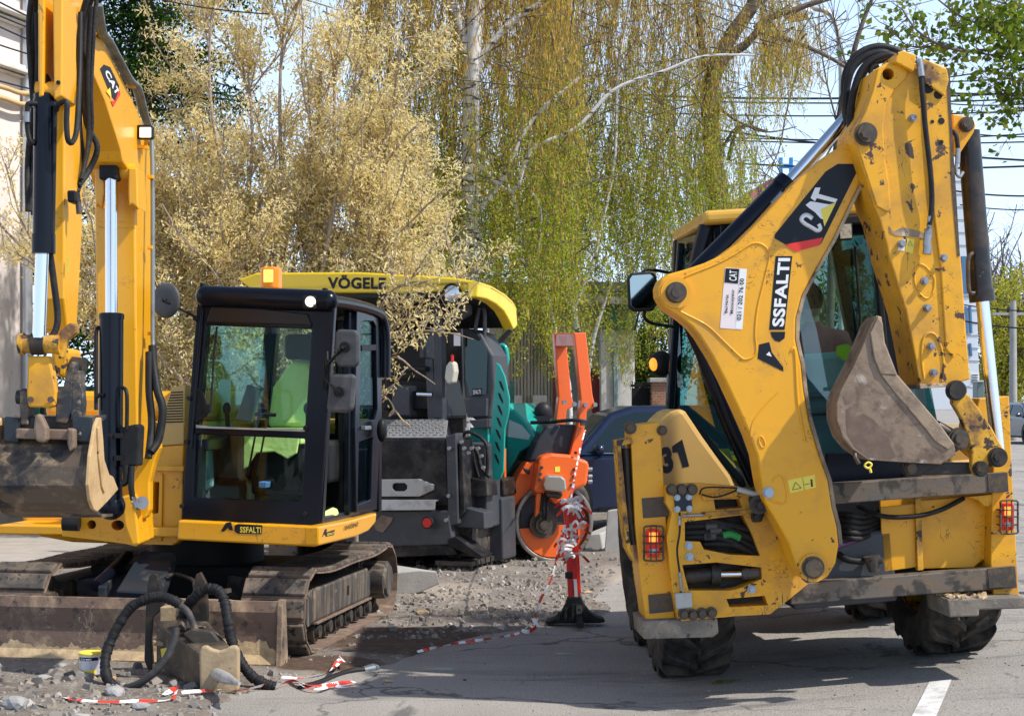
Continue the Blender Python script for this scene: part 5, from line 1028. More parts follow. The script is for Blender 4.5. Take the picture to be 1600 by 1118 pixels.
zt = E.hit(512, 470, yc0).z; zb = E.hit(499, 822, yc0).z; xT = E.hit(518, 470, yc0).x; xB = E.hit(499, 822, yc0).x; xLt = E.hit(313, 458, yc0).x; xLb = E.hit(284, 812, yc0).x; yb = .42
m = MB(); m.prism([(xLt + .02, yc0 + .02, zt - .02), (xT - .04, yc0 + .02, zt - .02), (xT - .04, yb, zt - .04), (xLt + .02, yb, zt - .04)], (0, 0, .075)); m.obj('roof', BLK, cabE, .04, 3)
m = MB(); m.tube([(xT - .03, yc0, zt - .02), (xT - .02, yc0 + .1, zt + .0), (xT - .03, -.3, zt + .01), (xT - .03, .2, zt - .005), (xT - .02, .36, zt - .05), (xT - .01, .42, zt - .2), (xT - .01, .42, zt - .5)], .045, 10); m.obj('roof_rail', BLK, cabE)
XS = (xT + xB) / 2 - .01
m = MB(); m.bar((xT - .03, yc0 + .06, zt - .02), (xB - .03, yc0 + .06, zb), .08, .1, (0, 1, 0)); m.obj('front_pillar', BLK, cabE, .02)
m = MB(); m.bar((xLt + .03, yb, zt - .05), (xLb + .03, yb, zb), .1, .1, (0, 1, 0)); m.bar((xLt + .03, yc0 + .06, zt - .03), (xLb + .03, yc0 + .06, zb), .05, .08, (0, 1, 0)); m.bar((xLt + .6, yb, zt - .05), (xLt + .6, yb, zb), .13, .06, (0, 1, 0)); m.bar((xLt, yb, zb + .55), (XS, yb, zb + .55), .06, .10); m.bar((xLt + .03, yc0, zb + .55), (xLt + .03, yb, zb + .55), .05, .08); m.bar((XS - .03, yb, zt - .05), (XS - .03, yb, zb), .08, .08, (0, 1, 0)); m.obj('rear_frame', BLK, cabE, .01)
m = MB(); m.prism([(xLt + .02, yb, zb + .5), (XS - .02, yb, zb + .5), (XS - .02, yb, zt - .04), (xLt + .02, yb, zt - .04)], (0, .006, 0)); m.obj('rear_window', GLC, cabE)
m = MB(); m.prism([(xLt + .01, yc0 + .08, zb + .3), (xLt + .01, yb, zb + .5), (xLt + .01, yb, zt - .04), (xLt + .01, yc0 + .08, zt - .04)], (.006, 0, 0)); m.obj('side_window', GLS, cabE)
m = MB(); m.prism([(xLb + .02, yc0 + .06, zb - .0), (xB - .03, yc0 + .06, zb), (xB - .03, yb, zb), (xLb + .02, yb, zb)], (0, 0, .05)); m.obj('cab_floor', BLM, cabE); m = MB(); m.box(((xLb + xB) / 2, yb - .02, zb + .28), (.85, .04, .55)); m.obj('rear_wall', BLM, cabE)
m = MB(); m.prism([(xLb + .025, yc0 + .1, zb), (xLb + .025, yb, zb), (xLb + .045, yb, zb + .54), (xLb + .045, yc0 + .1, zb + .54)], (-.012, 0, 0)); m.obj('side_panel', mat('inner_grey', (.06, .08, .08), .6), cabE)
# door folded back along the side with its window
def sp(name, px, m, parent=cabE, x=None, th=-.05, bevel=.012, holes=()): return ep(name, px, XS + .03 if x is None else x, th, m, parent, bevel, holes, 0)
door = sp('door', [(558, 481), (566, 476), (584, 478), (591, 488), (594, 560), (595, 655), (592, 720), (589, 795), (557, 800), (555, 668)], BLK, holes=[[(564, 504), (570, 501), (584, 502), (588, 510), (590, 640), (586, 655), (562, 658)], [(561, 690), (583, 682), (580, 780), (559, 788)]], bevel=.01)
sp('door_window', [(562, 502), (586, 500), (590, 655), (560, 660)], GLS2, door, XS + .01, -.005, 0); sp('door_window', [(559, 688), (585, 680), (582, 782), (557, 790)], GLS2, door, XS + .01, -.005, 0)
sp('window_bar', [(566, 539), (588, 538), (588, 547), (566, 548)], BLM, door, XS + .035, -.02, .003)
m = MB(); m.box(E.hit(572, 668, XS + .05, 0), (.04, .16, .03)); m.obj('door_handle', BLT, door, .006)
m = MB(); m.ball(E.hit(597, 672, XS + .09, 0), (.04, .05, .09)); m.obj('door_latch', BLM, door)
sp('b_pillar', [(547, 486), (556, 486), (556, 800), (546, 805)], BLK, None or cabE, XS, -.05, .008)
sp('b_pillar', [(536, 500), (543, 500), (545, 800), (538, 803)], BLM, cabE, XS - .05, -.04, .008)
m = MB(); m.bar((XS - .05, yc0 + .1, zb + .03), (XS - .05, yb, zb + .03), .05, .06); m.obj('door_sill', BLK, cabE, .01)
# skirt
sk_ = ep('skirt', [(278, 812), (498, 822), (499, 852), (490, 854), (276, 843)], yc0 - .07, .12, YELB, bevel=.014)
ep('skirt', [(498, 822), (545, 813), (589, 801), (587, 816), (576, 829), (556, 838), (499, 852)], XS + .06, -.10, YELB, bevel=.012, ax=0)
# firm marks
ys_ = yc0 - .0725
def el(s, bl_, br_, tl_, v, mt, parent, off=.02, ax=1): return lettering(s, E.hit(*bl_, v, ax), E.hit(*br_, v, ax), E.hit(*tl_, v, ax), mt, parent, off)
ep('logo_panel', [(367, 820), (372, 818), (410, 820), (409, 834), (371, 833), (366, 829)], ys_, .002, BLV, sk_, 0); el('SSFALTI', (375, 831.5), (408, 832.5), (375, 822), ys_ - .001, YLV, sk_, .03)
ep('logo_letter', [(345, 829), (353, 816), (361, 815), (364, 828), (359, 828), (356, 824), (350, 830)], ys_, .002, BLV, sk_, 0)
sd = [o for o in ex.children if o.name.startswith('skirt')][-1]; xs2 = XS + .0615
ep('logo_panel', [(510, 831), (523, 827), (522, 835), (509, 838)], xs2, -.001, BLV, sd, 0, ax=0); ep('logo_letter', [(503, 839), (508, 826), (511, 826), (509, 837), (507, 834)], xs2, -.001, BLV, sd, 0, ax=0)
el('SSFALTI', (511, 836.5), (521.5, 834), (511.5, 832.5), xs2 + .001, YLV, sd, .03, 0); el('18400840', (537, 829), (559, 822), (538, 821), xs2, BLV, sd, .01, 0)
# lamps, beacon, mirrors
m = MB(); m.box(E.hit(484, 472, yc0 - .09), (.09, .05, .09)); o = m.obj('work_lamp', BLM, cabE, .01); m = MB(); m.cyl(E.hit(485, 471, yc0 - .115), E.hit(485, 471, yc0 - .122), .036, n=24); m.obj('lens', LIT, o)
bc = E.hit(424, 452, yc0 + .35); m = MB(); m.cyl(bc + Vector((0, 0, -.03)), bc + Vector((0, 0, 0)), .075, n=28); bco = m.obj('beacon', BLM, cabE, .005)
m = MB(); m.prism([bc + Vector((a * .068, b * .068, 0)) for a, b in ((-1, -.6), (-.6, -1), (.6, -1), (1, -.6), (1, .6), (.6, 1), (-.6, 1), (-1, .6))], (0, 0, .155)); m.obj('beacon_lens', AMB, bco, .015, 3); m = MB(); m.box(bc + Vector((0, -.068, .09)), (.07, .012, .09)); m.obj('beacon_core', AMBC, bco, .01)
for (x0, y0, x1, y1, ang, px_, py_) in ((523, 514, 560, 574, 0, 511, 571), (510, 583, 555, 645, 8, 507, 588)):
    cx, cy = (x0 + x1) / 2, (y0 + y1) / 2; hw, hh = (x1 - x0) / 2, (y1 - y0) / 2; k = math.tan(R(ang)) * hh
    pts = [(cx - hw + k, y0 + 6), (cx - hw + 5 + k, y0), (cx + hw - 5 + k * .7, y0 + 1), (cx + hw, y0 + 8), (cx + hw - k * .8, y1 - 8), (cx + hw - 6 - k, y1), (cx - hw + 6 - k, y1 - 1), (cx - hw - k * .2, y1 - 9)]
    mr = ep('mirror_shell', pts, yc0 - .16, .06, mat('mirror_back', (.05, .055, .062), .55, c2=(.12, .12, .12), s2=8, f2=(.5, .75)), cabE, .022)
    m = MB(); c = E.hit(cx - 2, cy - 2, yc0 - .16); m.cyl(c, c + Vector((0, -.025, 0)), .035, n=20); m.cyl(c + Vector((0, -.02, 0)), c + Vector((0, -.05, 0)), .016, n=10); m.obj('mirror_mount', BLM, mr)
    m = MB(); m.tube([c + Vector((0, -.045, 0)), E.hit(px_, py_, yc0 - .08)], .012, 8); m.tube([E.hit(px_, py_ - 22, yc0 - .04), E.hit(px_, py_, yc0 - .07), E.hit(px_ - 2, py_ + 20, yc0 - .04)], .01, 8); m.obj('mirror_arm', BLM, mr)
c = E.hit(258, 469, yc0 - .05); m = MB(); m.lathe([(0, -.012), (.08, -.008), (.118, 0), (.124, .012), (.118, .02), (0, .02)], c, (.35, 1, 0), 32); rm = m.obj('round_mirror', MC['mirror_back'], cabE)
m = MB(); m.tube([c + Vector((-.01, -.02, .0)), E.hit(285, 484, yc0 - .06), E.hit(312, 499, yc0)], .010, 8); m.ball(c + Vector((0, -.02, .0)), .016); m.obj('mirror_arm', BLM, rm)
m = MB()
for x, y in ((306, 498), (296, 622), (292, 690), (484, 507), (478, 668), (477, 802), (285, 790)): m.cut(); c = E.hit(x, y, yc0 - .0); m.cyl(c, c + Vector((0, -.018, 0)), .016, n=12)
m.obj('frame_bolt', BLM, cabE, .003)
m = MB(); m.tube([E.hit(339, 510, yc0 - .02), E.hit(334, 560, yc0 - .03), E.hit(330, 632, yc0 - .03)], .008, 6); m.box(E.hit(326, 638, yc0 - .02), (.035, .04, .06)); m.obj('wiper', BLM, cabE)
m = MB()
for x, y in ((317, 450), (508, 458)): m.cut(); m.box(E.hit(x, y, yc0 + .02), (.03, .05, .07))
m.obj('roof_bracket', BLM, cabE, .006)
# interior
GRN = mat('lime_seat_cover', (.68, .86, .28), .85, c2=(.58, .76, .22), s2=5, f2=(.4, .7), bump=.004, bs=30)
seat = bpy.data.objects.new('operator_seat', None); COL.objects.link(seat); seat.parent = cabE
sc = E.hit(440, 680, -.25); 
m = MB(); m.prism([(sc.x - .17, -.10, sc.z + .05), (sc.x + .20, -.10, sc.z + .05), (sc.x + .20, -.03, sc.z + .42), (sc.x + .12, .02, sc.z + .56), (sc.x - .02, .02, sc.z + .56), (sc.x - .15, -.03, sc.z + .36)], (0, .12, 0)); m.obj('seat_back', GRN, seat, .045, 3)
m = MB(); m.box((sc.x + .07, .0, sc.z + .66), (.24, .10, .19)); m.obj('headrest', mat('seat_black', (.025, .02, .018), .7), seat, .035, 3)
m = MB(); m.box((sc.x + .02, -.33, sc.z - .0), (.46, .46, .11)); m.prism([(sc.x - .22, -.565, sc.z + .03), (sc.x + .24, -.565, sc.z + .03), (sc.x + .22, -.575, sc.z - .12), (sc.x + .15, -.58, sc.z - .16), (sc.x + .05, -.575, sc.z - .11), (sc.x - .08, -.58, sc.z - .12), (sc.x - .15, -.58, sc.z - .22), (sc.x - .22, -.58, sc.z - .26), (sc.x - .25, -.57, sc.z - .1)], (0, .02, 0)); m.obj('seat_cover', GRN, seat, .02)
m = MB(); m.box((sc.x + .02, -.2, sc.z - .25), (.4, .45, .36)); m.obj('seat_base', BLM, seat, .03)
m = MB()
for x in (405, 419): m.cut(); m.tube([E.hit(x - 18, 742, -.85), E.hit(x, 648, -.8)], .008, 6); m.tube([E.hit(x - 6, 647, -.8), E.hit(x + 12, 648, -.8)], .014, 6)
m.obj('travel_lever', BLM, cabE)
m = MB(); m.box((xLb + .18, -.35, zb + .45), (.2, .55, .35)); m.cut(); m.box((XS - .16, -.4, zb + .42), (.16, .5, .3)); m.obj('console', BLM, cabE, .03)
for dx, yy in ((.18, -.62), (.78, -.62)): m = MB(); m.tube([(xLb + dx, yy, zb + .6), (xLb + dx, yy - .04, zb + .78)], .018, 8); m.ball((xLb + dx, yy - .04, zb + .80), (.03, .03, .045)); m.obj('joystick', BLM, cabE)
ep('paper_notice', [(344, 592), (361, 592), (360, 640), (344, 644), (336, 620)], -.30, .003, mat('paper', (.62, .68, .68), .7), cabE, 0); ep('cab_monitor', [(385, 600), (406, 608), (392, 660), (368, 655)], -.55, .06, mat('monitor_grey', (.12, .16, .18), .4), cabE, .012)
ep('blue_box', [(404, 752), (416, 753), (415, 762), (404, 761)], -.75, .1, mat('blue_carton', (.08, .2, .45), .6), cabE, .004)
ep('inner_panel', [(302, 682), (330, 690), (332, 760), (302, 775)], -.7, .05, mat('pale_plastic', (.35, .48, .46), .5), cabE, .02)
m = MB(); m.tube([(XS - .10, yc0 + .12, zb + .02), (XS - .06, yc0 + .4, zb + .06), (XS - .1, yc0 + .5, zb + .05)], .04, 8); m.obj('green_cloth', GRN, cabE)
# ---------------------------------------------------------------- hydraulic breaker lying on the ground
def GZ(px, py):
    g = G(px, py); return Vector((g.x, g.y, grnd(g.x, g.y)))
b0 = GZ(285, 1066); BR = Fr(tuple(b0))
bk_ = thing('hydraulic_breaker', None, 'dusty hydraulic breaker attachment lying on the ground in front of the dozer blade', 'breaker', M=BR.M)
def lp_(name, px, Y, th, m, parent, fr=BR, bevel=.006, holes=()):
    mb = MB(); mb.prism([P_(a, b, Y) for a, b in px], (0, th, 0), [[P_(a, b, Y) for a, b in h] for h in holes]); return mb.into(fr).obj(name, m, parent, bevel)
BRD = mat('breaker_steel', (.06, .05, .042), .55, .3, c2=(.2, .15, .1), s2=5, f2=(.45, .7), c3=(.33, .27, .2), s3=20, f3=(.62, .72), bump=.003, bs=40)
BRT = mat('breaker_dust', (.40, .30, .18), .8, c2=(.27, .19, .11), s2=7, f2=(.45, .65), c3=(.12, .09, .07), s3=25, f3=(.64, .7), bump=.003, bs=40)
A = [P_(x, y, 10.15) for x, y in ((243, 968), (322, 965), (322, 1036), (243, 1040))]; Bq = [P_(x, y, 9.58) for x, y in ((313, 1022), (370, 1018), (370, 1080), (313, 1083))]
m = MB(); m.add(A + Bq, [[0, 1, 2, 3], [7, 6, 5, 4], [0, 4, 5, 1], [1, 5, 6, 2], [2, 6, 7, 3], [3, 7, 4, 0]]); m.into(BR).obj('breaker_body', BRD, bk_, .02)
lp_('nose_plate', [(311, 1019), (315, 1009), (322, 1009), (331, 1014), (342, 1017), (352, 1014), (359, 1009), (369, 1009), (373, 1014), (373, 1077), (367, 1083), (312, 1087)], 9.52, .06, BRT, bk_, bevel=.012)
m = MB(); m.cyl(P_(338, 1052, 9.54), P_(353, 1059, 9.30), .036, n=24); m.cyl(P_(353, 1059, 9.30), P_(374, 1067, 9.02), .036, .009, n=24); m.into(BR).obj('chisel', mat('chisel_steel', (.50, .51, .53), .3, .3, c2=(.25, .24, .23), s2=10, f2=(.5, .7)), bk_)
lp_('mount_plate', [(228, 930), (232, 900), (238, 894), (246, 897), (252, 920), (256, 940), (255, 950), (238, 965), (236, 1000), (240, 1048), (231, 1046), (225, 1030)], 10.2, .05, GRS, bk_, bevel=.008)
lp_('mount_plate', [(300, 960), (301, 920), (306, 897), (313, 893), (322, 910), (325, 960), (322, 990), (310, 985)], 10.1, .05, GRS, bk_, bevel=.008)
lp_('mount_beam', [(250, 948), (300, 946), (300, 972), (250, 975)], 10.15, .1, BRT, bk_); lp_('side_rib', [(238, 1000), (262, 1004), (264, 1010), (238, 1008)], 10.05, .1, BRT, bk_); lp_('side_rib', [(238, 1036), (270, 1043), (270, 1049), (238, 1046)], 10.05, .1, BRT, bk_)
m = MB(); m.prism([P_(x, y, 9.75) for x, y in ((285, 990), (300, 982), (330, 985), (342, 1000), (345, 1016), (318, 1020), (305, 1008))], (0, .05, 0)); m.into(BR).obj('cover_plate', BRD, bk_, .01)
lp_('warning_label', [(251, 1013), (262, 1011), (262, 1028), (253, 1031)], 10.0, .002, YLV, bk_, bevel=0)
m = MB(); m.cyl(P_(285, 960, 10.0), P_(283, 986, 9.9), .03, n=12); m.cyl(P_(283, 986, 9.9), P_(283, 990, 9.9), .02, n=10); m.cut(); m.cyl(P_(304, 978, 9.85), P_(305, 996, 9.8), .026, n=10); m.cut(); m.cyl(P_(351, 920, 9.9), P_(352, 926, 9.9), .04, n=12)
m.into(BR).obj('hose_coupling', BOLTD, bk_, .003)
def wrinkled(pts, r, n=10, k=10, amp=.16, seed=1):
    P = crom(pts, k); m = MB(); rs = np.random.RandomState(seed); L = len(P); m.tube(P, r, n, raw=True)
    for i in range(L):
        s_ = 1 + amp * (.35 * math.sin(i * 1.9) + rs.uniform(-.9, .9))
        for j in range(n): q = Vector(m.v[i * n + j]); m.v[i * n + j] = tuple(P[i] + (q - P[i]) * (s_ + rs.uniform(-.07, .07)))
    return m
SLV = mat('fabric_sleeve', (.014, .014, .016), .6, c2=(.035, .034, .033), s2=20, f2=(.5, .8), bump=.004, bs=50)
w1 = [P_(*p) for p in ((181, 1074, 9.72), (168, 1060, 9.74), (164, 1035, 9.8), (170, 1008, 9.85), (183, 980, 9.88), (203, 950, 9.9), (225, 937, 9.9), (250, 932, 9.9), (272, 938, 9.88), (280, 944, 9.88))]
wrinkled(w1, .032, seed=2, k=14, amp=.13).into(BR).obj('sleeved_hose', SLV, bk_)
m = MB(); m.tube([P_(*p) for p in ((275, 980, 9.7), (272, 1000, 9.68), (258, 1030, 9.65), (235, 1055, 9.64), (208, 1071, 9.66), (180, 1075, 9.72))], .023, 10); m.cut(); m.tube([P_(*p) for p in ((278, 943, 9.88), (293, 955, 9.86), (302, 975, 9.85), (304, 990, 9.82))], .022, 10)
m.into(BR).obj('bare_hose', mat('dusty_hose', (.045, .045, .048), .6, c2=(.12, .105, .09), s2=8, f2=(.48, .7)), bk_)
w2 = [P_(*p) for p in ((283, 968, 9.98), (292, 948, 9.95), (305, 932, 9.92), (322, 920, 9.9), (340, 922, 9.88), (351, 940, 9.85), (356, 968, 9.8), (362, 1000, 9.78), (374, 1030, 9.75), (392, 1054, 9.72), (412, 1067, 9.7), (430, 1073, 9.7))]
wrinkled(w2, .033, seed=5, k=14, amp=.13).into(BR).obj('sleeved_hose', SLV, bk_)
h0 = GZ(545, 1052); HF = Fr(tuple(h0)); hs_ = thing('loose_hose', None, 'free end of a black hose with grey fitting on the asphalt beside the tape', 'hose', M=HF.M)
m = MB(); m.tube([P_(468, 1076, 9.70), P_(500, 1066, 9.92), P_(530, 1054, 10.2), P_(555, 1047, 10.32), P_(572, 1046, 10.37)], .022, 10); m.into(HF).obj('hose', RUB, hs_)
m = MB(); m.cyl(P_(568, 1047, 10.36), P_(584, 1044, 10.4), .028, .036, n=14); m.cyl(P_(584, 1044, 10.4), P_(591, 1043, 10.42), .036, .02, n=14); m.into(HF).obj('end_fitting', mat('grey_fitting', (.12, .15, .17), .5, .4, c2=(.25, .24, .22), s2=20, f2=(.5, .7)), hs_)
# paint pail ---------------------------------------------------
g = GZ(142, 1063); g.z += .02; pl = thing('paint_pail', g, 'small white and yellow paint pail standing in front of the dozer blade', 'pail')
m = MB(); m.lathe([(0, 0), (.062, 0), (.066, .006), (.072, .115), (.075, .118), (.075, .128), (0, .128)], (0, 0, 0), (0, 0, 1), 36); m.obj('tub', mat('pail_white', (.70, .71, .82), .4, c2=(.4, .38, .36), s2=20, f2=(.55, .75)), pl)
m = MB(); m.lathe([(.070, .122), (.0765, .124), (.0765, .136), (.07, .14), (.064, .134), (0, .134)], (0, 0, 0), (0, 0, 1), 36); m.obj('lid', YLV, pl)
def curved(x0, x1, z0, z1, m_, name, off=.0008, n=8):
    mb = MB(); V = []
    for i in range(n + 1):
        a = -math.pi / 2 + (x0 + (x1 - x0) * i / n)
        for z in (z0, z1): r = .0655 + .0585 * z + off; V.append((r * math.cos(a), r * math.sin(a), z))
    mb.add(V, [[2 * i, 2 * i + 2, 2 * i + 3, 2 * i + 1] for i in range(n)]); return mb.obj(name, m_, pl)
curved(-.95, .9, .092, .112, BLV, 'label_band'); curved(-.5, .8, .008, .035, YLV, 'label_patch'); 
for k in range(3): curved(-1.15, -.85, .03 + .02 * k, .042 + .02 * k, YLV, 'label_mark')
V2, F2 = text2d('Ceresit', .02); mb = MB(); vv = []
for a, b in V2: q = -math.pi / 2 + (-.7 + 1.0 * a); z = .096 + .013 * b; r = .0655 + .0585 * z + .0018; vv.append((r * math.cos(q), r * math.sin(q), z))
mb.add(vv, F2); mb.obj('lettering', WHT, pl)
m = MB(); m.tube([(-.074, 0, .11), (-.07, -.04, .05), (-.03, -.078, .03)], .002, 5); m.obj('wire_handle', BLT, pl)
g = GZ(166, 1068); m = MB(); rs = np.random.RandomState(2)
for i in range(16): a = rs.uniform(0, 6.28); r_ = rs.uniform(.01, .06); m.add([(r_ * math.cos(a), r_ * math.sin(a), .004), (r_ * math.cos(a + .6) + .03, r_ * math.sin(a + .6), .012), (r_ * math.cos(a + 1) + .02, r_ * math.sin(a + 1) + .03, .03), (r_ * math.cos(a) - .01, r_ * math.sin(a) + .02, .02)], [[0, 1, 2, 3]])
o = m.obj('dry_leaves', mat('dry_leaf', (.45, .27, .14), .8)); o.location = g; tag(o, 'little heap of dry brown leaves lying beside the paint pail', 'leaves', kind='stuff')
# barrier tape -----------------------------------------------------
TW = mat('tape_white', (.88, .85, .85), .5); TRd = mat('tape_red', (.72, .05, .03), .4)
def ribbon(m, pts, wd=.05, seed=0, k=8, stripe=.11, tw=.9, lie=True):
    rs = np.random.RandomState(seed); P = crom(pts, k); s = 0; ph = rs.uniform(0, 6)
    for i in range(len(P) - 1):
        a, b = P[i], P[i + 1]; d = (b - a); L = d.length
        if L < 1e-5: continue
        d.normalize(); up = Vector((0, 0, 1)) if lie else Vector((0, -1, 0)); x = d.cross(up)
        if x.length < .1: x = Vector((1, 0, 0))
        x.normalize(); y = x.cross(d)
        def off(t, dd=d): q = ph + t * tw * 9; w_ = wd * .66 * (.75 + .25 * math.sin(t * 13)); qq = .75 * math.sin(q); return (x * math.cos(qq) + y * math.sin(qq)) * w_ / 2
        o1, o2 = off(s), off(s + L)
        m.mat = int((s + L / 2) / stripe) % 2; z = Vector((0, 0, .0))
        lift1 = Vector((0, 0, abs(o1.z) if lie else 0)); lift2 = Vector((0, 0, abs(o2.z) if lie else 0))
        m.add([a - o1 + lift1, b - o2 + lift2, b + o2 + lift2, a + o1 + lift1], [[0, 1, 2, 3]]); s += L
def gp(L, h=.012): return [GZ(x, y) + Vector((0, 0, h)) for x, y in L]
m = MB(); ribbon(m, gp([(78, 1101), (100, 1100), (128, 1104), (180, 1105), (235, 1104), (258, 1103), (266, 1100)]), .045, 1, tw=.6); ribbon(m, gp([(256, 1096), (266, 1091), (276, 1088), (270, 1101)]), .05, 3)
tag(m.obj('barrier_tape', [TW, TRd]), 'red and white tape lying nearly straight on the gravel at the bottom left', 'barrier tape', 'barrier tape on the ground')
m = MB(); ribbon(m, gp([(284, 1094), (310, 1092), (345, 1087), (372, 1084), (400, 1080), (428, 1074), (452, 1066), (470, 1064)], .02), .055, 6, tw=.5); ribbon(m, gp([(430, 1078), (460, 1070), (490, 1076), (525, 1075), (555, 1070)], .02), .05, 7); ribbon(m, gp([(440, 1066), (480, 1067), (510, 1060), (530, 1046), (536, 1040)], .03), .045, 8); ribbon(m, gp([(455, 1064), (475, 1078), (500, 1082), (520, 1076), (535, 1079), (558, 1072)], .02), .045, 9); ribbon(m, gp([(525, 1056), (533, 1047), (528, 1041), (538, 1048)], .06), .03, 10)
m.add([], []); tag(m.obj('barrier_tape', [TW, TRd]), 'tangled red and white tape on the ground below the breaker and the hose end', 'barrier tape', 'barrier tape on the ground')
m = MB(); t_ = [GZ(652, 1022) + Vector((0, 0, .02)), GZ(690, 1013) + Vector((0, 0, .02)), GZ(730, 1006) + Vector((0, 0, .02)), GZ(780, 999) + Vector((0, 0, .02)), P_(815, 986, 12.0), P_(833, 965, 12.1), P_(845, 935, 12.15), P_(862, 902, 12.2), P_(872, 860, 12.25), P_(888, 800, 12.3), P_(898, 745, 12.8), P_(907, 700, 14.5), P_(914, 672, 16.9)]
ribbon(m, t_, .035, 11, stripe=.08, tw=1.3, k=16, lie=False); ribbon(m, [P_(833, 965, 12.1), P_(838, 978, 12.0), P_(826, 986, 11.9), P_(815, 984, 11.9)], .06, 12, lie=False)
tape3 = m.obj('barrier_tape', [TW, TRd]); tag(tape3, 'thin red and white tape rising past the red post to the orange roller', 'barrier tape', 'barrier tape on the ground')
rs = np.random.RandomState(8); m = MB()
for i in range(40):
    c = random.choice([(893, 790), (896, 830), (888, 850), (890, 840), (893, 862), (902, 788)]); a = rs.uniform(0, 6.28); L = rs.uniform(12, 38); x, y = c[0] + rs.uniform(-5, 6), c[1] + rs.uniform(-10, 10)
    Y0 = 12.3 - rs.uniform(0, .1); dx, dy = math.cos(a) * L, -abs(math.sin(a)) * L * .5 + rs.uniform(0, 14)
    ribbon(m, [P_(x, y, Y0), P_(x + dx * .5, y + dy * .6 - 5, Y0 - .03), P_(x + dx, y + dy + 6, Y0 + .02)], .034, i, k=6, stripe=.12, lie=False)
tk = m.obj('knotted_tape', [TW, mat('tape_red', (0, 0, 0))], tape3)
# red barrier post on a rubber foot ---------------------------------
g = GZ(898, 968); PF = Fr(tuple(g)); po = thing('barrier_post', None, 'red plastic barrier post leaning on a black rubber foot at the edge of the asphalt', 'barrier post', M=PF.M)
lp_('post', [(880, 790), (884, 786), (900, 785), (903, 820), (908, 925), (906, 934), (890, 937), (888, 932)], 12.42, .10, RED, po, PF, .012)
lp_('post_rib', [(888, 792), (897, 791), (902, 925), (894, 927)], 12.405, .02, mat('dark_red_plastic', (.55, .015, .01), .4), po, PF, .004)
lp_('reflector_strip', [(896, 905), (901, 904), (903, 932), (898, 933)], 12.40, .01, WHT, po, PF, .001)
m = MB()
for k in range(7): m.cut(); y = 875 + k * 5; m.box(P_(892.5, y, 12.40), (.035, .012, .012))
m.into(PF).obj('grip_ridge', MC['dark_red_plastic'], po)
m = MB(); m.box(P_(889, 898, 12.40), (.06, .03, .05)); m.into(PF).obj('hook', BLM, po, .006)
lp_('rubber_foot', [(853, 974), (856, 970), (868, 966), (878, 957), (884, 945), (888, 933), (908, 932), (913, 944), (922, 956), (934, 964), (945, 967), (946, 971), (938, 973)], 12.38, .16, mat('foot_rubber', (.018, .019, .02), .8, c2=(.07, .065, .06), s2=10, f2=(.5, .75), bump=.003, bs=60), po, PF, .01)
m = MB(); c = P_(899, 970, 12.46); m.prism([c + Vector((0, y, z)) for y, z in ((-.35, -.0), (-.3, .03), (-.12, .06), (-.06, .18), (.06, .18), (.12, .06), (.3, .03), (.35, 0))], (.05, 0, 0)); m.into(PF).obj('foot_rib', MC['foot_rubber'], po, .006)
m = MB()
for k in range(5): m.cut(); x = 871 + k * 12; m.bar(P_(x, 970, 12.365), P_(x + (0 if k == 2 else (2 - k) * 1.5), 955 - 6 * (2 - abs(k - 2)), 12.365), .02, .02, (0, 1, 0))
m.into(PF).obj('foot_ridge', MC['foot_rubber'], po, .003)
# kerb blocks and stone posts --------------------------------------
def block(name, front, Y, th, label, cat, m_=CONC, dz=0, group=None, bevel=.012):
    base = min(front, key=lambda p: -p[1]); o0 = P_(base[0], base[1], Y); fr = Fr(tuple(o0)); mb = MB(); mb.prism([P_(a, b, Y) for a, b in front], th); o = mb.into(fr).obj(name, m_, None, bevel); o.matrix_world = fr.M; return tag(o, label, cat, group)
block('kerb_stone', [(618, 894), (655, 890), (683, 892), (688, 912), (655, 926), (618, 932)], 14.3, (-.9, 1.2, 0), 'grey concrete kerb block lying behind the excavator tracks', 'kerb stone')
block('kerb_stone', [(912, 835), (938, 833), (942, 858), (914, 862)], 18.5, (.35, 1.4, 0), 'grey concrete kerb piece lying beside the upright stone post', 'kerb stone')
block('stone_post', [(949, 797), (970, 795), (974, 862), (964, 866), (944, 864)], 18.2, (.05, .16, 0), 'upright worn concrete post leaning in front of the dark blue car', 'stone post', BUFF if 0 else CONC)
block('masonry_block', [(375, 852), (394, 852), (404, 846), (405, 890), (376, 892)], 15.6, (0, .25, 0), 'broken buff masonry block seen below the excavator cab', 'masonry block', mat('masonry', (.45, .36, .29), .9, c2=(.33, .25, .2), s2=5, f2=(.4, .7), bump=.004, bs=30))
rs = np.random.RandomState(14); pts = np.array([list(P_(395 + 30 * rs.rand(), 884, 15.4 + .3 * rs.rand())) for _ in range(260)]); v, f = leaves(pts, rs.uniform(.03, .09, 260), .02, 'up', rs)
tag(fast('grass', v, f, leafm('grass_leaf', [(.12, .25, .02), (.25, .4, .05)])), 'bright green grass tuft beside the broken masonry block', 'grass', kind='stuff')
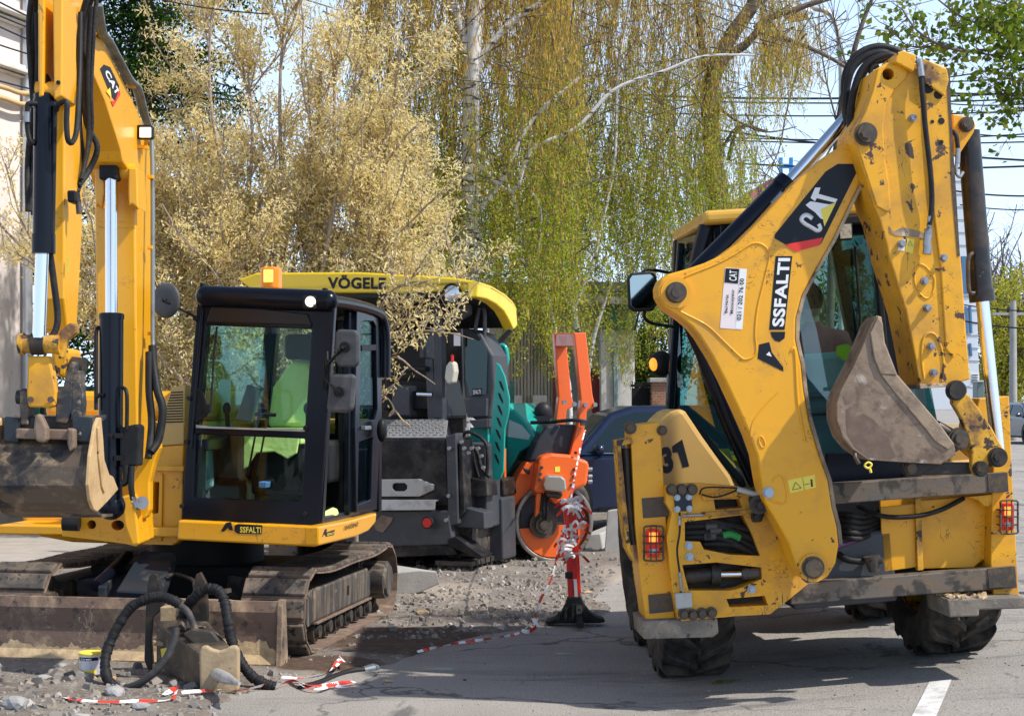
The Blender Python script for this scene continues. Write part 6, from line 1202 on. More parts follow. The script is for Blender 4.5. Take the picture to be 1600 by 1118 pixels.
# ---------------------------------------------------------------- asphalt paver
Pv = Fr((-.50, 16.2, .02), -20); pv = thing('asphalt_paver', None, 'black and teal asphalt paver with a long yellow canopy roof behind the excavator', 'paver', M=Pv.M)
def vp(name, px, v, th, m, parent=pv, bevel=.01, holes=(), ax=1):
    mb = MB(); vec = [0, 0, 0]; vec[ax] = th; mb.prism(Pv.hits(px, v, ax), vec, [Pv.hits(h, v, ax) for h in holes]); return mb.obj(name, m, parent, bevel)
BP = mat('paver_black', (.010, .010, .012), .5, c2=(.085, .075, .065), s2=4, f2=(.46, .74), c3=(.13, .11, .09), s3=16, f3=(.66, .74), bump=.001, bs=60)
vp('machine_body', [(470, 690), (700, 686), (702, 850), (470, 850)], .03, 2.6, BP, bevel=.03)
vp('tool_box', [(540, 686), (697, 685), (699, 750), (700, 790), (540, 790)], -.02, .3, BP, bevel=.02)
m = MB(); a = Pv.hits([(560, 684), (697, 684), (692, 657), (560, 657)], 0); a[2] = Pv.hit(700, 659, .32); a[3] = Pv.hit(560, 657, .32); m.prism(a, (0, 0, .02)); tp = m.obj('tread_plate', ALU, pv, .004)
m = MB(); e1_, e2_ = a[1] - a[0], a[3] - a[0]
for i in range(26):
    for j in range(7): c = a[0] + e1_ * (i + .5) / 26 + e2_ * (j + .5) / 7 + Vector((0, 0, .022)); s_ = 1 if (i + j) % 2 else -1; m.bar(c - Vector((.014 * s_, .014, 0)), c + Vector((.014 * s_, .014, .0)), .008, .006)
o = m.obj('tread_bumps', BLT, tp); o['kind'] = 'stuff'
vp('slotted_plate', [(575, 749), (655, 748), (678, 757), (677, 765), (655, 775), (575, 775)], -.06, .03, GAL, holes=[[(613, 757), (617, 754), (632, 754), (636, 758), (636, 763), (632, 767), (617, 767), (613, 763)]], bevel=.006)
m = MB(); a = Pv.hits([(560, 797), (680, 796), (681, 783), (560, 783)], -.10); m.prism(a, (0, -.02, 0)); m.prism([a[3], a[2], a[2] + Vector((0, .25, .0)), a[3] + Vector((0, .25, 0))], (0, 0, .015)); m.obj('step_plate', ALU, pv, .003)
vp('lower_beam', [(540, 797), (700, 797), (708, 850), (540, 856)], -.04, .3, GRM, bevel=.015); vp('skid_plate', [(540, 853), (706, 850), (715, 866), (560, 872)], -.02, 2.2, BP, bevel=.01)
vp('diamond_plate', [(583, 818), (596, 804), (614, 808), (611, 816), (598, 832), (587, 828)], -.055, .015, TRB, bevel=.003)
m = MB(); c = Pv.hit(669, 816, -.1); m.cyl(c, c + Vector((0, -.03, 0)), .062, n=24); o = m.obj('rear_reflector', BLM, pv); m = MB(); m.cyl(c + Vector((0, -.03, 0)), c + Vector((0, -.034, 0)), .048, n=24); m.obj('red_lens', mat('dull_red_lens', (.6, .03, .02), .2), o)
vp('corner_column', [(697, 682), (712, 676), (716, 818), (700, 822)], -.03, .2, GRM); vp('corner_column', [(716, 690), (722, 686), (726, 800), (718, 810)], .0, .3, BP)
vp('steel_bracket', [(700, 785), (756, 800), (757, 826), (702, 822)], .05, .25, GRM)
vp('steel_bracket', [(724, 744), (760, 750), (762, 775), (726, 775)], .2, .3, BP); vp('tilted_plate', [(698, 840), (712, 838), (754, 868), (748, 874), (700, 852)], -.05, .3, BP)
for x, y in ((703, 700), (722, 690), (726, 700), (733, 707), (748, 700), (753, 712), (702, 774), (698, 812), (756, 730), (738, 700)): m = MB(); c = Pv.hit(x, y, -.04); m.cyl(c, c + Vector((0, -.03, 0)), .02, n=8); m.obj('bolt', BLT, pv)
# side of the chassis, undercarriage
for (x0, y0, x1, y1, v, mt, nm) in ((722, 690, 760, 830, .35, GRM, 'side_frame'), (757, 775, 785, 880, .7, GRM, 'side_frame'), (782, 790, 812, 855, 1.3, STL, 'auger_bracket'), (765, 745, 787, 780, .9, GRS, 'side_frame'), (805, 800, 832, 850, 1.7, BP, 'auger_bracket')): vp(nm, [(x0, y0), (x1, y0 + 3), (x1 + 2, y1 - 6), (x0 + 2, y1)], v, .4, mt, bevel=.02)
m = MB(); rs = np.random.RandomState(3)
for k in range(9):
    m.cut(); x = 706 + k * 8; c = Pv.hit(x, 835 + rs.uniform(-8, 8), .1 + k * .12); m.cyl(c, c + Vector((.0, 0, -.22)), .04, n=12)
m.obj('spring_rod', BP, pv)
m = MB()
for k in range(20): c = Vector((-.12, .1 + k * .14, .07)); m.box(c, (.4, .11, .05)); m.box(c + Vector((0, 0, -.04)), (.38, .03, .04))
m.box((-.12, 1.5, .28), (.3, 2.6, .3)); m.obj('crawler_track', STL, pv, .004)
m = MB(); m.box((-2.1, 1.5, .25), (.35, 2.8, .45)); m.obj('crawler_track', STL, pv, .02)
# operator station
for px in ([(676, 474), (690, 474), (692, 660), (678, 660)], [(664, 560), (676, 560), (680, 650), (690, 652), (702, 690), (692, 690), (668, 655)]): vp('canopy_post', px, .5, .12, GRM)
vp('canopy_brace', [(690, 498), (728, 473), (734, 473), (734, 490), (700, 512), (692, 520)], .55, .08, GRM)
vp('canopy_brace', [(763, 545), (795, 512), (799, 515), (768, 553)], 1.6, .08, GRM)
m = MB(); m.tube([Pv.hit(x, y, .7) for x, y in ((742, 518), (748, 485), (752, 480), (757, 484), (757, 520), (754, 535))], .022, 8, 3); m.obj('grab_rail', GRM, pv)
vp('console_side', [(722, 515), (728, 512), (750, 520), (770, 555), (772, 600), (766, 650), (760, 660), (740, 655), (728, 640), (724, 600)], .62, .45, GRM, bevel=.03)
vp('console_window', [(727, 522), (750, 528), (762, 548), (760, 615), (734, 618), (727, 590)], .60, .01, GLS2, bevel=0); vp('console_top', [(722, 512), (735, 514), (750, 526), (748, 532), (724, 524)], .58, .1, BLM)
lbl = vp('maker_plate', [(738, 607), (752, 606), (751, 618), (738, 619)], .595, .004, BLV, bevel=0); lettering('SFALTI', Pv.hit(739, 616, .59), Pv.hit(751, 615, .59), Pv.hit(739, 609, .59), WHT, lbl, .02)
vp('console_base', [(724, 622), (760, 622), (759, 650), (730, 652)], .55, .4, GRM); vp('console_base', [(732, 656), (762, 654), (761, 668), (742, 670)], .5, .4, GRM)
vp('driver_seat', [(600, 505), (650, 500), (672, 505), (674, 560), (668, 600), (600, 600)], 1.3, .3, BLM, bevel=.04); vp('seat_base', [(600, 590), (676, 590), (690, 655), (600, 660)], .9, .8, BLM, bevel=.04)
vp('dark_bulkhead', [(470, 470), (720, 470), (725, 690), (470, 690)], 2.3, .1, BP)
for k, (x0, y0, x1, y1) in enumerate(((620, 570, 665, 580), (612, 600, 640, 650), (640, 610, 672, 640), (655, 520, 664, 560), (598, 620, 625, 640))): vp('control_part', [(x0, y0), (x1, y0 + 2), (x1, y1), (x0, y1)], .4 + .1 * k, .2, GRM if k % 2 else BLM, bevel=.015)
m = MB(); m.cyl(Pv.hit(652, 615, .35), Pv.hit(676, 616, .35), .025, n=12); m.obj('shiny_pipe', CHR, pv)
m = MB(); m.tube([Pv.hit(x, y, .2) for x, y in ((598, 628), (606, 622), (616, 640), (608, 650), (616, 640), (628, 655), (640, 664))], .008, 6); m.obj('yellow_rope', BUFF, pv)
vp('white_canister', [(696, 572), (702, 563), (709, 566), (711, 580), (708, 598), (698, 600), (694, 590)], .45, .12, mat('off_white_plastic', (.55, .53, .45), .5), bevel=.02); vp('notice_board', [(709, 520), (719, 520), (719, 540), (709, 540)], .5, .01, WHT, bevel=0)
vp('red_handle', [(704, 553), (708, 553), (708, 565), (704, 565)], .45, .03, REDV)
# teal panels
tl_ = vp('slotted_cover', [(775, 566), (781, 570), (789, 588), (796, 622), (795, 645), (789, 670), (787, 735), (783, 746), (766, 758), (761, 733), (764, 690), (767, 663), (772, 612)], .52, .03, TEA, bevel=.01)
for k in range(7):
    y = 594 + k * 19; x = 779 - k * 1.2; vp('cover_slot', [(x, y), (x + 4, y + 2), (x + 8, y + 13), (x + 8, y + 18), (x + 3, y + 10)], .515, .004, BLM, tl_, 0)
m = MB(); m.tube([Pv.hit(x, y, 1.2) for x, y in ((776, 545), (784, 540), (790, 545), (792, 562), (788, 572), (782, 573))], .03, 8, 4); m.obj('teal_rail', TEA, pv)
hd = vp('side_hood', [(790, 628), (797, 634), (820, 655), (838, 682), (840, 690), (812, 706), (790, 745), (789, 700)], 1.6, .9, TEA, bevel=.03)
vp('hood_window', [(795, 655), (815, 664), (829, 680), (826, 687), (794, 682)], 1.59, .006, mat('window_pale', (.45, .6, .58), .15), hd, 0)
vp('hood_edge', [(836, 680), (842, 690), (836, 702), (792, 756), (789, 748), (826, 704)], 1.55, .1, BLM, hd)
vp('orange_strip', [(785, 700), (789, 700), (789, 746), (785, 746)], 1.1, .05, ORA); vp('orange_label', [(727, 668), (733, 667), (734, 680), (728, 682)], .3, .01, WHT, bevel=0)
vp('teal_panel', [(733, 668), (762, 664), (764, 700), (735, 700)], .7, .05, TEA)
m = MB(); m.tube([Pv.hit(x, y, .25) for x, y in ((722, 682), (732, 674), (758, 690), (762, 722), (760, 740))], .02, 6, 3); m.cut(); m.tube([Pv.hit(x, y, .3) for x, y in ((730, 690), (745, 705), (752, 730), (765, 745))], .022, 6, 4); m.cut(); m.tube([Pv.hit(x, y, .35) for x, y in ((738, 700), (742, 725), (748, 745))], .018, 6, 4); m.obj('hydraulic_hose', RUB, pv)
# canopy
YR = mat('canopy_yellow', (.82, .56, .005), .4, c2=(.6, .45, .05), s2=3, f2=(.55, .8), coat=.3)
roof = vp('canopy_roof', [(372, 436), (400, 426), (560, 425), (654, 430), (710, 434), (748, 440), (746, 464), (721, 463), (700, 455), (640, 458), (560, 458), (400, 458)], 0, .10, YR, bevel=.02)
q = Pv.hits([(748, 440), (768, 447), (788, 459), (801, 471), (807, 482), (809, 508), (803, 515), (796, 500), (788, 486), (776, 475), (761, 467), (746, 464)], 0); 
R0 = q[0].x
sq = Pv.hits([(748, 440), (768, 447), (788, 459), (801, 471), (807, 482), (809, 508), (803, 515), (796, 500), (788, 486), (776, 475), (761, 467), (746, 464)], R0, 0)
m = MB(); m.prism(sq, (-.12, 0, 0)); m.obj('canopy_side', YR, roof, .015)
tops = sq[:5]; m = MB()
for a, b in zip(tops, tops[1:]): m.prism([a, b, b - Vector((0, 0, .03)), a - Vector((0, 0, .03))], (-2.3, 0, 0))
m.obj('canopy_top', YR, roof)
m = MB(); lows = [sq[11], sq[9], sq[8], sq[7], sq[6]]
for a, b in zip(lows, lows[1:]): m.prism([a + Vector((-.1, 0, .06)), b + Vector((-.1, 0, .06)), b + Vector((-.1, 0, .02)), a + Vector((-.1, 0, .02))], (-2.2, 0, 0))
m.obj('canopy_lining', BLM, roof)
lettering('VÖGELE', Pv.hit(512, 451, -.004), Pv.hit(603, 452, -.004), Pv.hit(512, 429, -.004), BLV, roof, .04)
m = MB(); c = Pv.hit(706, 459, -.05); m.cyl(c, c + Vector((0, .15, 0)), .11, .07, n=28); o = m.obj('head_lamp', BLM, roof); m = MB(); m.ball(c + Vector((0, .01, 0)), (.09, .03, .09)); m.obj('lens', mat('lens_clear', (.5, .55, .6), .08, .6), o)
# ---------------------------------------------------------------- orange roller
Ro = Fr((W(868, 876, 17.3).x, 17.3, .02), 10); ro = thing('road_roller', None, 'bright orange road roller with a tall roll frame between paver and blue car', 'roller', M=Ro.M)
def rp(name, px, v, th, m, parent=ro, bevel=.01, holes=(), ax=1):
    mb = MB(); vec = [0, 0, 0]; vec[ax] = th; mb.prism(Ro.hits(px, v, ax), vec, [Ro.hits(h, v, ax) for h in holes]); return mb.obj(name, m, parent, bevel)
rp('roll_frame', [(897, 520), (915, 519), (917, 531), (926, 617), (930, 634), (927, 638), (918, 640), (914, 666), (905, 720), (890, 712), (903, 663), (908, 625), (899, 537)], 0, .14, ORA)
rp('roll_frame', [(866, 520), (884, 521), (886, 545), (893, 618), (898, 634), (886, 640), (883, 664), (868, 664), (873, 620)], .9, .14, ORA)
m = MB(); m.bar(Ro.hit(907, 531, .05), Ro.hit(875, 531, .95), .13, .16); m.obj('roll_frame_top', ORA, ro, .015)
for x, y in ((914, 632), (929, 632), (881, 628), (897, 631)): m = MB(); c = Ro.hit(x, y, 0); m.cyl(c, c + Vector((0, -.04, 0)), .025, n=8); m.obj('bolt', BLT, ro)
rp('engine_hood', [(854, 664), (902, 663), (892, 709), (880, 715), (826, 722), (838, 690)], .1, 1.0, mat('roller_hood', (.035, .04, .05), .4, c2=(.08, .08, .08), s2=5, f2=(.5, .8)), bevel=.03)
rp('body_panel', [(846, 713), (862, 708), (890, 710), (919, 720), (921, 728), (917, 758), (900, 764), (894, 768), (882, 790), (866, 786), (852, 770), (836, 770), (834, 764), (842, 720)], -.12, .5, ORA, bevel=.03)
rp('side_cover', [(798, 764), (822, 722), (850, 716), (845, 770), (836, 772), (815, 778), (800, 800), (790, 812), (786, 812), (787, 780)], .12, .9, ORA, bevel=.03)
rp('steel_arm', [(838, 770), (846, 770), (843, 800), (836, 808)], -.1, .08, ORA); rp('steel_arm', [(886, 770), (896, 764), (892, 815), (888, 822)], -.05, .1, ORA)
dc = Ro.hit(866, 816, .05); rD = .435
m = MB(); m.lathe([(rD, 0), (rD, 1.25), (rD * .9, 1.25), (rD * .9, 0)], dc, (0, 1, 0), 56, True); m.obj('drum_shell', mat('drum_steel', (.3, .27, .24), .4, .8, c2=(.16, .12, .09), s2=5, f2=(.45, .7)), ro, .008)
m = MB(); m.cyl(dc + Vector((0, .12, 0)), dc + Vector((0, .16, 0)), rD * .9, n=48); m.obj('drum_disc', GRM, ro)
m = MB(); a_ = [dc + Vector((rD * .88 * math.cos(t), .06, rD * .88 * math.sin(t))) for t in [R(190 + i * 12) for i in range(15)]]; m.prism(a_, (0, .04, 0)); m.obj('drum_segment', ORA, ro, .004)
m = MB(); m.cyl(dc + Vector((-.12, .0, -.02)), dc + Vector((-.12, .1, -.02)), .15, n=30); m.cyl(dc + Vector((-.12, -.05, -.02)), dc + Vector((-.12, .05, -.02)), .095, n=24); m.cyl(dc + Vector((-.12, -.08, -.02)), dc + Vector((-.12, -.02, -.02)), .05, n=16)
m.obj('hub_motor', BOLTD, ro)
m = MB(); m.tube([Ro.hit(851, 775, -.1), Ro.hit(849, 795, -.14), Ro.hit(850, 812, -.08)], .015, 6); m.cut(); m.tube([Ro.hit(856, 775, -.1), Ro.hit(855, 795, -.14), Ro.hit(853, 812, -.08)], .015, 6); m.obj('hydraulic_hose', RUB, ro)
lbx = rp('lamp_housing', [(852, 745), (857, 742), (877, 743), (884, 748), (886, 765), (878, 769), (852, 766), (849, 760)], -.22, .12, mat('lamp_silver', (.5, .5, .46), .25, .8), bevel=.02); rp('step_bracket', [(852, 769), (880, 771), (876, 779), (854, 776)], -.2, .1, BLM)
for x, y in ((846, 730), (844, 740), (843, 749), (897, 733), (896, 744), (893, 757), (899, 707)): m = MB(); c = Ro.hit(x, y, -.12); m.cyl(c, c + Vector((0, -.02, 0)), .018, n=8); m.obj('bolt', BLUEB, ro)
for x, y in ((921, 733), (921, 744), (921, 752)): m = MB(); m.cyl(Ro.hit(x - 2, y, .0), Ro.hit(x + 4, y, .0), .025, n=10); m.obj('coupling', BLT, ro)
rp('label_sticker', [(867, 729), (875, 728), (875, 737), (867, 737)], -.125, .003, YLV, bevel=0)
rp('blue_bracket', [(817, 730), (828, 733), (828, 741), (821, 738)], .05, .05, BLUEB)
m = MB(); m.tube([Ro.hit(829, 660, .4), Ro.hit(860, 659, .3), Ro.hit(895, 656, .0), Ro.hit(918, 659, -.05)], .02, 8); m.box(Ro.hit(912, 661, -.06), (.07, .05, .05)); m.obj('cross_rail', BLUEB, ro)
m = MB(); m.ball(Ro.hit(849, 644, .9), (.11, .09, .12)); m.box(Ro.hit(842, 655, .9), (.2, .3, .08)); m.obj('driver_seat', mat('seat_vinyl', (.02, .02, .025), .45), ro)
m = MB(); m.lathe([(rD, 0), (rD, 1.25)], Ro.hit(866, 816, .05) + Vector((-1.75, 0, 0)), (0, 1, 0), 40); m.obj('drum_shell', MC['drum_steel'], ro)
# ---------------------------------------------------------------- cars
def car(name, loc, yaw, body, label, group=None, L=4.5, H=1.55, suv=True):
    fr = Fr(loc, yaw); c = thing(name, None, label, 'car', group, M=fr.M); h = L / 2; wd = .88
    prof = [(-h, .38), (-h + .02, .62), (-h + .25, .80), (-h + 1.15, .95), (h - .35, 1.02), (h - .05, .92), (h, .6), (h - .02, .36), (h - .45, .22), (-h + .45, .22)]
    def arch(cx, n=8): return [(cx + .37 * math.cos(t), .34 + .37 * math.sin(t)) for t in [math.pi * i / n for i in range(n + 1)]]
    bot = []
    m = MB(); m.prism([(x, -wd, z) for x, z in prof], (0, 2 * wd, 0)); m.obj('body', body, c, .05, 3)
    g = [(-h + .98, .96), (-h + 1.46, H - .10), (-h + 1.75, H - .01), (-h + 2.3, H), (h - 1.1, H + .0), (h - .55, H - .1), (h - .2, 1.0)]
    m = MB(); n = len(g); V = []
    for x, z in g:
        k = (z - .9) / (H - .9); y = wd - .04 - .17 * k; V += [(x, -y, z), (x, y, z)]
    m.add(V, [[2 * i, 2 * i + 2, 2 * i + 3, 2 * i + 1] for i in range(n - 1)] + [[2 * i for i in range(n)][::-1], [2 * i + 1 for i in range(n)]]); m.obj('cabin', body, c, .05, 3)
    for s in (-1, 1):
        def sd(x, z, o=.012): k = (z - .9) / (H - .9); return (x, s * (wd - .04 - .17 * k + o), z)
        for w_ in ([(-h + 1.16, 1.0), (-h + 1.54, H - .17), (-h + 1.8, H - .09), (-h + 2.35, H - .08), (-h + 2.38, 1.0)], [(-h + 2.46, 1.0), (-h + 2.43, H - .08), (h - 1.35, H - .09), (h - 1.2, 1.02)], [(h - 1.12, 1.03), (h - 1.25, H - .10), (h - .85, H - .14), (h - .6, 1.05)]):
            m = MB(); m.prism([sd(*p) for p in w_], (0, s * .004, 0)); m.obj('window', mat('car_glass', (.02, .035, .04), .05, .5), c)
        for cx in (-h + .85, h - .85):
            m = MB(); m.cyl((cx, s * (wd + .002), .36), (cx, s * (wd - .2), .36), .385, n=30); m.obj('wheel_arch', BLM, c)
            wl_ = MB(); wl_.lathe([(.20, 0), (.30, -.01), (.34, .03), (.34, .19), (.30, .22), (.2, .22)], (cx, s * (wd - .19), .34), (0, s, 0), 32); wh = wl_.obj('wheel', TYR, c)
            m = MB(); m.cyl((cx, s * (wd - .04), .34), (cx, s * (wd + .02), .34), .2, .05, n=20); m.obj('rim', BLT, wh)
        m = MB(); m.ball((-h + 1.3, s * (wd + .10), 1.04), (.08, .11, .075)); m.bar((-h + 1.33, s * (wd - .05), 1.0), (-h + 1.3, s * (wd + .08), 1.02), .05, .04); m.obj('wing_mirror', body, c)
        m = MB(); m.bar((-h + 2.15, s * (wd + .012), .85), (-h + 2.35, s * (wd + .012), .85), .02, .03); m.cut(); m.bar((h - 1.5, s * (wd + .012), .87), (h - 1.3, s * (wd + .012), .87), .02, .03); m.obj('door_handle', body, c, .005)
        m = MB(); m.bar((-h + 1.3, s * (wd + .005), .985), (h - .9, s * (wd + .005), 1.01), .015, .012); m.obj('trim_strip', BLT, c)
        m = MB(); m.bar((-h + 1.3, s * (wd + .01), .26), (h - 1.3, s * (wd + .01), .26), .04, .06); m.obj('sill_strip', BLM, c)
        m = MB(); m.box((-h + .12, s * .62, .68), (.16, .36, .14)); m.obj('headlight', LED, c, .03); m = MB(); m.box((h - .06, s * .66, .82), (.1, .3, .18)); m.obj('tail_light', REDL, c, .03)
    m = MB(); m.prism([(-h + 1.02, -.7, 1.0), (-h + 1.02, .7, 1.0), (-h + 1.42, .60, H - .14), (-h + 1.42, -.60, H - .14)], (-.02, 0, .01)); m.obj('windscreen', MC['car_glass'], c)
    m = MB(); m.prism([(h - .27, -.66, 1.04), (h - .27, .66, 1.04), (h - .56, .58, H - .14), (h - .56, -.58, H - .14)], (.02, 0, .01)); m.obj('rear_window', MC['car_glass'], c)
    m = MB(); m.box((h, 0, .5), (.02, .5, .12)); m.obj('number_plate', WHT, c)
    return c
x0 = W(1040, 700, 20.9).x
car('parked_car', (2.05, 21.6, gz(x0, 20)), 4, mat('navy_car_paint', (.005, .014, .05), .25, .2, coat=.5), 'dark blue car standing behind the orange roller and the backhoe loader', 'parked cars', 4.6, 1.60)
gx_ = W(1588, 690, 62).x
car('parked_car', (gx_ - .6, 58, .195), 95, mat('grey_car_paint', (.10, .11, .12), .25, .6, coat=1), 'dark grey car parked far up the street at the right edge', 'parked cars', 4.3, 1.48)
car('parked_car', (W(1604, 690, 66).x + .8, 70, .195), -85, mat('white_car_paint', (.6, .6, .6), .25, coat=1), 'white car facing the viewer far up the street at the right edge', 'parked cars', 4.3, 1.48)
# ---------------------------------------------------------------- background: houses, walls, poles, cables
WAL = mat('cream_render', (.76, .69, .65), .85, c2=(.68, .61, .57), s2=1.2, f2=(.4, .7), c3=(.45, .38, .34), s3=6, f3=(.66, .76), bump=.003, bs=30)
WHP = mat('white_render', (.72, .69, .66), .85, c2=(.5, .47, .43), s2=2, f2=(.45, .75), bump=.002, bs=30)
Lf = Fr((-.32 * 21.5, 21.5, 0), 72.5); lh = thing('house', None, 'cream rendered house with white mouldings at the left edge', 'house', M=Lf.M)
def lw(name, px, m, th, off=0, bevel=.01, parent=lh):
    mb = MB(); mb.prism(Lf.hits(px, off), (0, th, 0)); return mb.obj(name, m, parent, bevel)
m = MB(); m.box((-5.6, 2.5, 4.2), (12.7, 5, 8.4)); wal = m.obj('wall', WAL, lh)
for k, (y0, y1, d) in enumerate(((22, 30, .25), (33, 40, .12), (100, 106, .10), (108, 114, .18), (116, 119, .08))):
    m = MB(); a = Lf.hit(20, y0, 0).z; b = Lf.hit(20, y1, 0).z; m.box((-5.6, -d / 2, (a + b) / 2), (12.75, d, abs(a - b))); m.obj('moulding', WHP, lh, .01)
m = MB(); m.box((-5.6, -.04, .35), (12.74, .08, .9)); m.obj('plinth', mat('plinth_stone', (.42, .33, .25), .9, c2=(.3, .24, .18), s2=3, f2=(.4, .7)), lh, .01)
0 and lw('window_recess', [(-60, 150), (20, 158), (20, 300), (-60, 300)], mat('dark_pane', (.1, .09, .09), .2), -.02)
m = MB(); c = Lf.hit(43, 300, -.08); m.cyl((c.x, -.08, .1), (c.x, -.08, 8), .07, n=16); m.obj('drain_pipe', mat('pipe_zinc', (.5, .52, .55), .4, .5), lh)
m = MB()
for y0, y1 in ((135, 147), (152, 164)): m.cut(); m.tube([Lf.hit(-60, y0 - 12, -.15), Lf.hit(0, y0, -.15), Lf.hit(30, y1 - 2, -.15), Lf.hit(48, y1 - 1, -.15)], .035, 8)
m.obj('gas_pipe', mat('ochre_pipe', (.62, .42, .2), .6), lh)
m = MB(); m.box((-5, 2, 8.6), (14, 6, .4)); m.obj('roof', mat('roof_tile', (.3, .12, .07), .8, bump=.02, bs=10), lh)
# pavement on the far left
m = MB(); m.prism([G(-60, 905), G(60, 905), G(150, 868), G(215, 845), G(100, 815), G(-60, 815)], (0, 0, .05)); o = m.obj('pavement', mat('paving', (.36, .33, .30), .9, c2=(.28, .25, .22), s2=3, f2=(.4, .7), bump=.003, bs=30)); tag(o, kind='structure')
# middle house behind the birch
mh = thing('old_house', W(800, 640, 28) * 1, 'old white house with vertical boards and a maroon column behind the birch trees', 'house'); mh.location.z = 0; bpy.context.view_layer.update()
class O2: pass
mhF = Fr(tuple(mh.location))
def hp_(name, px, Y, th, m, parent=mh, bevel=.01, fr=None):
    fr = fr or mhF; mb = MB(); mb.prism([P_(a, b, Y) for a, b in px], (0, th, 0)); return mb.into(fr).obj(name, m, parent, bevel)
hp_('wall', [(760, 455), (992, 455), (992, 790), (760, 790)], 28, 5, WHP)
BRDM = mat('pale_boards', (.55, .50, .42), .85, c2=(.35, .31, .26), s2=3, f2=(.42, .7), st=(6, 6, .25), bump=.004, bs=20)
for k in range(14): x = 792 + k * 5.3; hp_('board', [(x, 458), (x + 4.2, 458), (x + 4.2, 700), (x, 700)], 27.9, .06, BRDM)
MRN = mat('maroon_paint', (.25, .035, .04), .6, c2=(.15, .03, .03), s2=4, f2=(.5, .7))
hp_('column', [(851, 440), (860, 440), (860, 522), (851, 522)], 27.8, .12, MRN); hp_('door_frame', [(865, 565), (872, 565), (873, 655), (866, 655)], 27.8, .12, MRN); hp_('meter_box', [(924, 575), (936, 577), (938, 645), (926, 645)], 27.6, .3, MRN)
hp_('window', [(885, 545), (900, 545), (902, 640), (886, 640)], 27.85, .1, mat('old_window', (.2, .25, .25), .3)); hp_('window_sill', [(792, 617), (815, 617), (815, 630), (792, 630)], 27.7, .25, WHP); hp_('window_sill', [(832, 617), (855, 617), (855, 632), (832, 632)], 27.7, .25, WHP)
hp_('white_pillar', [(938, 515), (990, 512), (991, 800), (940, 800)], 27.2, .7, WHP); hp_('pilaster', [(958, 540), (965, 540), (966, 650), (959, 650)], 27.15, .05, mat('grey_glass', (.25, .33, .33), .4))
hp_('shop_fascia', [(938, 468), (992, 478), (992, 515), (938, 512)], 27.0, .9, mat('dull_green', (.06, .16, .10), .6)); hp_('canopy', [(895, 458), (995, 466), (995, 476), (895, 470)], 26.8, 1.2, WHP)
hp_('roof', [(750, 440), (1000, 440), (996, 455), (752, 455)], 27.6, 6, mat('roof_grey', (.38, .36, .35), .8))
# wall and fence to the right of it
f0 = thing('fence', W(1010, 760, 26), 'dark iron fence panel beside the brick pillar left of the backhoe cab', 'fence'); f0.location.z = 0; ff = Fr(tuple(f0.location))
for k in range(12): x = 988 + k * 3.2; hp_('bar', [(x, 596), (x + 1.3, 596), (x + 1.3, 800), (x, 800)], 26, .02, BLM, f0, 0, ff)
hp_('fence_board', [(987, 606), (1026, 606), (1026, 800), (987, 800)], 26.1, .03, mat('dark_board', (.035, .03, .03), .7), f0, .005, ff); hp_('rail', [(986, 600), (1027, 600), (1027, 604), (986, 604)], 25.97, .03, BLM, f0, .003, ff)
f1 = thing('brick_pillar', W(1030, 760, 25.8), 'red brick gate pillar just left of the backhoe cab', 'pillar'); f1.location.z = 0; ff1 = Fr(tuple(f1.location))
brm = bpy.data.materials.new('brick'); brm.use_nodes = True; nt = brm.node_tree; bt = nt.nodes.new('ShaderNodeTexBrick'); tcn = nt.nodes.new('ShaderNodeTexCoord'); mp = nt.nodes.new('ShaderNodeMapping'); mp.inputs['Rotation'].default_value = (R(90), 0, 0)
bt.inputs['Color1'].default_value = (.26, .10, .05, 1); bt.inputs['Color2'].default_value = (.33, .15, .08, 1); bt.inputs['Mortar'].default_value = (.3, .27, .23, 1); bt.inputs['Scale'].default_value = 6
nt.links.new(tcn.outputs['Object'], mp.inputs[0]); nt.links.new(mp.outputs[0], bt.inputs['Vector']); nt.links.new(bt.outputs[0], nt.nodes['Principled BSDF'].inputs['Base Color']); nt.nodes['Principled BSDF'].inputs['Roughness'].default_value = .9
hp_('shaft', [(1018, 596), (1048, 596), (1048, 800), (1018, 800)], 25.8, .35, brm, f1, .01, ff1); hp_('cap', [(1015, 590), (1051, 590), (1051, 597), (1015, 597)], 25.75, .45, CONC, f1, .01, ff1)
# green sheet fence and garden wall behind the tan tree
gf = thing('sheet_fence', W(300, 760, 23), 'dark green sheet metal fence glimpsed behind the tan tree', 'fence'); gf.location.z = 0; gff = Fr(tuple(gf.location))
GRF = mat('green_sheet', (.012, .06, .05), .5, c2=(.02, .09, .07), s2=4, f2=(.45, .7))
m = MB(); n = 160; x0, x1 = W(60, 0, 23).x, W(800, 0, 23).x
V = [];
for i in range(n + 1):
    x = x0 + (x1 - x0) * i / n; y = 23 + (.03 if i % 4 < 2 else 0)
    V += [(x, y, 0), (x, y, 1.95)]
m.add(V, [[2 * i, 2 * i + 2, 2 * i + 3, 2 * i + 1] for i in range(n)]); m.into(gff).obj('sheet', GRF, gf)
m = MB()
for i in range(8): m.cut(); m.box((x0 + (x1 - x0) * i / 7, 22.93, 1.0), (.07, .07, 2.05))
m.into(gff).obj('post', GRF, gf)
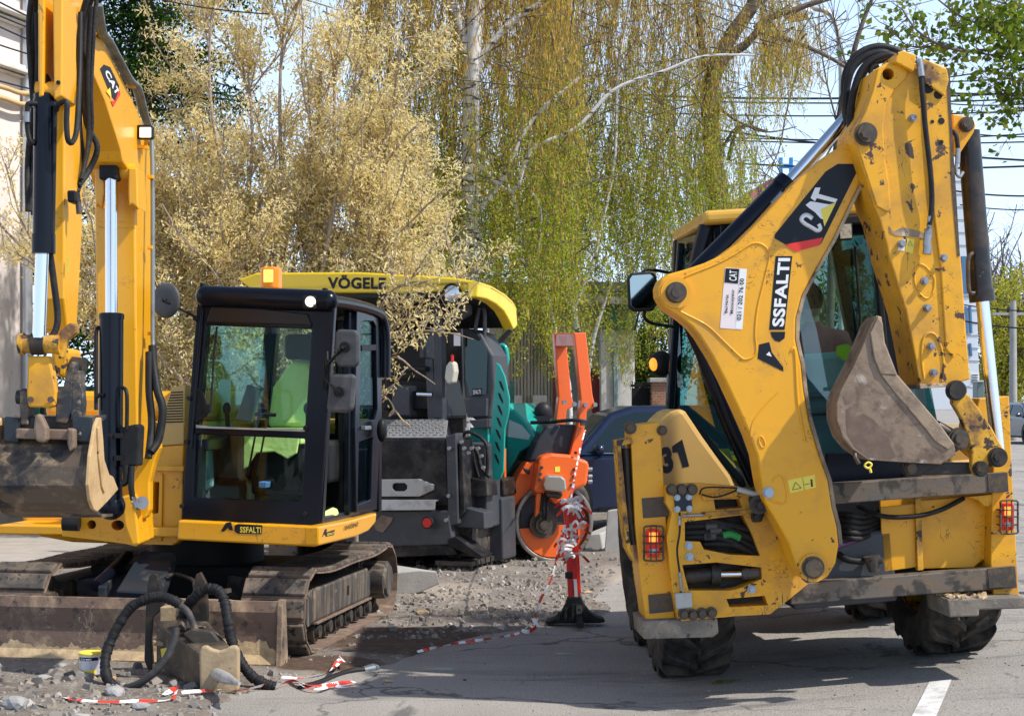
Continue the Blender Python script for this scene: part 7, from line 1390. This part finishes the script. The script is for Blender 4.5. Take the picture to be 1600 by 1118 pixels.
# distant street: office block, red roofs, rooftop letter, poles
def far(name, Y, label, cat, at=(1500, 640)):
    t = thing(name, W(at[0], at[1], Y), label, cat); t.location.z = 0; return t, Fr(tuple(t.location))
wb, wf = far('office_block', 70, 'white office block with blue windows right of the folded digging arm', 'building', (1510, 640))
def fp_(name, px, Y, th, m, parent, fr, bevel=.02): return hp_(name, px, Y, th, m, parent, bevel, fr)
WB = mat('white_cladding', (.62, .66, .70), .6); BLW = mat('blue_window', (.06, .16, .30), .2)
fp_('wall', [(1380, 240), (1521, 262), (1531, 640), (1380, 640)], 70, 8, WB, wb, wf)
for k in range(18): y = 282 + k * 20; fp_('cladding_joint', [(1490, y), (1524 + k * .4, y + 1), (1524 + k * .4, y + 2.2), (1490, y + 1.2)], 69.97, .03, mat('joint_grey', (.3, .33, .37), .6), wb, wf, 0)
for y0, y1 in ((400, 458), (478, 520), (536, 556)): fp_('window', [(1502, y0), (1509 + 2, y0), (1513, y1), (1503, y1)], 69.9, .1, BLW, wb, wf); fp_('window', [(1514, y0), (1518, y0), (1520, y1), (1516, y1)], 69.9, .1, BLW, wb, wf)
rr, rf_ = far('red_roof_building', 95, 'low building with a faded red roof behind the digging arm', 'building', (1270, 640)); RRM = mat('faded_red_roof', (.45, .17, .17), .8)
fp_('wall', [(1120, 330), (1400, 330), (1400, 680), (1120, 680)], 95, 10, mat('grey_wall', (.45, .45, .47), .8), rr, rf_); fp_('roof', [(1110, 333), (1160, 305), (1205, 279), (1218, 277), (1400, 296), (1400, 333)], 94.5, 12, RRM, rr, rf_)
bb, bf = far('blue_building', 80, 'building with a bright blue fascia between the boom and the stick', 'building', (1340, 640)); fp_('fascia', [(1320, 300), (1400, 300), (1400, 345), (1320, 345)], 80, 6, mat('bright_blue', (.02, .22, .55), .5), bb, bf); fp_('wall', [(1322, 345), (1398, 345), (1398, 680), (1322, 680)], 80.2, 6, WB, bb, bf); fp_('upper_band', [(1330, 288), (1395, 288), (1395, 300), (1330, 300)], 80.1, 5, WB, bb, bf)
sg, sf = far('rooftop_sign', 94, 'blue rooftop letter H standing on the red roof', 'sign', (1238, 300))
fp_('letter', [(1218, 246), (1223, 246), (1223, 256), (1234, 256), (1234, 246), (1239, 246), (1239, 280), (1234, 280), (1234, 262), (1223, 262), (1223, 280), (1218, 280)], 94, .3, mat('sign_blue', (.01, .22, .6), .5), sg, sf, 0)
POL = mat('concrete_pole', (.36, .35, .33), .85, c2=(.28, .27, .25), s2=4, f2=(.4, .7))
def pole(px, y0, Y, r, label):
    b = W(px, 0, Y); t = thing('utility_pole', (b.x, Y, .19), label, 'utility pole', 'utility poles along the street'); h = CH - (y0 - HY) * Y / FPX - .19
    m = MB(); m.cyl((0, 0, 0), (0, 0, h), r, r * .7, n=14); m.obj('shaft', POL, t); m = MB(); m.bar((-.8, 0, h - .5), (.8, 0, h - .5), .1, .1); m.obj('crossarm', POL, t)
    for k in (-.6, -.2, .2, .6): m = MB(); m.cyl((k, 0, h - .45), (k, 0, h - .25), .05, .03, n=8); m.obj('insulator', BLM, t)
pole(1583, 470, 62, .17, 'concrete utility pole at the far right above the parked cars'); pole(1536, 520, 95, .12, 'thin distant utility pole just left of the yellow green tree')
sb, sbf = far('street_sign', 50, 'white notice board beside the right side of the backhoe', 'sign', (1522, 640)); fp_('board', [(1516, 581), (1530, 581), (1530, 604), (1516, 604)], 50, .05, WHT, sb, sbf, 0); fp_('post', [(1521, 604), (1523, 604), (1523, 680), (1521, 680)], 50.02, .05, GAL, sb, sbf, 0)
for k in range(4): fp_('text_line', [(1518, 585 + 4 * k), (1528, 585 + 4 * k), (1528, 586.3 + 4 * k), (1518, 586.3 + 4 * k)], 49.98, .01, BLV, sb, sbf, 0)
cb, cbf = far('street_cabinet', 48, 'grey green street cabinet beside the white notice board', 'cabinet', (1533, 640)); fp_('cabinet_body', [(1527, 596), (1538, 596), (1538, 690), (1527, 690)], 48, .5, mat('cabinet_grey', (.12, .17, .17), .5), cb, cbf)
fp_('cabinet_lid', [(1526, 594), (1539, 594), (1539, 597), (1526, 597)], 47.9, .6, GAL, cb, cbf)
# street lamp glimpsed in the birch twigs
lpp = thing('street_lamp', W(1270, 640, 34), 'white street lamp head with an amber bowl among the birch twigs', 'street lamp'); lpp.location.z = .19; lf_ = Fr(tuple(lpp.location))
m = MB(); m.ball(P_(1240, 18, 34), (.42, .2, .12)); m.into(lf_).obj('lamp_head', WHT, lpp); m = MB(); m.ball(P_(1243, 26, 34), (.27, .15, .10)); m.into(lf_).obj('lamp_bowl', mat('amber_bowl', (.75, .42, .12), .3), lpp)
m = MB(); q = P_(1270, 12, 34); m.tube([Vector((q.x + .6, 34, .19)), Vector((q.x + .6, 34, 6)), Vector((q.x + .55, 34, q.z - .6)), q, P_(1250, 14, 34)], .06, 8); m.into(lf_).obj('lamp_post', GAL, lpp)
# cables
CBL = mat('cable_black', (.03, .03, .035), .6)
def cable(a, b, Ya, Yb, r, label, sag=.15):
    A_, B_ = P_(a[0], a[1], Ya), P_(b[0], b[1], Yb); m = MB(); m.tube([A_.lerp(B_, t) - Vector((0, 0, sag * 4 * t * (1 - t))) for t in [i / 12 for i in range(13)]], r, 5, raw=True)
    tag(m.obj('overhead_cable', CBL), label, 'cable', 'overhead cables across the sky')
for i, (a, b, lb) in enumerate([((960, 147), (1640, 143), 'upper one of the close pair of cables crossing behind the top hoses'), ((960, 153), (1660, 152), 'lower one of the close pair of cables crossing behind the top hoses'), ((1000, 175), (1660, 170), 'thin cable just below the close pair at the birch edge'), ((1100, 200), (1700, 255), 'cable sloping down to the right behind the stick top'), ((1140, 215), (1680, 204), 'cable level with the large stick pivot'), ((1000, 212), (1660, 220), 'cable passing just below the bucket cylinder lug'), ((1150, 255), (1680, 256), 'cable passing through the rooftop letter'), ((1380, 130), (1680, 82), 'cable rising steeply to the right from the stick top'), ((1380, 125), (1680, 112), 'cable rising gently to the right from the stick top'), ((1400, 140), (1700, 138), 'short cable level with the top guard holes'), ((1480, 162), (1700, 150), 'cable just under the linden branches at the right'), ((1490, 205), (1700, 208), 'dark cable level with the cylinder lug at the right'), ((1490, 298), (1700, 300), 'faint cable right of the stick above the bare trees'), ((1500, 320), (1700, 322), 'cable grazing the tops of the bare trees at the right'), ((1500, 475), (1700, 482), 'low cable in front of the yellow green tree'), ((1500, 500), (1700, 512), 'lowest cable in front of the yellow green tree')]):
    cable(a, b, 44 + i * .8, 40 + i * .8, .022 if i % 3 else .03, lb)
for i, (a, b) in enumerate((((-30, -12), (200, 95)), ((-30, 12), (180, 90)), ((-30, 28), (160, 105)), ((-30, 60), (150, 110)), ((-30, 118), (160, 160)))):
    cable(a, b, 17 + i * .3, 18.5 + i * .3, .010, ('first', 'second', 'third', 'fourth', 'lowest')[i] + ' cable from the top across the cream house front', .03)
cable((230, -5), (420, 22), 17, 17, .008, 'thin cable across the top of the dark conifer', .03)
cable((992, 515), (1000, 480), 20, 19, .012, 'short black cable dropping to the fascia left of the mirror', .0)

# ---------------------------------------------------------------- trees
def growtree(name, label, base, Y0, limbs, nl2, nl3, l2, l3, r0, bark, leafmats, nleaf, leafL, leafW, spread=.8, up=.6, seed=1, catkin=None, group=None, cat='tree', lmode='rand', r_tw=.006, off=.05):
    rs = np.random.RandomState(seed); t = thing(name, base, label, cat, group); bx, by, bz = base; m = MB(); leafP = []; tips = []
    def rv(): v = Vector(rs.normal(0, 1, 3)); return v.normalized()
    for L in limbs:
        P = crom(L, 6); n = len(P); m.tube(P, [r0 * (L[0].z < bz + .6 and 1 or .6), r0 * .18], 7, raw=True)
        for _ in range(nl2):
            i = int(n * rs.uniform(.22, 1)) - 1; p = P[max(i, 1)]; d = (P[max(i, 1)] - P[max(i, 1) - 1]).normalized()
            d = (d * .5 + rv() * spread + Vector((0, 0, up))).normalized(); ln = rs.uniform(*l2); q = [p]; dd = d
            for k in range(4): dd = (dd + rv() * .22 + Vector((0, 0, .08))).normalized(); q.append(q[-1] + dd * ln / 4)
            m.tube(q, [r0 * .22, r_tw * 1.3], 5, raw=True)
            for _ in range(nl3):
                u = rs.uniform(.1, 1) * 4; a = min(int(u), 3); s = q[a].lerp(q[a + 1], u - a); d3 = (dd * .4 + rv() * spread + Vector((0, 0, up * 1.2))).normalized(); ln3 = rs.uniform(*l3)
                e1 = s + (d3 + rv() * .15) * ln3 * .5; e2 = e1 + (d3 + rv() * .3 + Vector((0, 0, .1))) * ln3 * .5
                m.tube([s, e1, e2], [r_tw, r_tw * .4], 4, raw=True)
                k = int(nleaf * rs.uniform(.5, 1.5)); nd = rs.uniform(.1, 1.05, 5); tt = nd[rs.randint(0, 5, k)] + rs.normal(0, .02, k); pp = np.where((tt < .5)[:, None], np.array(s) + (np.array(e1) - np.array(s)) * (tt * 2)[:, None], np.array(e1) + (np.array(e2) - np.array(e1)) * (tt * 2 - 1)[:, None])
                leafP.append(pp + rs.normal(0, off, pp.shape))
    m.v = [(a - bx, b - by, c - bz) for a, b, c in m.v]; m.obj('trunk', bark, t)
    LP = np.concatenate(leafP) - np.array(base)
    v, f = leaves(LP, leafL * np.exp(rs.normal(-.1, .38, len(LP))), leafW, lmode, rs); fast('crown', v, f, leafmats, t); print(name, len(LP)); return t
BARK = mat('grey_bark', (.20, .165, .14), .9, c2=(.12, .10, .085), s2=12, f2=(.4, .7), bump=.004, bs=60); 
BIR = mat('birch_bark', (.62, .60, .585), .85, c2=(.06, .05, .045), s2=5, f2=(.54, .60), st=(.6, .6, 3), c3=(.3, .26, .23), s3=14, f3=(.58, .7), bump=.003, bs=40); DBK = mat('dark_bark', (.10, .075, .055), .9, c2=(.18, .15, .12), s2=8, f2=(.45, .7), bump=.005, bs=40)
TANL = leafm('tan_spring_leaf', [(.82, .67, .32), (.92, .80, .42), (.72, .64, .24), (.95, .87, .55), (.76, .54, .30), (.86, .79, .34)], .5)
TWG = mat('tan_twig', (.36, .29, .22), .9, c2=(.22, .17, .13), s2=12, f2=(.4, .7))
TT = 19.9; tb = P_(440, 0, TT); base = (tb.x, TT, .02)
rs = np.random.RandomState(21); limbs = []
for tx, ty in ((150, 430), (205, 250), (290, 150), (330, 20), (350, 300), (385, 90), (425, 220), (450, -20), (480, 110), (510, 10), (530, 260), (560, 90), (600, 220), (640, 130), (660, 300), (700, 360), (610, 420), (520, 400), (270, 400), (180, 340), (400, 400), (690, 460), (-20, 330), (60, 420), (250, 330), (300, 260), (450, 350), (560, 340), (500, 180), (620, 350), (340, 440), (140, 520)):
    Yt = TT + rs.uniform(-.7, 1.3); e = P_(tx, ty, Yt); b_ = Vector(base) + Vector((rs.normal(0, .12), rs.normal(0, .12), 0)); mid = b_.lerp(e, .45) + Vector((rs.normal(0, .1) + (b_.x - e.x) * -.05, 0, .35)); limbs.append([b_, b_.lerp(mid, .5) + Vector((rs.normal(0, .05), 0, .12)), mid, mid.lerp(e, .6) + Vector((rs.normal(0, .08), 0, .05)), e])
growtree('tan_leafed_tree', 'broad multi stemmed tree with pale tan and cream spring leaves behind the excavator', base, TT, limbs, 12, 9, (.5, 1.5), (.22, .7), .055, TWG, TANL, 54, .058, .023, .8, .7, 3, r_tw=.008, off=.06)
# side shoots hanging over the paver
limbs = []
for pts in ([(560, 610), (620, 520), (680, 470), (720, 440)], [(570, 560), (640, 520), (700, 520), (740, 530)], [(560, 640), (610, 560), (650, 580), (680, 600)], [(560, 600), (600, 470), (650, 440), (690, 455)]):
    limbs.append([P_(x, y, 14.0 - .1 * i) for i, (x, y) in enumerate(pts)])
rb = P_(560, 600, 14.3); 
growtree('sapling', 'low tan leafed sapling leaning over the front of the paver', (rb.x, 14.3, .02), 14.2, [[Vector((rb.x, 14.3, .02)), Vector((rb.x - .02, 14.25, .9)), L[0] , *L[1:]] for L in limbs], 6, 5, (.2, .5), (.12, .3), .02, TWG, TANL, 20, .05, .018, .7, .3, 9)
# dark conifer
NED = leafm('conifer_needles', [(.012, .035, .008), (.03, .07, .012), (.06, .12, .02), (.02, .05, .015)], .15)
cb_ = P_(225, 0, 25); t = thing('conifer', (cb_.x, 25, 0), 'dark green conifer behind the excavator boom', 'tree'); rs = np.random.RandomState(5); m = MB(); m.tube([(0, 0, 0), (.05, 0, 6), (0, 0, 12)], [.2, .04], 10); m.obj('trunk', DBK, t)
LPs = []; m = MB()
for k in range(210):
    z = rs.uniform(1.0, 11.5); a = rs.uniform(0, 6.28); L = (2.7 - z * .09) * rs.uniform(.6, 1.05); d = np.array([math.cos(a), math.sin(a), -.22]); P0 = np.array([0, 0, z]); m.tube([P0, P0 + d * L * .6 + (0, 0, .05), P0 + d * L + (0, 0, .1)], [.03, .008], 5, 2)
    n = 300; tt = rs.uniform(.1, 1, n); w_ = (.1 + .22 * np.sin(tt * 2.6))[:, None]; LPs.append(P0 + d * L * tt[:, None] + rs.normal(0, 1, (n, 3)) * w_ * [1, 1, .28] + np.array([0, 0, -.02]))
m.obj('branches', DBK, t); LP = np.concatenate(LPs); v, f = leaves(LP, rs.uniform(.06, .15, len(LP)), .035, 'rand', rs); fast('crown', v, f, NED, t)
# birches -------------------------------------------------------
BL = leafm('birch_leaf', [(.20, .28, .02), (.38, .48, .04), (.54, .62, .08), (.32, .34, .03), (.50, .48, .08)], .55)
CK = leafm('birch_catkin', [(.62, .37, .07), (.46, .28, .06), (.74, .50, .15), (.38, .28, .06), (.54, .38, .08)], .35)
def birch(name, label, bx, Y, trunks, nst, region, seed, mix, Yr, group='birch trees behind the machines', bark=BIR):
    rs = np.random.RandomState(seed); b = P_(bx, 0, Y); t = thing(name, (b.x, Y, 0), label, 'tree', group); m = MB()
    for pts, r0, r1 in trunks:
        P = [P_(p[0], p[1], p[2] if len(p) > 2 else Y) for p in pts]; m.tube([p - Vector((b.x, Y, 0)) for p in P], [r0, r1], 9, 6)
    m.obj('trunk', bark, t); tw = MB(); LPs, CPs = [], []
    for i in range(nst):
        x, y, ln = region(rs); Ys = rs.uniform(*Yr); p = P_(x, y, Ys); n = 6; q = [p]; dx = rs.normal(0, .09)
        if rs.rand() < .25: tw.tube([p - Vector((b.x, Y, 0)) + Vector((rs.normal(0, .5), rs.normal(0, .3), rs.uniform(.1, .5))), p - Vector((b.x, Y, 0))], [.012, .005], 4, raw=True)
        for k in range(n): dx += rs.normal(0, .10); q.append(q[-1] + Vector((dx, rs.normal(0, .03), -1)) * ln / n)
        tw.tube([a - Vector((b.x, Y, 0)) for a in q], [.005, .002], 3, raw=True); Q = np.array([list(a) for a in q])
        nl = int(ln * 60 * mix[0]); tt = rs.uniform(0, n, nl); ii = np.minimum(tt.astype(int), n - 1); pp = Q[ii] + (Q[ii + 1] - Q[ii]) * (tt - ii)[:, None]; 
        keepl = rs.uniform(0, 1, nl) < np.clip((y + (p.z - pp[:, 2]) * 110 - 40) / 320, .12, 1); pp = pp[keepl]; pp = np.round(pp / .11) * .11 * .35 + pp * .65; LPs.append(pp + rs.normal(0, .035, pp.shape))
        nc = int(ln * 34 * mix[1]); tt = rs.uniform(0, n, nc); ii = np.minimum(tt.astype(int), n - 1); pp = Q[ii] + (Q[ii + 1] - Q[ii]) * (tt - ii)[:, None]
        keepc = rs.uniform(0, 1, nc) < np.clip(1.15 - (y + (p.z - pp[:, 2]) * 110) / 420, .32, 1); pp = pp[keepc]; CPs.append(pp + rs.normal(0, .03, pp.shape))
    tw.obj('hanging_twigs', DBK, t); o = np.array([b.x, Y, 0]); LP = np.concatenate(LPs) - o; CP = np.concatenate(CPs) - o
    v, f = leaves(LP, np.clip(.038 * np.exp(rs.normal(0, .35, len(LP))), .015, .09), .028, 'rand', rs); fast('crown', v, f, BL, t)
    v, f = leaves(CP, rs.uniform(.06, .13, len(CP)), .014, 'hang', rs); fast('catkins', v, f, CK, t); print(name, len(LP), len(CP))
def reg1(rs):
    x = rs.uniform(545, 905); y = rs.uniform(-240, 330) if rs.rand() < .85 else rs.uniform(250, 440); ln = rs.uniform(.6, 2.4)
    if x < 660: y = min(y, 300 - (660 - x) * .8)
    lim = 610 if x > 800 else 470
    ln = min(ln, max((lim - y) / 110, .3)); return x, y, ln
def reg2(rs):
    x = rs.uniform(830, 1290); y = rs.uniform(-240, 300) if rs.rand() < .8 else rs.uniform(200, 480)
    if x > 1180 and rs.rand() < (x - 1180) / 125: return reg2(rs)
    if x > 1190: y = rs.uniform(20, 110) if rs.rand() < .75 else rs.uniform(-60, 60); ln = rs.uniform(.2, 1.3) * (1 - (x - 1190) / 150); return x, y - rs.rand() * 40 + (x - 1190) * .35, ln
    if x > 1130 and rs.rand() < .55: return reg2(rs)
    ln = rs.uniform(.6, 2.2); lim = 590 if x < 1030 else 420; ln = min(ln, max((lim - y) / 100, .3)); return x, y, ln
birch('birch_tree', 'weeping birch with a thick white trunk forking above the paver roof', 733, 22, [
    ([(733, 830), (732, 500), (734, 300), (738, 110), (745, 0), (748, -120)], .14, .10), ([(736, 100), (722, 50), (706, -20), (700, -100)], .07, .05), ([(742, 105), (770, 65), (800, 35), (860, -5), (930, -40)], .055, .03), ([(738, 330), (700, 330), (680, 318), (670, 290), (668, 262)], .04, .012), ([(745, 330), (780, 290), (830, 190), (905, 122)], .04, .025),
    ([(738, 110), (722, 135), (710, 160)], .02, .008), ([(740, 250), (800, 300), (830, 235), (900, 200), (960, 140), (1040, 110), (1100, 88), (1180, 86)], .036, .014), ([(790, 280), (808, 330), (815, 400)], .025, .01), ([(828, 296), (845, 330), (842, 390)], .025, .01), ([(748, 360), (745, 450), (760, 520), (750, 640)], .05, .04)], 1750, reg1, 31, (1.15, 1.15), (21.3, 26))
birch('birch_tree', 'weeping birch with slim pale stems between the roller and the backhoe cab', 925, 25, [
    ([(905, 800), (912, 640), (905, 560), (900, 480), (930, 400), (940, 330)], .05, .02), ([(885, 800), (890, 620), (868, 520), (850, 440), (840, 380)], .05, .02), ([(905, 520), (890, 455), (895, 400), (888, 340), (885, 290)], .04, .015), ([(912, 640), (925, 540), (945, 470), (955, 440)], .04, .02), ([(935, 370), (960, 250), (965, 120), (985, 0)], .035, .012)], 950, reg2, 33, (1.2, .9), (24.2, 28))
birch('birch_tree', 'tall birch with a dark rugged trunk directly behind the backhoe cab', 1130, 27, [
    ([(1135, 800), (1135, 560), (1128, 400), (1115, 250), (1110, 130), (1140, 60), (1180, 0), (1200, -80)], .20, .10), ([(1112, 140), (1135, 90), (1165, 70), (1190, 40)], .09, .06), ([(1112, 130), (1100, 90), (1090, 20), (1085, -60)], .08, .04), ([(1180, 45), (1200, 30), (1245, 14), (1300, -4), (1360, -20)], .06, .04), ([(1185, 50), (1220, 58), (1265, 75), (1300, 92), (1325, 108)], .055, .025), ([(1118, 260), (1150, 200), (1200, 205)], .03, .01), ([(1115, 160), (1145, 185), (1195, 206), (1245, 198)], .03, .008), ([(1190, 40), (1192, 10), (1205, -20)], .04, .02), ([(1138, 250), (1150, 205), (1165, 200)], .04, .02)], 1200, reg2, 35, (.95, .9), (25.5, 30), bark=DBK)
# thin bare twigs against the sky
def twigtree(name, label, base, limbs, seed, n2=9, ln=(.25, .8), r=.012, leaf=None, nl=0, LL=.05, LW=.04, bark=DBK, Wr=.02, group=None):
    rs = np.random.RandomState(seed); t = thing(name, base, label, 'tree', group); m = MB(); LPs = []; b = Vector(base)
    for P, r0 in limbs:
        P = crom(P, 6); m.tube([p - b for p in P], [r0, r0 * .3], 6, raw=True)
        for _ in range(n2):
            i = rs.randint(1, len(P)); p = P[i]; d = ((P[i] - P[i - 1]).normalized() * .8 + Vector((rs.normal(0, .6), rs.normal(0, .3), rs.normal(.15, .6)))).normalized(); L = rs.uniform(*ln); q = [p]
            for k in range(3): d = (d + Vector((rs.normal(0, .2), rs.normal(0, .1), rs.normal(0, .2)))).normalized(); q.append(q[-1] + d * L / 3)
            m.tube([a - b for a in q], [r, r * .35], 4, raw=True)
            for _ in range(3):
                u = rs.uniform(0, 3); a = min(int(u), 2); s = q[a].lerp(q[a + 1], u - a); dd = (d + Vector((rs.normal(0, .7), rs.normal(0, .3), rs.normal(0, .7)))).normalized(); m.tube([s - b, s + dd * L * .35 - b], [r * .5, r * .25], 3, raw=True)
                if nl: LPs.append(np.array(s + dd * L * .2) + rs.normal(0, 1, (nl, 3)) * .05)
    m.obj('trunk', bark, t)
    if nl: LP = np.concatenate(LPs) - np.array(base); v, f = leaves(LP, rs.uniform(LL * .6, LL * 1.3, len(LP)), LW, 'rand', rs); fast('crown', v, f, leaf, t)
    return t
q = P_(1290, 640, 30); q.z = .19
twigtree('bare_tree', 'leafless thin tree against the sky left of the top hoses', tuple(q), [([q, P_(1300, 400, 30), P_(1310, 200, 30), P_(1332, 90, 30), P_(1350, 30, 30), P_(1375, -30, 30)], .09), ([P_(1310, 200, 30), P_(1290, 120, 30), P_(1280, 40, 30), P_(1285, -30, 30)], .02), ([P_(1325, 110, 30), P_(1310, 60, 30), P_(1300, 10, 30)], .018), ([P_(1310, 210, 30), P_(1250, 300, 30), P_(1205, 245, 30), P_(1170, 190, 30)], .02), ([P_(1310, 240, 30), P_(1210, 280, 29), P_(1150, 200, 29)], .02), ([P_(1260, 60, 30), P_(1230, 170, 30), P_(1215, 240, 30), P_(1180, 300, 30)], .022)], 51, 16, (.3, 1.1), .010)
LIN = leafm('linden_leaf', [(.07, .13, .012), (.12, .20, .02), (.20, .27, .03), (.28, .30, .06), (.10, .17, .015)], .4)
q = Vector((6.4, 12.2, .2)); TY = 11.4
lim = [([q, Vector((6.3, 12.1, 2.5)), Vector((6.0, 12, 4.2)), Vector((5.6, 11.8, 5.2))], .14)]
for pts, r_ in (([(1700, 20), (1640, 48), (1590, 66), (1540, 78), (1500, 79), (1460, 66), (1430, 45), (1410, 15)], .020), ([(1700, 20), (1650, 44), (1600, 50), (1540, 40), (1500, 25), (1460, -5)], .018), ([(1700, 150), (1640, 160), (1600, 168), (1560, 176), (1510, 172)], .008), ([(1500, 79), (1470, 72), (1420, 72), (1390, 42)], .008), ([(1700, 80), (1650, 100), (1610, 90), (1570, 60)], .010), ([(1700, 100), (1640, 95), (1590, 110), (1555, 125)], .008), ([(1640, 30), (1580, 10), (1540, -20)], .01), ([(1700, 60), (1620, 140), (1575, 150)], .007)):
    P = [P_(x, y, TY + .2 * math.sin(i)) for i, (x, y) in enumerate(pts)]; P = [Vector((5.6, 11.8, 5.2 if pts[0][1] < 60 else 4.0))] + P; lim.append((P, r_))
twigtree('linden_tree', 'linden with fresh green leaves reaching in from the top right corner', tuple(q), lim[1:] + [(lim[0][0], .14)], 61, 26, (.12, .42), .004, LIN, 3, .05, .045)
# extra heavy leaves near the corner
rs = np.random.RandomState(62); o = [x for x in bpy.data.objects if x.name.startswith('linden_tree')][0]; P = []
for _ in range(620):
    x, y = 1600 - abs(rs.normal(0, 55)), 40 + rs.normal(0, 38); P.append(list(P_(x, y, TY + rs.normal(0, .25))))
P = np.array(P) - np.array(q); v, f = leaves(P, rs.uniform(.03, .065, len(P)), .045, 'rand', rs); fast('crown', v, f, LIN, o)
# trees up the street and hedges that close the view
def simpletree(name, label, px, Y, top, wd, mats, nleaf, LL, seed, trunk=DBK, group=None, z0=.19, bare=False, low=.25):
    rs = np.random.RandomState(seed); b = P_(px, 0, Y); H = CH - (top - HY) * Y / FPX - z0; base = (b.x, Y, z0); limbs = []
    for k in range(9):
        a = rs.uniform(0, 6.28); r = wd * rs.uniform(.25, .75); hh = H * rs.uniform(.6, .93); limbs.append([Vector(base), Vector((b.x + .1 * r * math.cos(a), Y, z0 + H * .25)), Vector((b.x + .5 * r * math.cos(a), Y + .5 * r * math.sin(a), z0 + H * .5)), Vector((b.x + r * math.cos(a), Y + r * math.sin(a), z0 + hh))])
    return growtree(name, label, base, Y, limbs, 14, 6, (H * .10, H * .24), (H * .04, H * .12), H * .012, trunk, mats, nleaf, LL, LL * .5, .85, .3, seed, group=group, r_tw=.012 if not bare else .02, off=H * .02)
YG = leafm('yellow_green_leaf', [(.33, .33, .03), (.45, .42, .05), (.25, .28, .04), (.5, .45, .1)], .3); BRN = leafm('brown_buds', [(.20, .15, .10), (.28, .22, .15), (.15, .11, .08)], .1); GRL = leafm('hedge_leaf', [(.04, .08, .012), (.08, .14, .02), (.13, .19, .03)], .3)
G2 = 'trees far up the street'
simpletree('street_tree', 'yellow green tree far up the street beside the utility pole', 1570, 78, 425, 2.6, YG, 14, .22, 71, group=G2)
simpletree('street_tree', 'bare brown tree rising behind the yellow green one', 1590, 92, 325, 4.2, BRN, 3, .12, 72, group=G2, bare=True); simpletree('street_tree', 'bare brown tree just right of the bucket cylinder', 1545, 100, 350, 3.2, BRN, 3, .12, 73, group=G2, bare=True)
simpletree('street_tree', 'leafy tree seen through the rear window of the backhoe cab', 1330, 42, 400, 3.2, YG if 0 else GRL, 22, .16, 74, group=G2); simpletree('street_tree', 'leafy tree at the left side of the backhoe cab windows', 1150, 36, 330, 2.2, GRL, 18, .13, 75, group=G2)
simpletree('bush', 'dark green bush above the iron fence left of the backhoe cab', 1012, 29, 470, 1.0, GRL, 26, .08, 76, z0=0.0)
simpletree('street_tree', 'brown leafless tree low behind the cable poles at the far right', 1620, 84, 430, 3.0, BRN, 4, .14, 77, group=G2)
